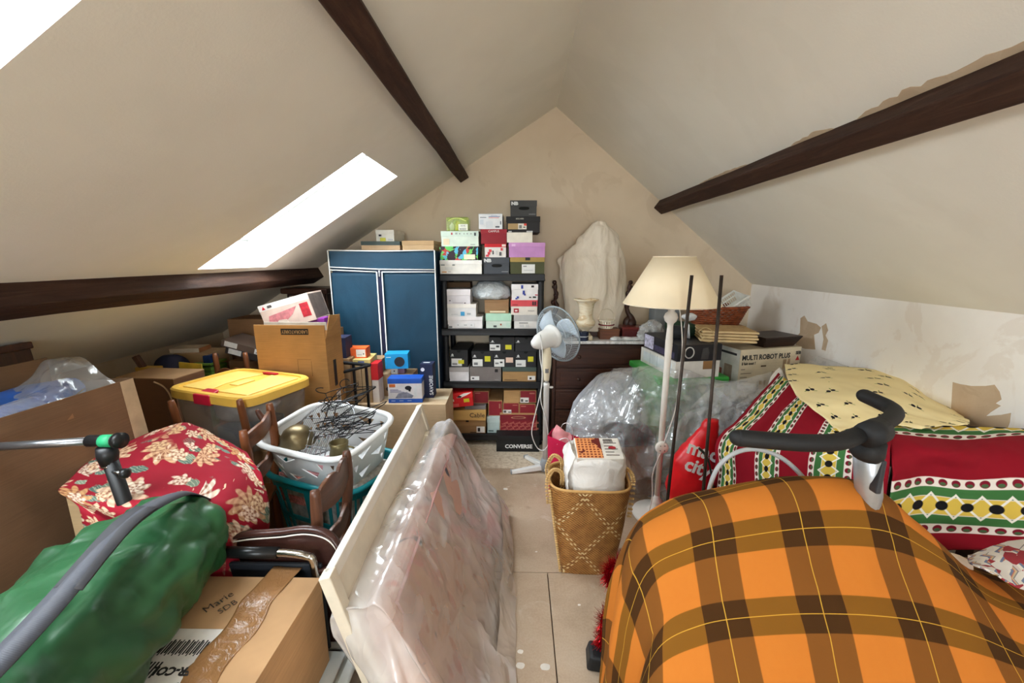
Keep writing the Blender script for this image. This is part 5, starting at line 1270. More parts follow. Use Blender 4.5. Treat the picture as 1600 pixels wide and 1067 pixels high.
def patch_mat():
    n = NM('patchwork_print'); uv = n.coord('UV'); u, v, _ = n.sep(uv)
    t = n.fr(u / .05 + n.m('ABSOLUTE', n.fr(v / .06) - .5) * 1.0)
    rnd_ = n.sep(n.vor(uv, 34, out='Color'))
    c = n.ramp(t, [(0, (222, 216, 204)), (.3, (222, 216, 204)), (.32, (110, 122, 150)), (.5, (110, 122, 150)), (.52, (196, 96, 66)), (.66, (206, 190, 150)), (.8, (90, 96, 120)), (.82, (220, 214, 204))])
    c = n.mix(n.step(rnd_[0], .62, .64), c, (214, 208, 200)); c = n.mix(n.step(rnd_[1], .86, .88), c, (150, 40, 50))
    return n.done(c, .85)
M_patch = patch_mat()
M_dkwood = wood((80, 50, 32), (50, 30, 20), 0, .5)

# ================================================================== TABLE AGAINST THE RIGHT WALL, UNDER THE CLOTHS
tb = thing('side_table', 'dark wooden table hidden beneath the red printed cloths', 'table', (1.50, 1.82, 0))
MB().box(-.10, .33, -.46, .36, .78, .815).obj('table_top', M_dkwood, tb, bevel=.004)
for sx_ in (-.04, .28):
    for sy_ in (-.38, .3): MB().box(sx_ - .03, sx_ + .03, sy_ - .03, sy_ + .03, 0, .78).obj('leg', M_dkwood, tb, bevel=.004)
MB().box(-.06, .30, -.42, -.40, .70, .78).obj('apron', M_dkwood, tb); MB().box(-.08, -.06, -.4, .32, .70, .78).obj('apron', M_dkwood, tb)
# bulk under the cloth on the table
zt0 = .85
# red cloth with stripes hanging down the side facing the room
cA = [[AZ(1216, 582, .862), AZ(1240, 602, .866), AZ(1268, 628, .868), AZ(1305, 655, .866), AZ(1350, 672, .862), AZ(1395, 684, .855)],
      [AY(1168, 640, 2.02), AY(1198, 650, 1.83), AY(1240, 665, 1.62), AY(1290, 680, 1.47), AY(1345, 692, 1.38), AY(1392, 700, 1.30)],
      [AY(1120, 688, 1.93), AY(1160, 700, 1.76), AY(1220, 708, 1.56), AY(1280, 716, 1.42), AY(1340, 722, 1.33), AY(1390, 728, 1.275)],
      [AY(1116, 745, 1.89), AY(1158, 760, 1.73), AY(1216, 770, 1.53), AY(1276, 782, 1.40), AY(1335, 790, 1.31), AY(1382, 800, 1.26)],
      [AY(1114, 815, 1.87), AY(1155, 830, 1.71), AY(1212, 850, 1.51), AY(1270, 870, 1.38), AY(1330, 880, 1.29), AY(1376, 890, 1.25)]]
tag(cloth('printed_cloth', cA, M_provV, n=9, wr=.012, wscale=5, seed=2, solid=.003, uvoff=(.06, 0)), 'dark red tablecloth, striped print hanging down behind the handlebar', 'tablecloth')
# red cloth with level stripes over the front of the table
cB = [[AZ(1385, 662, .868), AZ(1450, 664, .868), AZ(1520, 668, .866), AZ(1600, 673, .866), AZ(1680, 680, .864), AZ(1705, 684, .862)],
      [AZ(1390, 690, .858), AZ(1450, 700, .856), AZ(1510, 705, .856), AZ(1590, 695, .862), AZ(1690, 700, .86), AZ(1735, 705, .858)],
      [AY(1392, 735, 1.262), AY(1445, 730, 1.29), AY(1510, 735, 1.27), AY(1595, 730, 1.24), AY(1690, 745, 1.22), AY(1770, 745, 1.21)],
      [AY(1382, 800, 1.25), AY(1440, 790, 1.27), AY(1510, 795, 1.26), AY(1600, 800, 1.22), AY(1700, 800, 1.2), AY(1780, 800, 1.19)],
      [AY(1372, 870, 1.24), AY(1430, 862, 1.25), AY(1505, 858, 1.25), AY(1600, 862, 1.21), AY(1710, 870, 1.19), AY(1790, 870, 1.18)]]
tag(cloth('printed_cloth', cB, M_provH, n=9, wr=.012, wscale=5, seed=6, solid=.003, uvoff=(0, .235)), 'dark red tablecloth with level olive bands over the table front', 'tablecloth')
# yellow olive cloth on top
cO = [[AY(1226, 569, 2.36), AY(1290, 570, 2.32), AY(1390, 583, 2.16), AY(1450, 618, 1.95), AY(1500, 648, 1.80)],
      [AZ(1232, 596, .885), AZ(1300, 592, .895), AZ(1385, 603, .90), AZ(1440, 632, .875), AZ(1515, 660, .872)],
      [AZ(1252, 625, .882), AZ(1320, 622, .905), AZ(1380, 628, .895), AZ(1430, 648, .88), AZ(1500, 664, .873)],
      [AZ(1288, 652, .876), AZ(1340, 648, .888), AZ(1385, 650, .884), AZ(1425, 660, .877), AZ(1470, 668, .873)],
      [AZ(1312, 674, .873), AZ(1345, 662, .876), AZ(1380, 662, .876), AZ(1415, 667, .874), AZ(1440, 671, .872)]]
tag(cloth('olive_cloth', cO, M_olive, n=10, wr=.016, wscale=6, seed=4, solid=.003), 'pale yellow cloth printed with black olives on the table', 'tablecloth')
# white lining tip
cW = [[AY(1218, 574, 2.34), AY(1224, 580, 2.30), AY(1229, 592, 2.26)], [AY(1204, 590, 2.26), AY(1212, 602, 2.2), AY(1218, 612, 2.14)], [AY(1192, 630, 2.1), AY(1200, 634, 2.08), AY(1206, 628, 2.04)], [AY(1183, 652, 2.04), AY(1186, 650, 2.02), AY(1190, 646, 2.0)]]
tag(cloth('white_cloth', cW, mt((232, 226, 220), .8), n=6, wr=.008, wscale=10, solid=.002), 'white cloth corner poking out behind the red tablecloth', 'cloth')
# clear film lying behind the robot carton on the wall side
cF = [[V(1.90, 2.55, .87), V(1.92, 2.3, .86), V(1.94, 2.1, .82)], [V(1.86, 2.58, .80), V(1.88, 2.35, .80), V(1.9, 2.1, .78)], [V(1.84, 2.55, .6), V(1.87, 2.35, .55), V(1.89, 2.1, .5)], [V(1.84, 2.5, .02), V(1.87, 2.3, .02), V(1.88, 2.1, .02)]]
tag(cloth('plastic_film', cF, M_sheetp, n=10, wr=.015, wscale=6, seed=3, solid=0), 'strip of clear film tucked against the knee wall', 'plastic')

# ================================================================== EXERCISE BIKE
bk = thing('exercise_bike', 'exercise bike with black foam handlebar under the plaid cover', 'exercise bike', (.8, .95, 0))
BO = Vector((.8, .95, 0))
M_foam = mt((22, 22, 23), .65, var=.1, bump=.2); M_st = mt((176, 180, 184), .35, .75)
def bp_(px, py, z): return AZ(px, py, z) - BO
HZ = 1.055
bar = smooth_path([bp_(1153, 684, HZ), bp_(1200, 688, HZ), bp_(1260, 692, HZ), bp_(1310, 690, HZ), bp_(1350, 676, HZ), bp_(1380, 662, HZ + .002), bp_(1398, 648, HZ + .004), bp_(1392, 638, HZ + .006), bp_(1372, 628, HZ + .008), bp_(1350, 618, HZ + .01)], 7)
rs = [.0205] * len(bar)
hb_ = MB().tube(bar, rs, 16).obj('handlebar', M_foam, bk, smooth=True)
MB().sphere(bar[0], .0195, .0195, .0195).obj('grip_end', M_foam, hb_, smooth=True); MB().sphere(bar[-1], .0195, .0195, .0195).obj('grip_end', M_foam, hb_, smooth=True)
hub_ = bp_(1366, 682, HZ - .004)
MB().tube([hub_ + Vector((-.035, -.02, .012)), hub_ + Vector((.02, .012, .012))], [.031, .031], 16).obj('clamp', M_foam, bk, smooth=True)
sb_ = AY(1357, 770, 1.0) - BO
MB().tube([hub_ + Vector((0, .01, -.015)), hub_ + Vector((0, .012, -.05)), hub_ + Vector((0, .014, -.06))], [.034, .036, .03], 16).obj('stem_collar', M_foam, bk, smooth=True)
dirn = (sb_ - hub_).normalized()
stp = [hub_ + Vector((0, .012, -.04)), sb_, sb_ + Vector((-.02, .0, -.42)), sb_ + Vector((-.04, 0, -.78))]
MB().tube(stp, [.03, .03, .032, .032], 16).obj('stem', M_st, bk, smooth=True)
MB().box(.02, .034, -.012, .012, -.15, -.06, T(*hub_)).obj('bracket', mt((60, 62, 66), .4, .4), bk, bevel=.004)
cab = smooth_path([AY(1104, 800, 1.13) - BO, AY(1108, 765, 1.13) - BO, AY(1122, 730, 1.13) - BO, AY(1148, 708, 1.13) - BO, AY(1180, 702, 1.13) - BO, AY(1215, 712, 1.12) - BO, AY(1245, 735, 1.11) - BO, AY(1275, 772, 1.09) - BO, AY(1290, 800, 1.08) - BO], 6)
MB().tube(cab, .0065, 8).obj('brake_cable', mt((160, 162, 162), .45), bk, smooth=True)
MB().box(-.32, -.26, -.26, .34, .03, .08).obj('base_bar', M_st, bk, bevel=.01)
MB().box(.0, .06, -.26, .34, .03, .08).obj('base_bar', M_st, bk, bevel=.01)
MB().box(-.3, .04, .02, .08, .07, .12).obj('main_frame', M_st, bk, bevel=.01)
MB().box(-.26, .2, -.10, .10, .12, .56).obj('flywheel_housing', mt((70, 72, 76), .5), bk, bevel=.05, seg=4)
ft = MB()
ft.add([(-.55, .28, 0), (-.44, .26, 0), (-.27, .22, 0), (-.27, .36, 0), (-.44, .36, 0), (-.54, .37, 0), (-.535, .285, .055), (-.44, .268, .058), (-.27, .23, .07), (-.27, .355, .07), (-.44, .352, .058), (-.53, .36, .055)],
       [(5, 4, 3, 2, 1, 0), (6, 7, 8, 9, 10, 11)] + [(i, (i + 1) % 6, 6 + (i + 1) % 6, 6 + i) for i in range(6)])
ft.obj('foot', mt((26, 28, 30), .5), bk, bevel=.01, seg=3)
# plaid cover
def pz(x, y): return None
rowsP = []
xs_ = [.265, .285, .325, .44, .60, .78, .95, 1.10, 1.26, 1.45, 1.68]
prof_ = {1.20: [.03, .33, .51, .62, .68, .71, .69, .60, .50, .45, .40],
         1.10: [.03, .40, .665, .77, .828, .858, .84, .74, .615, .55, .52],
         1.00: [.03, .42, .69, .785, .842, .876, .868, .765, .63, .56, .53],
         .90: [.03, .36, .60, .685, .72, .735, .72, .67, .58, .54, .51],
         .78: [.03, .28, .46, .54, .57, .575, .56, .53, .49, .47, .46],
         .64: [.03, .16, .26, .31, .33, .335, .34, .35, .36, .36, .36],
         .52: [.01, .02, .03, .04, .04, .04, .05, .10, .15, .20, .22]}
wig = [.0, .012, -.006, .014, .0, .01, .0]
for k, (y, zs_) in enumerate(prof_.items()):
    row = []
    for i, (x, z_) in enumerate(zip(xs_, zs_)):
        yy = y; xx = x
        if i <= 2: xx += wig[k] + (.02 if i == 0 else 0) * math.sin(y * 17)
        if i <= 2 and k == 0: yy -= .04
        row.append(V(xx, yy - .06 * max(0, x - .95), z_))
    rowsP.append(row)
rf_ = random.Random(3)
PF = [(rf_.uniform(1.45, 2.1), rf_.uniform(.1, .9), math.cos(a_), math.sin(a_), rf_.uniform(.15, .32), rf_.uniform(.022, .045), s_ * rf_.uniform(.015, .035)) for a_, s_ in ((.9, 1), (1.2, -1), (.6, 1), (1.4, 1), (2.0, -1), (.3, 1), (.8, -1), (1.1, 1), (2.3, 1))]
PF += [(.30, v_, 1.0, .06, .50, .03, am_) for v_, am_ in ((.16, .016), (.27, -.014), (.40, .018), (.52, -.014), (.64, .016), (.80, -.012))]
tag(cloth('plaid_cover', rowsP, M_plaid, n=9, wr=.013, wscale=3.2, seed=5, solid=.003, uvrot=.0, folds=PF, shear=.03, anchor=((.51, .973), (.113, .024))), 'orange and brown plaid blanket draped over the exercise bike', 'blanket')
# pile under the cover on the wall side so that it rests on something
carton('moving_carton', 'low brown carton under the sagging end of the plaid blanket', .34, .26, .36, (1.46, .72, 0), m=card((140, 108, 76)))
# patchwork fabric
pt_ = [[AY(1512, 868, 1.02), AY(1540, 858, 1.06), AY(1580, 846, 1.10), AY(1640, 840, 1.10)],
       [AY(1514, 880, .98), AY(1545, 872, 1.0), AY(1590, 868, 1.02), AY(1650, 868, 1.02)],
       [AY(1528, 886, .95), AY(1560, 893, .95), AY(1600, 902, .95), AY(1660, 905, .95)],
       [AY(1545, 890, .945), AY(1570, 908, .92), AY(1605, 922, .91), AY(1670, 935, .90)]]
tag(cloth('patchwork_fabric', pt_, M_patch, n=9, wr=.006, wscale=9, seed=3, solid=.004), 'white and blue patchwork fabric heaped beside the plaid blanket', 'fabric')
rg = densify([(1.235, 1.05, .577, .05, .035), (1.235, 1.05, .605, .06, .04), (1.24, 1.05, .63, .055, .035), (1.24, 1.05, .64, .02, .015)])
tag(loftmb(rg, 26, .015, 12, 4).obj('white_pillow', mt((226, 206, 184), .8), smooth=True), 'small cream pillow under the patchwork fabric', 'pillow')
carton('moving_carton', 'brown carton under the cream pillow and patchwork fabric', .34, .16, .575, (1.24, .97, 0), m=card((128, 98, 70)))
# red tinsel garland
gp_ = smooth_path([AZ(925, 1045, .03) + Vector((.06, .1, 0)), AY(941, 1000, 1.26), AY(944, 965, 1.26), AY(968, 930, 1.28), AY(952, 903, 1.30), AY(955, 885, 1.31), AY(985, 875, 1.28)], 10)
tn = MB(); rnd = random.Random(5)
for i, p in enumerate(gp_):
    for k in range(60):
        d = Vector((rnd.gauss(0, 1), rnd.gauss(0, 1), rnd.gauss(0, 1))).normalized(); L_ = rnd.uniform(.018, .048)
        s_ = d.cross(Vector((rnd.random(), rnd.random(), 1))).normalized() * .0016
        tn.add([p - s_, p + s_, p + d * L_ + s_ * .4, p + d * L_ - s_ * .4], [(0, 1, 2, 3)])
tng = thing('tinsel_garland', 'shiny red tinsel garland hanging out beside the plaid blanket', 'garland', (0, 0, 0))
o_ = tn.obj('tinsel', mt((196, 20, 34), .22, .75, var=.2), tng); o_['kind'] = 'stuff'
MB().tube(gp_, .0025, 5).obj('core_string', mt((120, 20, 26), .6), tng)
# ================================================================== CRIB PANELS AND MATTRESS
M_crib = mt((226, 216, 196), .45, var=.04)
def plank(name, label, p0, p1, h, th, lean, cat='cot part', slots=None):
    """board standing on its long edge: p0 far top end, p1 near top end (world), leaning so that its foot is to the right"""
    p0 = Vector(p0); p1 = Vector(p1); L = (p1 - p0).length
    t = thing(name, label, cat, ((p0.x + p1.x) / 2 + lean, (p0.y + p1.y) / 2, 0))
    d = (p1 - p0).normalized(); up = Vector((-lean, 0, h)).normalized(); up = (up - d * up.dot(d)).normalized(); nrm = d.cross(up)
    Mx = Matrix((d, nrm, up)).transposed().to_4x4()
    Mx.translation = (p0 + p1) / 2 - t.location
    return t, Mx, L
p0, p1 = V(-.555, 2.15, .675), V(-.505, .93, .665)
t, Mx, L = plank('cot_frame', 'tall cream painted crib side panel behind the mattress', p0, p1, .66, .02, .17)
H_ = .672
MB().box(-L / 2, L / 2, -.008, .008, -H_ + .05, -.03, Mx).obj('board', M_crib, t, bevel=.002)
MB().box(-L / 2, L / 2, -.013, .013, -.035, 0, Mx).obj('top_rail', mt((236, 232, 222), .4, var=.03), t, bevel=.004)
MB().box(-L / 2, L / 2, -.013, .013, -H_, -H_ + .06, Mx).obj('bottom_rail', M_crib, t, bevel=.003)
for s_ in (-1, 1): MB().box(s_ * L / 2 - .02, s_ * L / 2 + .02, -.016, .016, -H_, 0, Mx).obj('end_post', M_crib, t, bevel=.003)
for k in range(4): MB().lathe([(.004, 0), (.004, .002)], 8, Mx @ T(-L * .35 + k * .24, .0085, -.15 - .1 * (k % 2)) @ RX(-PI / 2)).obj('screw_hole', mt((60, 40, 30), .8), t)
p0, p1 = V(-.505, 2.08, .54), V(-.455, .95, .53)
t, Mx, L = plank('cot_frame', 'low cream slatted crib side standing against the mattress', p0, p1, .53, .02, .15)
H_ = .538
MB().box(-L / 2, L / 2, -.012, .012, -.05, 0, Mx).obj('top_rail', M_crib, t, bevel=.004)
MB().box(-L / 2, L / 2, -.012, .012, -H_, -H_ + .06, Mx).obj('bottom_rail', M_crib, t, bevel=.004)
for k in range(14): MB().box(-L / 2 + .06 + k * (L - .12) / 13 - .012, -L / 2 + .06 + k * (L - .12) / 13 + .012, -.006, .006, -H_ + .05, -.04, Mx).obj('slat', M_crib, t, bevel=.002)
for s_ in (-1, 1): MB().box(s_ * L / 2 - .025, s_ * L / 2 + .025, -.016, .016, -H_, 0.004, Mx).obj('end_post', M_crib, t, bevel=.003)
MB().box(L / 2 - .03, L / 2 + .03, .016, .019, -.10, -.085, Mx).obj('scratch_mark', mt((90, 60, 40), .7), t)

nm_ = NM('mattress_ticking'); o = nm_.coord('Object')
wob = nm_.noise(o, 9, 3) - .5
xs = nm_.sep(o)
vv = nm_.comb(xs[0] * .3 + wob * .06, xs[1] * 1.5 + wob * .06, xs[2] * .8 + wob * .06)
cc_ = nm_.sep(nm_.vor(vv, 11, out='Color')); dd = nm_.vor(vv, 11)
mcol = nm_.mix(nm_.noise(o, 3, 3), (206, 164, 150), (218, 182, 170))
mcol = nm_.mix((1.0 - nm_.step(dd, .22, .34)) * nm_.step(cc_[0], .5, .52) * .7, mcol, (190, 100, 92))
mcol = nm_.mix((1.0 - nm_.step(dd, .18, .30)) * nm_.step(cc_[0], .2, .22) * (1.0 - nm_.step(cc_[0], .38, .4)), mcol, (96, 96, 110))
nm_.bump(nm_.noise(o, 7, 2), .3, .02)
M_tick = nm_.done(mcol, .8)
ma = thing('crib_mattress', 'pink floral crib mattress leaning on the cream panels', 'mattress', (-.105, 1.54, 0))
lean = .42
LM = RY(-lean)
MB().box(-.135, -.005, -.58, .58, .03, .60, LM).obj('mattress_body', M_tick, ma, bevel=.03, seg=4)
for xx in (-.135, -.005):
    for zz_ in ((.058,), (.572,)): pass
    MB().tube([LM @ Vector(p) for p in ((xx, -.555, .055), (xx, -.555, .575), (xx, .555, .575), (xx, .555, .055))], .006, 6, closed=True).obj('piping', mt((182, 138, 132), .7), ma, smooth=True)
M_wrap = clear_mat('mattress_wrap', (230, 226, 222), .58, .2, .24, 3.0, .4, crease=True)
wr2 = thing('plastic_wrap', 'loose clear plastic wrap around the crib mattress', 'plastic wrap', (-.105, 1.54, 0))
rings = []
pts_in = [(.02, .005), (.02, .0), (.012, .30), (.0, .612), (-.05, .645), (-.12, .66), (-.165, .60), (-.16, .30), (-.15, .05)]
secs = [-.66, -.62, -.60, -.40, -.2, 0, .2, .4, .56, .60, .63]
P_ = []
for i, yy in enumerate(secs):
    row = []
    e = {0: .35, 1: .9, 2: 1.0, 9: .97, 10: .55}.get(i, 1.0)
    for j, (x, z_) in enumerate(pts_in):
        p = LM @ Vector((-.07 + (x + .07) * (1.0 if e > .9 else e), yy, .3 + (z_ - .3) * e))
        if j <= 1: p = Vector((p.x + .035 + .02 * math.sin(yy * 9), yy, .004)) if j == 0 else Vector((p.x + .03 + .015 * math.sin(yy * 9), yy, .06))
        if j in (3, 4) and yy > 0: p.z += .015
        row.append(p)
    P_.append(row)
cloth('film', P_, M_wrap, wr2, n=9, wr=.024, wscale=4.2, seed=6, solid=0, stretch=(1, .5, 1), creases=60)
# film trailing on the floor beside it
tr = [[V(.0, -.66, .02), V(.06, -.66, .012), V(.085, -.64, .006)], [V(.03, -.3, .10), V(.07, -.3, .04), V(.10, -.3, .006)], [V(.03, .1, .12), V(.065, .1, .05), V(.09, .1, .006)], [V(.02, .45, .14), V(.045, .5, .05), V(.06, .5, .006)], [V(-.03, .6, .2), V(-.005, .63, .08), V(.01, .63, .006)]]
cloth('trailing_edge', tr, M_wrap, wr2, n=9, wr=.012, wscale=7, seed=2, solid=0)

# ================================================================== BASKETS
def laundry(name, label, L, W, H, loc, rot, m, mode):
    t = thing(name, label, 'basket', loc, rot=rot)
    def ring(z, k, n=48):
        out = []
        for j in range(n):
            th = 2 * PI * j / n; c, s = math.cos(th), math.sin(th)
            out.append(Vector((L / 2 * k * math.copysign(abs(c) ** .42, c), W / 2 * k * math.copysign(abs(s) ** .42, s), z)))
        return out
    def dip(p, z):     # high ends with handles
        return z
    top = 1.0; bot = .78
    def pt(j, f):
        k = bot + (top - bot) * f
        p = ring(H * f, k)[j % 48]; return p
    wall = MB()
    if mode == 'holes':
        fs = [0, .08, .27, .35, .54, .62, .81, 1.0]
        NS = 80
        ringpts = [ring(H * f, bot + (top - bot) * f, NS) for f in fs]
        for i in range(7):
            for j in range(0, NS, 2):
                a, b, e, c, d, g_ = ringpts[i][j], ringpts[i][j + 1], ringpts[i][(j + 2) % NS], ringpts[i + 1][(j + 2) % NS], ringpts[i + 1][j], ringpts[i + 1][j + 1]
                if i in (1, 3, 5) and (j // 2 + i // 2) % 2 == 1:   # leave a triangular opening
                    wall.add([a, b, d], [(0, 1, 2)]); wall.add([b, e, c], [(0, 1, 2)])
                else:
                    wall.add([a, b, g_, d], [(0, 1, 2, 3)]); wall.add([b, e, c, g_], [(0, 1, 2, 3)])
    else:
        fs = [0, .08, .46, .52, .88, 1.0]
        ringpts = [ring(H * f, bot + (top - bot) * f, 96) for f in fs]
        for i in range(5):
            for j in range(96):
                j2 = (j + 1) % 96
                a, b, c, d = ringpts[i][j], ringpts[i][j2], ringpts[i + 1][j2], ringpts[i + 1][j]
                if i in (1, 3) and j % 3 != 0: continue
                wall.add([a, b, c, d], [(0, 1, 2, 3)])
    wall.obj('slotted_wall', m, t, solid=.004)
    MB().grid([[Vector((0, 0, .004)).lerp(p, f) for p in ring(.004, bot) + ring(.004, bot)[:1]] for f in (0, .5, 1)]).obj('base', m, t, solid=.003)
    rim = ring(H, 1.02)
    for p in rim:
        if abs(p.x) > L * .45: p.z += 0
    MB().tube(rim, .014, 8, closed=True, flat=.9).obj('rim', m, t, smooth=True)
    return t
M_tealp = mt((16, 128, 136), .4, var=.06); M_wplas = mt((232, 234, 234), .4, var=.02)
bc_ = Vector((-.875, 1.80, 0))
tk = laundry('laundry_basket', 'teal plastic laundry basket under the white one', .54, .40, .38, (bc_.x, bc_.y, .13), (0, 0, -.36), M_tealp, 'slots')
lowc = carton('low_crate', 'low dark crate under the teal laundry basket', .42, .30, .128, (bc_.x - .05, bc_.y - .14, 0), rz=-.36, col=(40, 44, 52))
# folded stuff in the teal basket carries the white basket
tf = thing('folded_linen', 'striped folded linen filling the teal laundry basket', 'linen', (bc_.x, bc_.y, .14), rz=-.36)
MB().box(-.19, .19, -.13, .13, 0, .36, tx=.035, ty=.03).obj('linen_stack', mt((196, 190, 184), .85, var=.2, sc_=30), tf, bevel=.03, seg=3)
MB().box(-.215, -.05, -.152, -.14, .22, .36).obj('striped_edge', mt((214, 120, 110), .85, var=.3, sc_=60), tf, bevel=.004)
wkb = laundry('laundry_basket', 'white plastic laundry basket full of wire hangers', .52, .39, .20, (bc_.x - .005, bc_.y + .0, .505), (.16, 0, -.36), M_wplas, 'holes')
# contents of the white basket
def inb(x, y, z):    # basket local -> world
    return wkb.matrix_basis @ Vector((x, y, z))
wkb.matrix_basis = Matrix.Translation(wkb.location) @ wkb.rotation_euler.to_matrix().to_4x4()
M_wire = mt((30, 30, 32), .35, .7); M_wire2 = mt((130, 130, 132), .3, .9)
rnd = random.Random(11)
hl = ['black wire hanger at the bottom of the hanger tangle in the basket', 'black wire hanger leaning on the rim side of the hanger tangle', 'black wire hanger in the middle of the basket tangle', 'black wire hanger crossing over the others in the basket', 'black wire hanger sticking up highest from the white basket', 'black wire hanger flat across the tangle in the basket', 'black wire hanger hooked round its neighbour in the basket', 'black wire hanger at the open corner of the white basket']
for k in range(16):
    h = MB()
    w_ = .15 + rnd.uniform(-.02, .02)
    loop = [(-w_, 0, 0), (-w_ * .9, 0, .012), (-.02, 0, .085), (0, 0, .095), (.02, 0, .085), (w_ * .9, 0, .012), (w_, 0, 0), (w_ * .9, 0, -.008), (0, 0, -.01), (-w_ * .9, 0, -.008)]
    M_ = T(*inb(.07 + rnd.uniform(-.04, .04), .07 + rnd.uniform(-.04, .05), .13 + .013 * k)) @ RZ(.5 + rnd.uniform(-.5, .5)) @ RX(1.0 + rnd.uniform(-.5, .4)) @ RY(-.75 + rnd.uniform(-.35, .35)) @ Matrix.Scale(.95, 4)
    h.tube([Vector(p) for p in loop], .0022, 5, closed=True, M=M_)
    h.tube(smooth_path([(0, 0, .095), (0, 0, .125), (.012, 0, .145), (.03, 0, .15), (.042, 0, .14), (.045, 0, .125)], 4), .0022, 5, M=M_)
    tag(h.obj('wire_hanger', M_wire, smooth=True), 'thin black wire hanger in the tangle filling the white basket', 'hanger', 'wire hangers tangled in the white basket')
# round wire rack
gk = thing('wire_rack', 'round grey wire cooling rack leaning in the white basket', 'rack', inb(-.07, .05, .17), rot=(.62, -.1, -.2))
R_ = .15
MB().tube([(R_ * math.cos(2 * PI * k / 40), R_ * math.sin(2 * PI * k / 40), 0) for k in range(40)], .004, 6, closed=True).obj('rim_wire', M_wire2, gk, smooth=True)
for k in range(27):
    x = -R_ * .95 + 2 * R_ * .95 * k / 26; yv = math.sqrt(max(0, R_ * R_ - x * x))
    MB().tube([(x, -yv, 0), (x, yv, 0)], .0013, 4).obj('cross_wire', M_wire2, gk)
for y in (-.05, .05): MB().tube([(-math.sqrt(R_ * R_ - y * y), y, -.003), (math.sqrt(R_ * R_ - y * y), y, -.003)], .0025, 5).obj('support_wire', M_wire2, gk)
# brass pan with wooden handle
pan = thing('brass_pan', 'small brass pan with turned wooden handle in the basket', 'pan', inb(-.12, -.07, .155), rot=(.1, .0, .2))
M_brass = mt((120, 106, 78), .38, .8, var=.12)
MB().lathe([(0, .075), (.03, .072), (.055, .055), (.07, .03), (.075, 0), (.08, -.005), (.078, -.008), (.07, -.005)], 28).obj('bowl', M_brass, pan, smooth=True)
MB().tube([(-.07, .02, .0), (-.10, .035, .03), (-.12, .045, .05)], [.007, .006, .009], 8).obj('ferrule', M_brass, pan, smooth=True)
MB().tube(smooth_path([(-.115, .043, .045), (-.14, .055, .075), (-.165, .065, .11), (-.178, .07, .14)]), [.009, .010, .011, .012, .0125, .013, .0135, .014, .014, .014, .014, .0135, .013, .012, .012, .011, .010, .008, .005][:19], 10).obj('handle', wood((96, 54, 34), (66, 36, 24), 2), pan, smooth=True)
# small cage of chromed wire
cg = thing('wire_cage', 'little chromed wire soap cage in the white basket', 'wire cage', inb(.05, -.09, .17), rot=(.5, .3, .4))
for k in range(7): MB().tube(smooth_path([(-.06 + k * .02, -.04, .05), (-.06 + k * .02, -.045, 0), (-.06 + k * .02, 0, -.02), (-.06 + k * .02, .045, 0), (-.06 + k * .02, .04, .05)], 4), .0018, 5).obj('wire', mt((190, 192, 196), .2, 1.0), cg)
for y, z_ in ((-.04, .05), (.04, .05), (0, -.02)): MB().tube([(-.065, y, z_), (.065, y, z_)], .0022, 5).obj('wire', mt((190, 192, 196), .2, 1.0), cg)
# metal mug
mg = thing('tin_jug', 'dull olive metal jug at the corner of the basket', 'jug', inb(.15, -.10, .09))
MB().lathe([(0, 0), (.04, 0), (.042, .06), (.036, .10), (.04, .12), (.036, .12), (.032, .1)], 20).obj('body', mt((112, 100, 68), .35, .7), mg, smooth=True)
MB().tube(smooth_path([(.038, 0, .1), (.065, 0, .09), (.062, 0, .05), (.04, 0, .03)]), .004, 6).obj('handle', mt((112, 100, 68), .35, .7), mg, smooth=True)
# pink flat dish in bottom
MB()
dsh = thing('pink_dish', 'dusty pink shallow dish at the bottom of the white basket', 'dish', inb(.05, -.07, .03))
MB().lathe([(0, .0), (.07, 0), (.1, .03), (.095, .03), (.068, .006), (0, .006)], 28).obj('dish_body', mt((176, 120, 124), .5), dsh, smooth=True)
# black bag beside the baskets
rg = densify([(-.575, 1.62, 0, .03, .10), (-.575, 1.62, .2, .035, .12), (-.58, 1.62, .38, .03, .12), (-.585, 1.62, .50, .025, .09), (-.585, 1.61, .55, .01, .04)])
tag(loftmb(rg, 30, .02, 10, 4).obj('bin_bag', mt((18, 18, 19), .35, var=.2), smooth=True), 'black bin bag squeezed between basket and crib panel', 'bag')

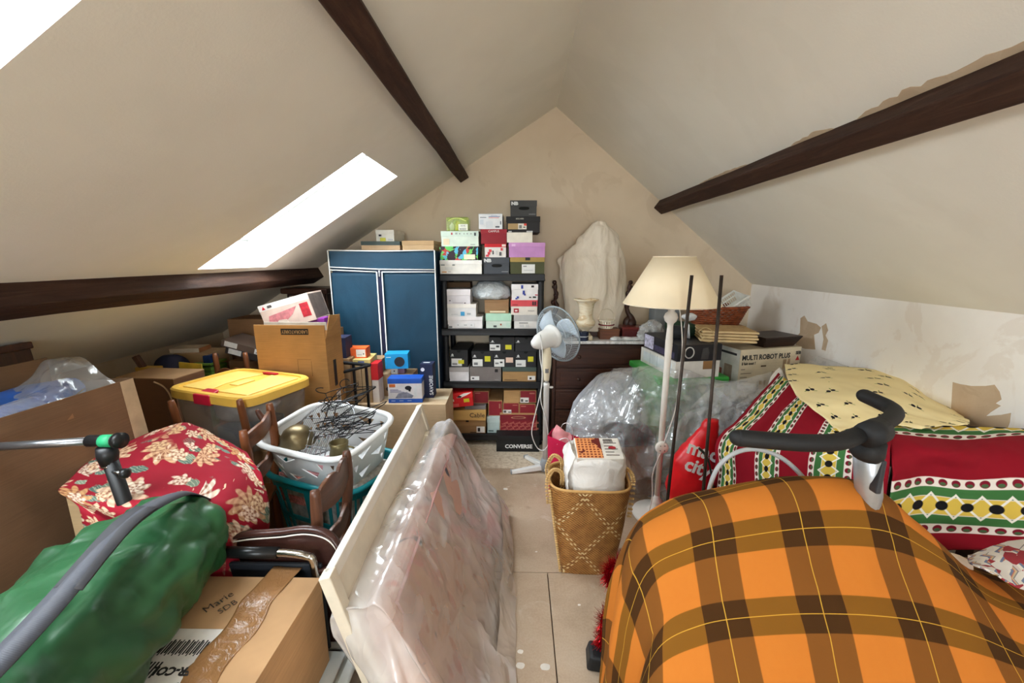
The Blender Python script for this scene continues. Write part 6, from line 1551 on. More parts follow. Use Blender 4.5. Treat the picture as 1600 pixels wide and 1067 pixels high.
# ================================================================== WOODEN CHAIRS
M_ch = wood((128, 74, 40), (88, 48, 26), 2, .35); M_chx = wood((128, 74, 40), (88, 48, 26), 0, .35); M_chd = wood((104, 66, 46), (66, 40, 28), 2, .35); M_chdx = wood((104, 66, 46), (66, 40, 28), 0, .35)
def chair(label, loc, rz, W=.38, D=.38, top=.86, m=M_ch, mx=M_chx, rake=.07, drop=0.0, sc=1.0):
    """back along local +y, seat towards -y"""
    t = thing('dining_chair', label, 'chair', loc, rz=rz)
    for s_ in (-1, 1):
        pts = smooth_path([(s_ * W / 2, .0 + .03, 0), (s_ * W / 2, 0, .22), (s_ * W / 2, 0, .45), (s_ * W / 2, .025, .65), (s_ * W / 2, rake, top)], 5)
        MB().tube(pts, [.019] * (len(pts) - 3) + [.018, .017, .014], 8, flat=.85).obj('back_post', m, t, smooth=True)
        MB().tube([(s_ * (W / 2 - .01), -D, 0), (s_ * (W / 2 - .01), -D, .43)], [.014, .018], 8).obj('leg', m, t, smooth=True)
        MB().tube([(s_ * (W / 2 - .01), -D, .2), (s_ * W / 2, 0, .2)], .009, 8).obj('stretcher', m, t)
    MB().box(-W / 2 - .01, W / 2 + .01, -D - .02, .02, .43, .455).obj('seat', mx, t, bevel=.008)
    def slat(z0, h, y, curve, scal):
        P_ = []
        for i in range(2):
            row = []
            for j in range(17):
                u = j / 16; x = -W / 2 + W * u
                zz_ = z0 + (h + scal * (abs(math.sin(u * 2 * PI)) ** .7 * .022 + math.sin(u * PI) * .02) if i else -scal * math.sin(u * PI) * .02)
                row.append((x, y + curve * math.sin(u * PI), zz_))
            P_.append(row)
        return MB().grid(P_).obj('back_slat', mx, t, solid=.014, bevel=.003)
    slat(top - .085 - drop, .055, rake - .004 - drop * .3, .02, sc); slat(top - .24 - drop, .035, rake * .55, .02, .5)
    MB().tube([(-W / 2, -D * .5, .2), (W / 2, -D * .5, .2)], .008, 8).obj('stretcher', m, t)
    return t
chair('brown wooden chair whose posts rise behind the floral cloth', (-1.415, 1.735, 0), .06, W=.30, D=.16, top=.85, rake=.0, drop=.26)
chair('brown wooden chair standing left of the laundry baskets', (-1.10, 1.575, 0), -1.32, W=.30, D=.12, top=.84, rake=.02, sc=.25)
chair('dark wooden chair with scalloped back beside the crib panel', (-.655, 1.25, 0), -1.53, W=.26, D=.15, top=.785, m=M_chd, mx=M_chdx, rake=.03)
chair('wooden chair standing behind the yellow lidded box', (-1.80, 2.44, 0), .1, W=.18, D=.12, top=.90, rake=.02, drop=.1)

# ================================================================== FLORAL CLOTH ON A CARTON
carton('moving_carton', 'tan carton whose corner shows beneath the floral cloth', .34, .30, .765, (-1.215, 1.10, 0), rz=-.06, m=card((186, 158, 118)))
fc_ = [[AZ(200, 690, .79), AZ(250, 672, .80), AZ(298, 662, .805), AZ(345, 685, .80), AZ(385, 705, .79)],
       [AZ(140, 718, .79), AZ(205, 705, .795), AZ(280, 700, .795), AZ(350, 708, .79), AZ(402, 732, .775)],
       [AZ(105, 755, .785), AZ(180, 750, .79), AZ(270, 745, .79), AZ(360, 745, .785), AY(415, 765, 1.24)],
       [AZ(95, 770, .77), AZ(165, 790, .785), AZ(260, 795, .785), AZ(345, 795, .775), AY(420, 810, 1.19)],
       [AY(125, 795, 1.06), AY(190, 822, 1.03), AZ(265, 840, .775), AY(350, 840, 1.05), AY(420, 860, 1.15)],
       [AY(130, 830, 1.055), AY(195, 860, 1.02), AY(270, 900, 1.01), AY(355, 905, 1.035), AY(418, 920, 1.13)]]
tag(cloth('floral_cloth', fc_, M_floral, n=9, wr=.012, wscale=6, seed=7, solid=.003), 'deep red floral cloth draped over a carton', 'cloth')

# ================================================================== YELLOW LIDDED BOX
carton('moving_carton', 'brown carton holding up the yellow lidded box', .46, .34, .545, (-1.42, 1.90, 0), rz=-.30, m=card((150, 118, 84)))
yb = thing('storage_box', 'clear plastic storage box with yellow lid and red clips', 'storage box', (-1.45, 2.04, .545), rz=-.31)
YL, YW_ = .56, .42; hb2 = .265
M_tub = clear_mat('clear_tub', (226, 226, 220), .09, .14, .15, 3, .06)
tb_ = MB()
P_ = []
def rr_ring(l, w, z, n=40):
    out = []
    for j in range(n + 1):
        th = 2 * PI * j / n; c, s = math.cos(th), math.sin(th)
        out.append((l / 2 * math.copysign(abs(c) ** .3, c), w / 2 * math.copysign(abs(s) ** .3, s), z))
    return out
MB().grid([rr_ring(YL * .8, YW_ * .8, .004), rr_ring(YL * .86, YW_ * .86, .012), rr_ring(YL * .90, YW_ * .90, hb2 * .6), rr_ring(YL * .93, YW_ * .93, hb2)]).obj('tub', M_tub, yb, smooth=True, solid=.003)
MB().grid([[Vector((0, 0, .005)).lerp(Vector(p), f) for p in rr_ring(YL * .8, YW_ * .8, .005)] for f in (0, 1)]).obj('tub_floor', M_tub, yb)
M_yel = mt((224, 178, 76), .4, var=.03); M_yel2 = mt((232, 196, 104), .42, var=.03)
lidm = MB(); n_ = 40
ringsL = [rr_ring(YL * .99, YW_ * .99, hb2 - .012), rr_ring(YL, YW_, hb2 - .01), rr_ring(YL, YW_, hb2 + .028), rr_ring(YL * .975, YW_ * .97, hb2 + .036), rr_ring(YL * .90, YW_ * .87, hb2 + .036), rr_ring(YL * .89, YW_ * .855, hb2 + .028), rr_ring(.001, .001, hb2 + .028)]
lid_o = lidm.grid(ringsL).obj('lid', M_yel, yb, smooth=False)
for s_ in (-1, 1):
    pl = [(s_ * .03, -.15), (s_ * .22, -.15), (s_ * .22, .15), (s_ * .03, .15), (s_ * .06, .05), (s_ * .06, -.05)]
    if s_ < 0: pl = pl[::-1]
    k = len(pl)
    MB().add([(x, y, hb2 + .0275) for x, y in pl] + [(x, y, hb2 + .033) for x, y in pl], [tuple(range(k - 1, -1, -1)), tuple(range(k, 2 * k))] + [(i, (i + 1) % k, k + (i + 1) % k, k + i) for i in range(k)]).obj('raised_panel', M_yel2, lid_o, bevel=.003)
MB().box(-.03, .03, -.05, .05, hb2 + .0275, hb2 + .034).obj('raised_panel', M_yel2, lid_o, bevel=.003)
for s_ in (-1, 1):
    MB().add([(-.055, s_ * (YW_ / 2 + .006), hb2 - .02), (.055, s_ * (YW_ / 2 + .006), hb2 - .02), (.055, s_ * (YW_ / 2 - .02), hb2 - .02), (-.055, s_ * (YW_ / 2 - .02), hb2 - .02), (-.055, s_ * (YW_ / 2 + .006), hb2 + .03), (.055, s_ * (YW_ / 2 + .006), hb2 + .03), (.04, s_ * (YW_ / 2 - .06), hb2 + .042), (-.04, s_ * (YW_ / 2 - .06), hb2 + .042)],
             [(3, 2, 1, 0), (4, 5, 6, 7), (0, 1, 5, 4), (1, 2, 6, 5), (2, 3, 7, 6), (3, 0, 4, 7)]).obj('clip', mt((178, 26, 50), .4), yb, bevel=.004)
rg = densify([(0, 0, .10, .1, .08), (0, 0, .14, .16, .11), (.02, 0, .2, .18, .13), (.0, 0, .24, .1, .08), (0, 0, .245, .02, .02)])
MB()
ct = loftmb(rg, 30, .03, 9, 3).obj('pale_bag', mt((206, 196, 192), .7), smooth=True); ct.location = yb.location; ct.rotation_euler = yb.rotation_euler
tag(ct, 'pale crumpled bag seen inside the clear storage box', 'bag')
bb = thing('slate_folder', 'slate blue folder block seen inside the clear storage box', 'folder', (-1.45, 2.04, .555), rz=-.31)
MB().box(-.02, .15, -.15, .1, 0, .095).obj('folder_body', mt((86, 96, 108), .7), bb, bevel=.004)

# ================================================================== FOREGROUND LEFT: CARTON, TENT BAG, BIN
bn = thing('clear_bin', 'translucent plastic bin with white lid beneath the marked carton', 'storage box', (-.72, .74, 0))
MB().box(-.19, .20, -.27, .27, 0, .27, tx=.015, ty=.015).obj('tub', clear_mat('bin_tub', (214, 220, 220), .6, .15, .25, 3, .05), bn, bevel=.03, seg=3)
MB().box(-.22, .235, -.31, .335, .27, .292).obj('lid', mt((214, 220, 218), .35, var=.02), bn, bevel=.035, seg=4)
MB().tube([(-.19, -.28, .293), (.20, -.28, .293), (.20, .30, .293), (-.19, .30, .293)], .008, 8, closed=True).obj('lid_ridge', mt((222, 226, 224), .35, var=.02), bn, smooth=True)
mc = carton('marked_carton', 'cardboard carton marked Marie SDB with brown tape and shipping label', .40, .56, .285, (-.765, .445, .296), rz=.0, m=card((180, 142, 102)))
MB().box(-.20, .20, 0, .56, .2835, .287).obj('top_flap', card((182, 144, 104)), mc, bevel=.001)
M_tape = NM('brown_tape'); o = M_tape.coord('Object'); M_tape.bump(M_tape.noise(o, 30, 4, .6, 2), .7, .004)
M_tape = M_tape.done((150, 108, 68), .16, 0, .6)
tp = [[(.035 + .008 * math.sin(i * 1.7) + j * .028, -.004 + .572 * i / 12, .2885 + (.0015 if j == 1 else 0)) for j in range(4)] for i in range(13)]
tp[-1] = [(x, y + .03, z_ - .0) for x, y, z_ in tp[-1]]
cloth('packing_tape', tp, M_tape, mc, n=4, wr=.003, wscale=22, seed=2, solid=.001)
M_ink = mt((40, 36, 34), .6, bump=0)
text('Marie', .034, M_ink, mc, T(-.03, .47, .2888) @ RZ(1.05) @ Matrix.Shear('XY', 4, (.2, 0)), sx=.9, bold=-.0006)
text('SDB', .028, M_ink, mc, T(.005, .455, .2888) @ RZ(1.0), sx=.9, bold=-.0005)
MB().box(-.12, .055, .19, .39, .2868, .2882).obj('shipping_label', mt((232, 226, 218), .5), mc)
for k in range(24):
    x = -.10 + k * .0056
    MB().box(x, x + .0026 + .002 * ((k * 7) % 3) / 2, .32 + .003 * (k % 3), .36 - .004 * (k % 2), .288, .2886).obj('barcode_bar', M_ink, mc)
text('FR-COL', .026, M_ink, mc, T(.0, .285, .2886) @ RZ(PI), bold=.001)
text('J + 2 Dom Sign', .018, M_ink, mc, T(-.02, .25, .2886) @ RZ(PI), bold=.0004)
for k in range(10): MB().box(-.112 + k * .008, -.108 + k * .008, .265 + .004 * (k % 2), .305, .288, .2886).obj('barcode_bar', M_ink, mc)
carton('moving_carton', 'plain carton under the green tent bag', .36, .72, .575, (-1.155, .28, 0), m=card((128, 98, 70)))
# tent bag
ngn = NM('green_nylon'); o = ngn.coord('Object'); qn = ngn.noise(ngn.scale(o, (1, .7, 1)), 4.5, 3, .45, .8)
ngn.bump(qn, .7, .06)
M_nyl = ngn.done(ngn.ramp(qn, [(.3, (30, 72, 42)), (.7, (46, 98, 60))]), .38, 0, .5)
tg = thing('tent_bag', 'green nylon tent bag with grey webbing strap', 'bag', (-.905, .62, .59))
axs = [(.46, .02, .0), (.44, .10, .075), (.38, .145, .11), (.2, .158, .125), (0, .16, .13), (-.25, .16, .13), (-.42, .15, .12), (-.5, .10, .08), (-.52, .02, .01)]
Pb = []
dn = [tuple(c) for c in zip(*[catmull([a[i] for a in axs], 10) for i in range(3)])]
for (yy, rx, rz_) in dn:
    row = []
    for j in range(65):
        th = 2 * PI * j / 64; c, s = math.cos(th), math.sin(th)
        x = rx * math.copysign(abs(c) ** .75, c); z_ = rz_ * math.copysign(abs(s) ** .8, s)
        q = Vector((x, yy * .8, z_)) * 7
        d = 1 + (noise.noise(q) * .12 + (abs(noise.noise(q * 1.9 + Vector((3, 1, 2)))) - .2) * .26 - (abs(noise.noise(Vector((q.x * 2.2, q.y * 4.2, q.z * 2.2)))) - .2) * .12)
        if j == 64: row.append(row[0])
        else: row.append(Vector((x * d - .16 * yy, yy, max(-.0, 0) + .13 + z_ * d)))
    Pb.append(row)
for row in Pb:
    for p in row:
        if p.z < .002: p.z = .002
MB().grid(Pb).obj('nylon_body', M_nyl, tg, smooth=True)
M_web = NM('grey_webbing'); o = M_web.coord('Object'); M_web.bump(M_web.m('SINE', M_web.sep(o)[1] * 2200.0), .15, .001)
M_web = M_web.done((72, 74, 82), .6)
st = [(.055, .45, .20), (.06, .36, .275), (.07, .22, .318), (.08, .1, .322), (.095, -.05, .302), (.10, -.2, .288), (.10, -.4, .28)]
Pw = []
for i, p in enumerate(smooth_path(st, 6)):
    Pw.append([Vector((p.x - .024 - .16 * p.y, p.y, p.z - .004)), Vector((p.x - .16 * p.y, p.y, p.z + .002)), Vector((p.x + .024 - .16 * p.y, p.y, p.z - .006))])
MB().grid(Pw).obj('webbing_strap', M_web, tg, smooth=True, solid=.003)
Pw = [[Vector((p.x - .026 - .16 * p.y, p.y, p.z)), Vector((p.x + .026 - .16 * p.y, p.y, p.z - .002))] for p in smooth_path([(.07, .23, .318), (.076, .16, .326), (.086, .08, .320), (.095, .0, .307)], 5)]
MB().grid(Pw).obj('strap_loop', mt((58, 58, 62), .6), tg, smooth=True, solid=.004)
for k in range(3): MB().box(-.155 - .004 * k, -.15, -.02 - k * .03, -.008 - k * .03, .16 + .01 * k, .20 + .01 * k).obj('printed_logo', mt((206, 220, 130), .5), tg)

# garment rail
gr = thing('garment_rail', 'black garment rail post with steel tube and green tape', 'clothes rail', (-1.035, 1.045, 0))
GO = Vector((-1.035, 1.045, 0))
zt2 = zy(700, 1.045)
topx = xy(166, 1.045, 700) - GO.x
MB().tube([(0, 0, 0), (topx * .5, 0, zt2 * .5), (topx, 0, zt2 - .02)], .018, 14).obj('post', mt((20, 20, 21), .45), gr, smooth=True)
MB().tube([(topx, 0, zt2 - .06), (topx, 0, zt2 - .03), (topx, 0, zt2 - .005)], [.019, .025, .022], 16).obj('collar', mt((26, 26, 28), .4), gr, smooth=True)
MB().tube([(topx + .0, 0, zt2 - .062), (topx, 0, zt2 - .056)], .0195, 14).obj('steel_ring', mt((190, 190, 190), .25, 1.0), gr, smooth=True)
MB().tube([(topx + .015, -.01, zt2 - .075), (topx + .05, -.02, zt2 - .075)], .005, 8).obj('clamp_screw', mt((170, 170, 172), .25, 1.0), gr, smooth=True)
MB().lathe([(.006, 0), (.014, .004), (.014, .016), (.006, .02)], 10, T(topx + .05, -.02, zt2 - .075) @ RY(PI / 2)).obj('knob', mt((22, 22, 22), .4), gr, smooth=True)
tz = zt2 + .012
e_ = AY(-40, 706, 1.02) - GO
MB().tube([(e_.x, e_.y, tz - .012), (topx - .03, 0, tz)], .0115, 12).obj('steel_tube', mt((150, 152, 156), .3, .9), gr, smooth=True)
MB().tube([(topx - .045, 0, tz), (topx + .045, 0, tz + .002)], .0165, 14).obj('end_socket', mt((22, 22, 23), .4), gr, smooth=True)
MB().tube([(topx - .006, 0, tz), (topx + .026, 0, tz + .001)], .0178, 14).obj('green_tape', mt((40, 150, 100), .5), gr, smooth=True)
MB().tube([(topx + .034, 0, tz + .0015), (topx + .050, 0, tz + .002)], .022, 14).obj('end_cap', mt((18, 18, 18), .4), gr, smooth=True)
for a_ in (0.6, 2.7, 4.6): MB().tube([(0, 0, .12), (math.cos(a_) * .10, math.sin(a_) * .04, .012)], .009, 8).obj('leg', mt((20, 20, 21), .45), gr)

# leather bag and trolley handle behind the carton
tl = thing('luggage_trolley', 'luggage trolley with black grip and chrome bend behind the marked carton', 'trolley', (-.74, 1.035, 0))
TO = Vector((-.74, 1.035, 0))
M_chr = mt((196, 190, 180), .18, 1.0)
zh = zy(868, 1.035)
g0 = xy(325, 1.035, 872) + .74; g1 = xy(435, 1.035, 872) + .74; g2 = xy(488, 1.035, 880) + .74
MB().tube([(g0, 0, zh), (g1, 0, zh)], .016, 14).obj('grip', mt((24, 26, 28), .3), tl, smooth=True)
MB().tube(smooth_path([(g1, 0, zh), (g1 + .03, 0, zh), (g2 - .01, 0, zh - .012), (g2 + .005, 0, zh - .05), (g2 + .006, 0, .30), (g2 + .006, 0, .05)], 5), .0115, 12).obj('chrome_bend', M_chr, tl, smooth=True)
MB().tube(smooth_path([(g0, 0, zh), (g0 - .03, 0, zh - .02), (g0 - .035, 0, .3), (g0 - .035, 0, .05)], 5), .0115, 12).obj('chrome_bend', M_chr, tl, smooth=True)
MB().box(g0 - .06, g2 + .03, -.018, .02, 0, .06).obj('foot_bar', mt((30, 30, 32), .5), tl, bevel=.008)
MB().box(g0 - .05, g2 + .02, .010, .022, .05, zh - .045).obj('back_pad', mt((40, 44, 50), .5), tl, bevel=.01)
lb = thing('leather_bag', 'open brown leather bag with white piped edge behind the trolley grip', 'bag', (-.73, 1.088, 0))
M_lea = mt((64, 38, 32), .28, var=.2, bump=.2)
rg = densify([(0, 0, 0, .13, .016), (0, .0, .2, .15, .02), (.0, 0, .45, .17, .022), (.01, 0, zh - .02, .175, .022), (.015, 0, zh + .03, .16, .014)])
loftmb(rg, 36, .008, 8, 6).obj('leather_body', M_lea, lb, smooth=True)
ed = smooth_path([(-.16, -.01, zh + .012), (-.08, -.012, zh + .03), (.02, -.012, zh + .04), (.10, -.014, zh + .052), (.165, -.02, zh + .04), (.20, -.03, zh - .0), (.19, -.04, zh - .05), (.13, -.045, zh - .07)], 6)
MB().tube(ed, .012, 10, flat=.7).obj('rolled_edge', M_lea, lb, smooth=True)
MB().tube([p + Vector((0, -.010, -.012)) for p in ed], .0022, 6).obj('white_piping', mt((228, 222, 210), .6), lb, smooth=True)
# ================================================================== LEFT BACK CORNER
def stackbox(name, label, px0, px1, py0, py1, y, d, **kw):
    return pbox(name, label, px0, px1, py0, py1, y, d, **kw)[0]
# long carton on the floor in front of the wardrobe
zl = zy(633, 2.57)
lc = carton('long_carton', 'long beige carton lying in front of the wardrobe', .72, .34, zl, (-.845, 2.57, 0), rz=.02, m=card((204, 178, 144)))
MB().box(-.36, .36, .10, .16, zl - .001, zl + .0008).obj('packing_tape', mt((222, 208, 180), .35), lc)
MB().box(-.28, -.2, -.0008, .002, zl - .05, zl).obj('packing_tape', mt((150, 116, 78), .35), lc)
# things standing on the long carton
def onl(name, label, px0, px1, py0, py1, y, d, **kw): return pbox(name, label, px0, px1, py0, py1, y, d, z0=zl + .0012, **kw)
b, _ = onl('product_box', 'blue and white product box with a picture on the long carton', 607, 659, 592, 636, 2.60, .10, col=(222, 218, 222), rz=.06)
w = xy(659, 2.6, 615) - xy(607, 2.6, 615); h = zy(592, 2.6, 633) - zl
MBl = mt((34, 84, 178), .45, var=.04)
MB().box(-w / 2 - .0006, w / 2 + .0006, -.0006, .1006, h * .80, h + .0008).obj('blue_top', MBl, b, bevel=.001)
MB().box(-w / 2 - .0004, w / 2 + .0004, -.0006, .1004, .0, h * .17).obj('blue_base', MBl, b, bevel=.001)
MB().box(-w * .46, -w * .28, -.001, .002, h * .66, h * .78).obj('orange_badge', mt((206, 110, 50), .5), b)
MB().prism([(-w * .3, h * .2), (w * .2, h * .2), (w * .25, h * .3), (w * .05, h * .45), (-w * .2, h * .4)], -.001, .002).obj('printed_picture', mt((130, 132, 150), .5, var=.15, sc_=40), b)
MB().prism([(w * .1 + math.cos(k * PI / 6) * w * .1, h * .62 + math.sin(k * PI / 6) * h * .09) for k in range(12)], -.0014, .002).obj('printed_picture', mt((30, 30, 36), .5), b)
MB().prism([(w * .1, h * .5), (w * .16, h * .46), (w * .18, h * .58), (w * .12, h * .6)], -.0014, .002).obj('printed_picture', mt((30, 30, 36), .5), b)
MB().prism([(w * .26, h * .24), (w * .34, h * .24), (w * .36, h * .6), (w * .46, h * .66), (w * .46, h * .74), (w * .28, h * .66)], -.0014, .002).obj('printed_picture', mt((214, 216, 220), .5), b)
for k in range(3): MB().box(-w * .44, -w * .2 + k * .02, -.001, .002, h * (.54 - k * .05), h * (.56 - k * .05)).obj('printed_line', mt((110, 110, 150), .6), b)
for k in range(3): MB().box(-w * .42 + k * w * .24, -w * .3 + k * w * .24, -.001, .002, h * .08, h * .1).obj('printed_line', mt((190, 206, 236), .6), b)
b, _ = onl('bottle_box', 'tall navy bottle box with white lettering against the wardrobe', 657, 677, 569, 632, 2.70, .09, col=(22, 32, 66))
h = zy(569, 2.70, 667) - zl; w = xy(677, 2.7, 600) - xy(657, 2.7, 600)
MB().lathe([(.013, 0), (.013, .002)], 18, T(-w * .28, -.001, h * .84) @ RX(PI / 2)).obj('white_seal', mt((220, 222, 226), .5), b)
text('SAVOIRE', .036, mt((210, 214, 220), .5, bump=0), b, T(w * .36, -.0014, h * .38) @ FRONT @ RZ(PI / 2), bold=.0006)
MB().box(-w * .3, w * .2, .03, .05, h, h + .0012).obj('paper_seal', mt((206, 210, 214), .5), b)
bb1, zc1 = onl('moving_carton', 'small tan carton against the wardrobe carrying the blue speaker box', 592, 645, 585, 632, 2.74, .16, m=card((184, 154, 120)))
MB().prism([(-.05 + .02 * math.cos(k * PI / 6), .05 + .016 * math.sin(k * PI / 6)) for k in range(12)], -.001, .002).obj('printed_dot', mt((90, 80, 72), .7), bb1)
b, zc2 = pbox('small_box', 'tiny white box with a black square under the speaker box', 611, 621, 575, 585, 2.75, .05, z0=zc1, col=(226, 226, 224), deco=[(.4, .4, .6, .6, (30, 30, 34))])
b, zc3 = pbox('small_box', 'tiny mauve box under the speaker box', 622, 632, 575, 585, 2.76, .06, z0=zc1, col=(120, 90, 116))
b, _ = pbox('speaker_box', 'bright blue speaker box with a black disc printed on it', 602, 637, 553, 575, 2.73, .11, z0=max(zc2, zc3), col=(26, 150, 206), rz=.12)
w = xy(637, 2.73, 560) - xy(602, 2.73, 560); h = zy(553, 2.73, 620) - max(zc2, zc3)
MB().lathe([(h * .33, 0), (h * .33, .001)], 28, T(w * .13, -.001, h * .47) @ RX(PI / 2)).obj('printed_disc', mt((34, 34, 38), .5), b)
MB().box(-w * .44, -w * .24, -.001, .002, h * .76, h * .8).obj('printed_line', mt((200, 230, 240), .5), b)
onl('tall_box', 'tall red and white slim box beside the flat cartons', 581, 592, 568, 636, 2.60, .10, col=(226, 216, 210), lid=(190, 28, 34), lidh=.42)
b, _ = onl('moving_carton', 'small kraft carton with dark stamps behind the red slim box', 577, 599, 561, 636, 2.79, .12, m=card((170, 138, 102)), deco=[(.55, .62, .8, .7, (90, 60, 44)), (.55, .80, .7, .84, (90, 70, 54))])
# flat cartons behind the black rail
b, zf = onl('flat_carton', 'flat kraft carton with arrow marks behind the black rail', 514, 566, 572, 640, 2.60, .04, m=card((180, 152, 118)), deco=[(.66, .6, .9, .605, (110, 86, 60)), (.66, .4, .9, .405, (110, 86, 60)), (.66, .4, .67, .6, (110, 86, 60)), (.89, .4, .9, .6, (110, 86, 60)), (.1, .3, .4, .305, (120, 96, 70)), (.1, .55, .4, .555, (120, 96, 70))])
b, zf2 = onl('flat_carton', 'second flat kraft carton leaning behind the red slim box', 567, 581, 573, 640, 2.60, .10, m=card((172, 142, 106)))
zf_ = max(zf, zf2)
b, zy1 = pbox('game_box', 'flat yellow box laid on the kraft cartons', 514, 578, 562, 573, 2.60, .18, z0=zf_ + .001, col=(226, 206, 130), rz=.1, deco=[(.1, .2, .3, .7, (150, 180, 190)), (.7, .15, .85, .75, (110, 120, 170))])
pbox('small_box', 'orange box with white label on the yellow box', 537, 572, 544, 562, 2.64, .09, z0=zy1 + .001, col=(226, 96, 36), rz=.06, deco=[(.56, .12, .96, .86, (232, 226, 222)), (.6, .3, .8, .36, (150, 150, 150)), (.86, .34, .9, .5, (60, 60, 60))])
# black metal rail
br_ = thing('metal_rack', 'black metal bar rack folded against the cartons', 'rack', (xy(548, 2.52, 600), 2.52, 0))
M_bm = mt((22, 22, 24), .4, .3)
x0_, x1_ = xy(514, 2.52, 575) - xy(548, 2.52, 600), xy(572, 2.52, 575) - xy(548, 2.52, 600)
zr = zy(567, 2.52)
for k in range(4):
    x = x0_ + (x1_ - x0_) * k / 3
    MB().box(x - .007, x + .007, -.007, .007, 0, zr - .012 * k / 3).obj('bar', M_bm, br_)
MB().tube([(x0_ - .02, 0, zr + .006), (x1_ + .03, 0, zr - .018)], .011, 8).obj('top_rail', M_bm, br_)
MB().tube([(x0_ - .02, .0, zr - .07), (x0_ + .1, -.05, zr - .055), (x1_ + .03, -.0, zr - .018)], .010, 8).obj('side_rail', M_bm, br_)
MB().tube([(x0_ - .02, -.0, .05), (x1_ + .03, 0, .05)], .010, 8).obj('bottom_rail', M_bm, br_)

# big open carton
M_ob = card((172, 126, 74))
ob = thing('open_carton', 'tall open cardboard carton with black name labels behind the yellow lid', 'box', (-1.31, 2.28, 0), rz=-.02)
hO = 1.085; wO, dO = .41, .2
MB().box(-wO / 2, wO / 2, 0, .006, 0, hO + .02).obj('front_panel', M_ob, ob)
MB().box(-wO / 2, wO / 2, dO - .006, dO, 0, hO - .03).obj('back_panel', M_ob, ob)
MB().box(-wO / 2, -wO / 2 + .006, .006, dO - .006, 0, hO - .03).obj('side_panel', M_ob, ob)
MB().box(wO / 2 - .006, wO / 2, .006, dO - .006, 0, hO - .06).obj('side_panel', M_ob, ob)
MB().box(-wO / 2 + .006, wO / 2 - .006, .006, dO - .006, .0, .006).obj('bottom_panel', M_ob, ob)
MB().add([(wO / 2, .0, hO - .06), (wO / 2, dO, hO - .06), (wO / 2 + .01, dO * .9, hO + .06), (wO / 2 + .0, dO * .35, hO + .07)], [(0, 1, 2, 3)]).obj('end_flap', M_ob, ob, solid=.005)
MB().box(-wO / 2 + .05, wO / 2 + .005, .018, .022, hO - .01, hO + .035).obj('inner_flap', mt((206, 200, 190), .7), ob)
MB().box(-wO * .12, wO * .27, -.001, .002, hO - .035, hO - .0).obj('name_label', mt((26, 20, 18), .5), ob)
text('LABORATOIREY', .028, mt((176, 140, 96), .5, bump=0), ob, T(wO * .075, -.0016, hO - .0175) @ FRONT @ RZ(PI), sx=.75)
MB().box(wO / 2 - .002, wO / 2 + .001, .07, .105, hO - .36, hO - .2).obj('name_label', mt((26, 20, 18), .5), ob)
MB().box(wO / 2 - .002, wO / 2 + .001, .08, .13, hO - .5, hO - .40).obj('paper_label', mt((226, 222, 214), .6), ob)
for k in range(6): MB().box(wO / 2 - .001, wO / 2 + .0016, .09 + k * .005, .092 + k * .005, hO - .48, hO - .42).obj('barcode_bar', mt((90, 84, 80), .6), ob)
for a, b_, c, d in ((.03, .032, hO - .28, hO - .18), (.11, .112, hO - .28, hO - .19), (.03, .112, hO - .182, hO - .18)): MB().box(a, b_, -.0008, .002, c, d).obj('printed_line', mt((120, 84, 46), .7), ob)
# support stack behind it with the appliance boxes
carton('moving_carton', 'brown carton stack base behind the tall open carton', .36, .33, .985, (-1.47, 2.62, 0), m=card((140, 108, 76)))
sbx = thing('appliance_box', 'tipped white and pink appliance box with red triangle logo', 'box', (-1.47, 2.60, 1.045), rot=(0, -.27, .05))
w, h, d = .33, .18, .22
MB().box(-w / 2, w / 2, 0, d, 0, h).obj('body', mt((214, 190, 176), .55, var=.06), sbx, bevel=.002)
MB().box(-w / 2 - .0004, w / 2 + .0004, -.0006, .002, h * .78, h).obj('white_band', mt((228, 222, 216), .55), sbx)
MB().prism([(-w * .44, h * .82), (-w * .37, h * .82), (-w * .405, h * .94)], -.0012, .002).obj('logo', mt((190, 30, 40), .5), sbx)
text('SEB', .02, mt((60, 50, 50), .5, bump=0), sbx, T(-w * .28, -.0014, h * .88) @ FRONT, bold=.001)
MB().box(w * .28, w * .45, -.001, .002, h * .2, h * .7).obj('printed_picture', mt((170, 40, 50), .5, var=.2, sc_=40), sbx)
MB().prism([(-w * .4, h * .3), (-w * .1, h * .2), (w * .1, h * .42), (w * .22, h * .66), (-w * .1, h * .6), (-w * .36, h * .56)], -.001, .002).obj('printed_picture', mt((196, 120, 124), .5, var=.15, sc_=30), sbx)
MB().prism([(-w * .35, h * .08), (-w * .02, h * .08), (-w * .04, h * .3), (-w * .2, h * .34)], -.0014, .002).obj('printed_picture', mt((222, 206, 190), .5), sbx)
MB().box(w / 2 - .001, w / 2 + .0008, .01, d - .01, h * .05, h * .95).obj('printed_side', mt((96, 84, 76), .55, var=.15, sc_=20), sbx)
b, zz1 = pbox('small_box', 'navy box with round emblem beside the open carton', 511, 540, 528, 560, 2.56, .12, z0=None, col=(30, 34, 62), rz=.05)
MB().tube([(-.0 + .02 * math.cos(2 * PI * k / 20), -.001, .07 + .02 * math.sin(2 * PI * k / 20)) for k in range(20)], .0025, 6, closed=True).obj('emblem', mt((140, 144, 160), .4), b)
zb_ = zy(560, 2.56, 525)
carton('moving_carton', 'brown carton under the navy box', .16, .16, zb_ - .001, (xy(526, 2.56, 545), 2.545 + .01, 0), m=card((150, 118, 84)))
b, _ = pbox('small_box', 'purple box with white patches beside the appliance box', 477, 508, 498, 517, 2.62, .10, z0=.987, col=(130, 44, 140), rot=(0, -.05, .1), deco=[(.1, .05, .3, .4, (226, 210, 226)), (.5, .05, .72, .45, (226, 210, 226))])
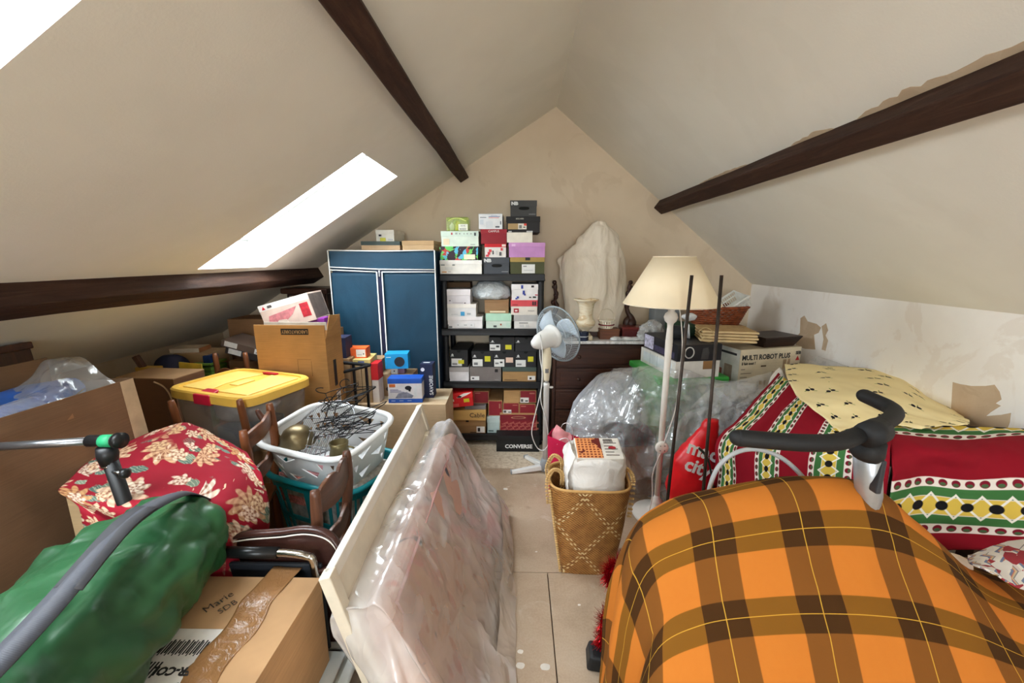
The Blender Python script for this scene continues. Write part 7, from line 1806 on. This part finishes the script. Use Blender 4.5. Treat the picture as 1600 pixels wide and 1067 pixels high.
wp = thing('plastic_tub', 'white plastic tub beside the wardrobe', 'tub', (xy(514, 2.72, 525), 2.72, .0))
zt3 = zy(512, 2.72); zb3 = zy(540, 2.72)
MB().lathe([(.04, zb3), (.062, zt3 - .01), (.066, zt3), (.058, zt3), (.04, zb3 + .01)], 24).obj('tub_body', M_wplas, wp, smooth=True)
MB().box(-.05, .05, -.05, .05, 0, zb3).obj('pedestal', card((150, 118, 84)), wp)

# dark wooden cabinet in the corner
cabx0, cabx1 = xy(440, 3.2, 460), xy(511, 3.2, 460)
cbn = thing('wooden_cabinet', 'dark wooden cabinet with moulded top in the back corner', 'cabinet', ((cabx0 + cabx1) / 2, 3.2, 0))
cw_ = cabx1 - cabx0; cz = zy(451, 3.2)
MB().box(-cw_ / 2 + .03, cw_ / 2 - .01, .02, .25, 0, cz - .045).obj('carcass', M_darkv, cbn, bevel=.004)
MB().box(-cw_ / 2 - .01, cw_ / 2 + .005, -.005, .26, cz - .045, cz).obj('moulded_top', M_dark, cbn, bevel=.012, seg=3)
MB().box(-cw_ / 2 + .05, cw_ / 2 - .05, .008, .022, cz - .5, cz - .06).obj('door', mt((176, 160, 146), .5), cbn, bevel=.003)
MB().box(cw_ / 2 - .05, cw_ / 2 - .02, .0, .025, cz - .5, cz - .05).obj('pilaster', M_darkv, cbn, bevel=.006)
# cartons further left along the low wall
carton('moving_carton', 'large shadowed carton behind the appliance box', .42, .24, 1.04, (-1.93, 2.94, 0), m=card((140, 104, 72)))
sp_ = carton('moving_carton', 'brown carton carrying the flat dark boxes', .28, .26, .80, (-1.81, 2.64, 0), m=card((128, 98, 70)))
for k, (lab, cx_, cz_, ry, c) in enumerate((('lower flat dark box with white sticker sloping down', -1.78, .845, .30, (52, 44, 42)), ('upper flat brown box with white sticker sloping down', -1.80, .895, .30, (92, 74, 62)))):
    fb = thing('flat_box', lab, 'box', (cx_, 2.60, cz_), rot=(0, ry, .1), group='flat boxes beside the open carton')
    MB().box(-.15, .15, 0, .24, -.022, .022).obj('body', mt(c, .6), fb, bevel=.002)
    MB().box(-.13, -.05, -.001, .002, -.016, .018).obj('paper_label', mt((214, 212, 208), .6), fb)
    MB().box(.06, .13, -.001, .002, -.018, .016).obj('paper_label', mt((222, 220, 216), .6), fb)
    MB().box(.07, .12, -.0014, .002, -.012, -.004).obj('barcode_bar', mt((120, 116, 112), .6), fb)
b, zq = pbox('moving_carton', 'light brown carton with a book on top by the low wall', 272, 325, 553, 576, 2.60, .20, z0=.0, m=card((176, 146, 110)))
bkk = thing('book', 'cream paperback lying on the light brown carton', 'book', (xy(288, 2.63, 548), 2.63, zq), rz=.15)
MB().box(-.09, .09, 0, .13, .004, .026).obj('pages', mt((214, 206, 190), .8), bkk)
MB().box(-.092, .092, -.002, .131, .026, .029).obj('cover', mt((206, 190, 166), .6), bkk); MB().box(-.092, .092, -.002, .131, 0, .004).obj('cover', mt((206, 190, 166), .6), bkk)
MB().box(.09, .093, -.002, .131, 0, .029).obj('spine', mt((176, 120, 80), .6), bkk)
bw_ = carton('moving_carton', 'dark brown carton with rounded fold before the yellow card', .34, .2, .845, (-2.01, 2.08, 0), rz=-.08, m=card((112, 78, 52)))
MB().box(-.17, .17, .0, .2, .844, .849).obj('top_flap', card((168, 134, 98)), bw_)
MB().tube(smooth_path([(.06, -.004, .83), (.12, -.006, .80), (.15, -.006, .72), (.155, -.004, .5), (.155, -.004, .2)]), .004, 6).obj('torn_edge', card((196, 164, 126)), bw_)
yc = thing('yellow_card', 'bright yellow cardboard sheet standing behind the dark carton', 'card', (xy(287, 2.36, 580), 2.34, 0), rot=(-.03, .05, -.1))
MB().box(-.075, .075, 0, .006, 0, zy(567, 2.36, 287)).obj('sheet', mt((214, 180, 60), .6), yc)
rg = densify([(-2.22, 2.50, .0, .12, .08), (-2.22, 2.5, .4, .13, .09), (-2.22, 2.5, .72, .12, .09), (-2.22, 2.50, .83, .09, .07), (-2.22, 2.5, .87, .04, .03)])
tag(loftmb(rg, 28, .015, 7, 2).obj('navy_sack', mt((30, 34, 62), .7, var=.15), smooth=True), 'rounded navy sack standing beside the low wall', 'sack')
stp = thing('step_stool', 'small dark folding stool end with yellow block by the navy sack', 'stool', (xy(222, 2.36, 570), 2.36, 0))
MB().tube([(.0, 0, 0), (-.0, 0, .84), (-.03, 0, .90)], .02, 8).obj('leg', M_chd, stp); MB().tube([(.12, 0, 0), (.05, 0, .80)], .018, 8).obj('leg', M_chd, stp)
MB().box(-.03, .10, -.02, .03, .80, .835).obj('yellow_block', mt((206, 166, 70), .6), stp, bevel=.003)
gcx = thing('toy_crate', 'small green and blue plastic crate behind the yellow lid', 'crate', (xy(334, 2.66, 580), 2.56, 0))
MB().box(-.06, .06, 0, .14, 0, .78, tx=.005, ty=.005).obj('crate_body', mt((80, 120, 50), .5), gcx, bevel=.006)
for k in range(4): MB().box(-.066, .066, -.006, .146, .70 + k * .03, .712 + k * .03).obj('rib', mt((110, 150, 60), .5), gcx)
MB().box(.0, .05, .02, .10, .78, .85).obj('blue_block', mt((30, 56, 110), .5), gcx, bevel=.004)

# large open carton by the low wall, with wrapped blue goods
M_bc = card((112, 84, 60))
bgc = thing('large_carton', 'very large open brown carton along the low wall', 'box', (-1.71, 1.03, 0))
yA, yB_ = -.62, .49
def wallp(name, pts, th, m=M_bc):
    return MB().add(pts, [(0, 1, 2, 3)]).obj(name, m, bgc, solid=th)
wallp('front_panel', [(.29, yA, 0), (.29, yB_, 0), (.195, yB_, 1.02), (.215, yA, 1.03)], .006)
wallp('back_panel', [(-.16, yA, 0), (-.16, yB_, 0), (-.13, yB_, 1.10), (-.13, yA, 1.10)], .006)
wallp('end_panel', [(.29, yB_, 0), (-.16, yB_, 0), (-.13, yB_, 1.0), (.195, yB_, 1.02)], .006)
wallp('end_panel', [(.29, yA, 0), (-.16, yA, 0), (-.13, yA, 1.0), (.215, yA, 1.03)], .006)
MB().box(-.16, .29, yA, yB_, .0, .006).obj('bottom_panel', M_bc, bgc)
wallp('corner_tape', [(.2605, yB_ - .07, .35), (.2605, yB_ - .002, .35), (.199, yB_ - .002, 1.019), (.199, yB_ - .055, 1.019)], .001, mt((186, 160, 128), .4))
wallp('packing_tape', [(.2075, .17, .95), (.2075, .25, .95), (.2005, .25, 1.021), (.2005, .17, 1.021)], .001, mt((140, 98, 62), .3))
rg = [(0.03, yy, z_, rx, rz__) for yy, z_, rx, rz__ in ((-.5, .88, .06, .05), (-.3, .9, .10, .08), (0, .93, .11, .09), (.25, .97, .10, .08), (.42, 1.0, .05, .04))]
bl = thing('wrapped_goods', 'blue goods in clear wrapping lying in the large carton', 'parcel', (-1.71, 1.03, 0))
Pq = []
for (x, yy, z_, rx, rz__) in densify(rg, 5):
    Pq.append([(x + rx * math.cos(2 * PI * j / 20), yy, z_ + rz__ * math.sin(2 * PI * j / 20) + .01 * noise.noise(Vector((yy * 9, j, 0)))) for j in range(21)])
MB().grid(Pq).obj('blue_core', mt((34, 74, 140), .5, var=.2), bl, smooth=True)
rg2 = [[V(-.12, yy, .96 + .02 * (yy > .2)), V(-.05, yy, 1.0 + .05 * (yy > .3)), V(.04, yy, 1.03 + .08 * (yy > .3)), V(.12, yy, 1.03), V(.175, yy, .99)] for yy in (-.55, -.3, 0, .2, .35, .46)]
cloth('clear_wrap', rg2, M_sheetp, bl, n=9, wr=.012, wscale=8, seed=4, solid=0, creases=30)
MB().box(-.11, .17, -.52, .44, .006, .80).obj('packed_base', card((120, 92, 66)), bl)
pn = thing('leaning_board', 'dark brown wooden panel leaning under the sloping ceiling', 'board', (-2.02, 1.25, 0), rot=(0, -.10, 0))
MB().box(-.012, .012, -.55, .45, 0, 1.10).obj('board', M_darkv, pn, bevel=.002)
MB().box(-.012, .03, -.55, .45, 1.10, 1.13).obj('top_rail', M_dark, pn, bevel=.004)
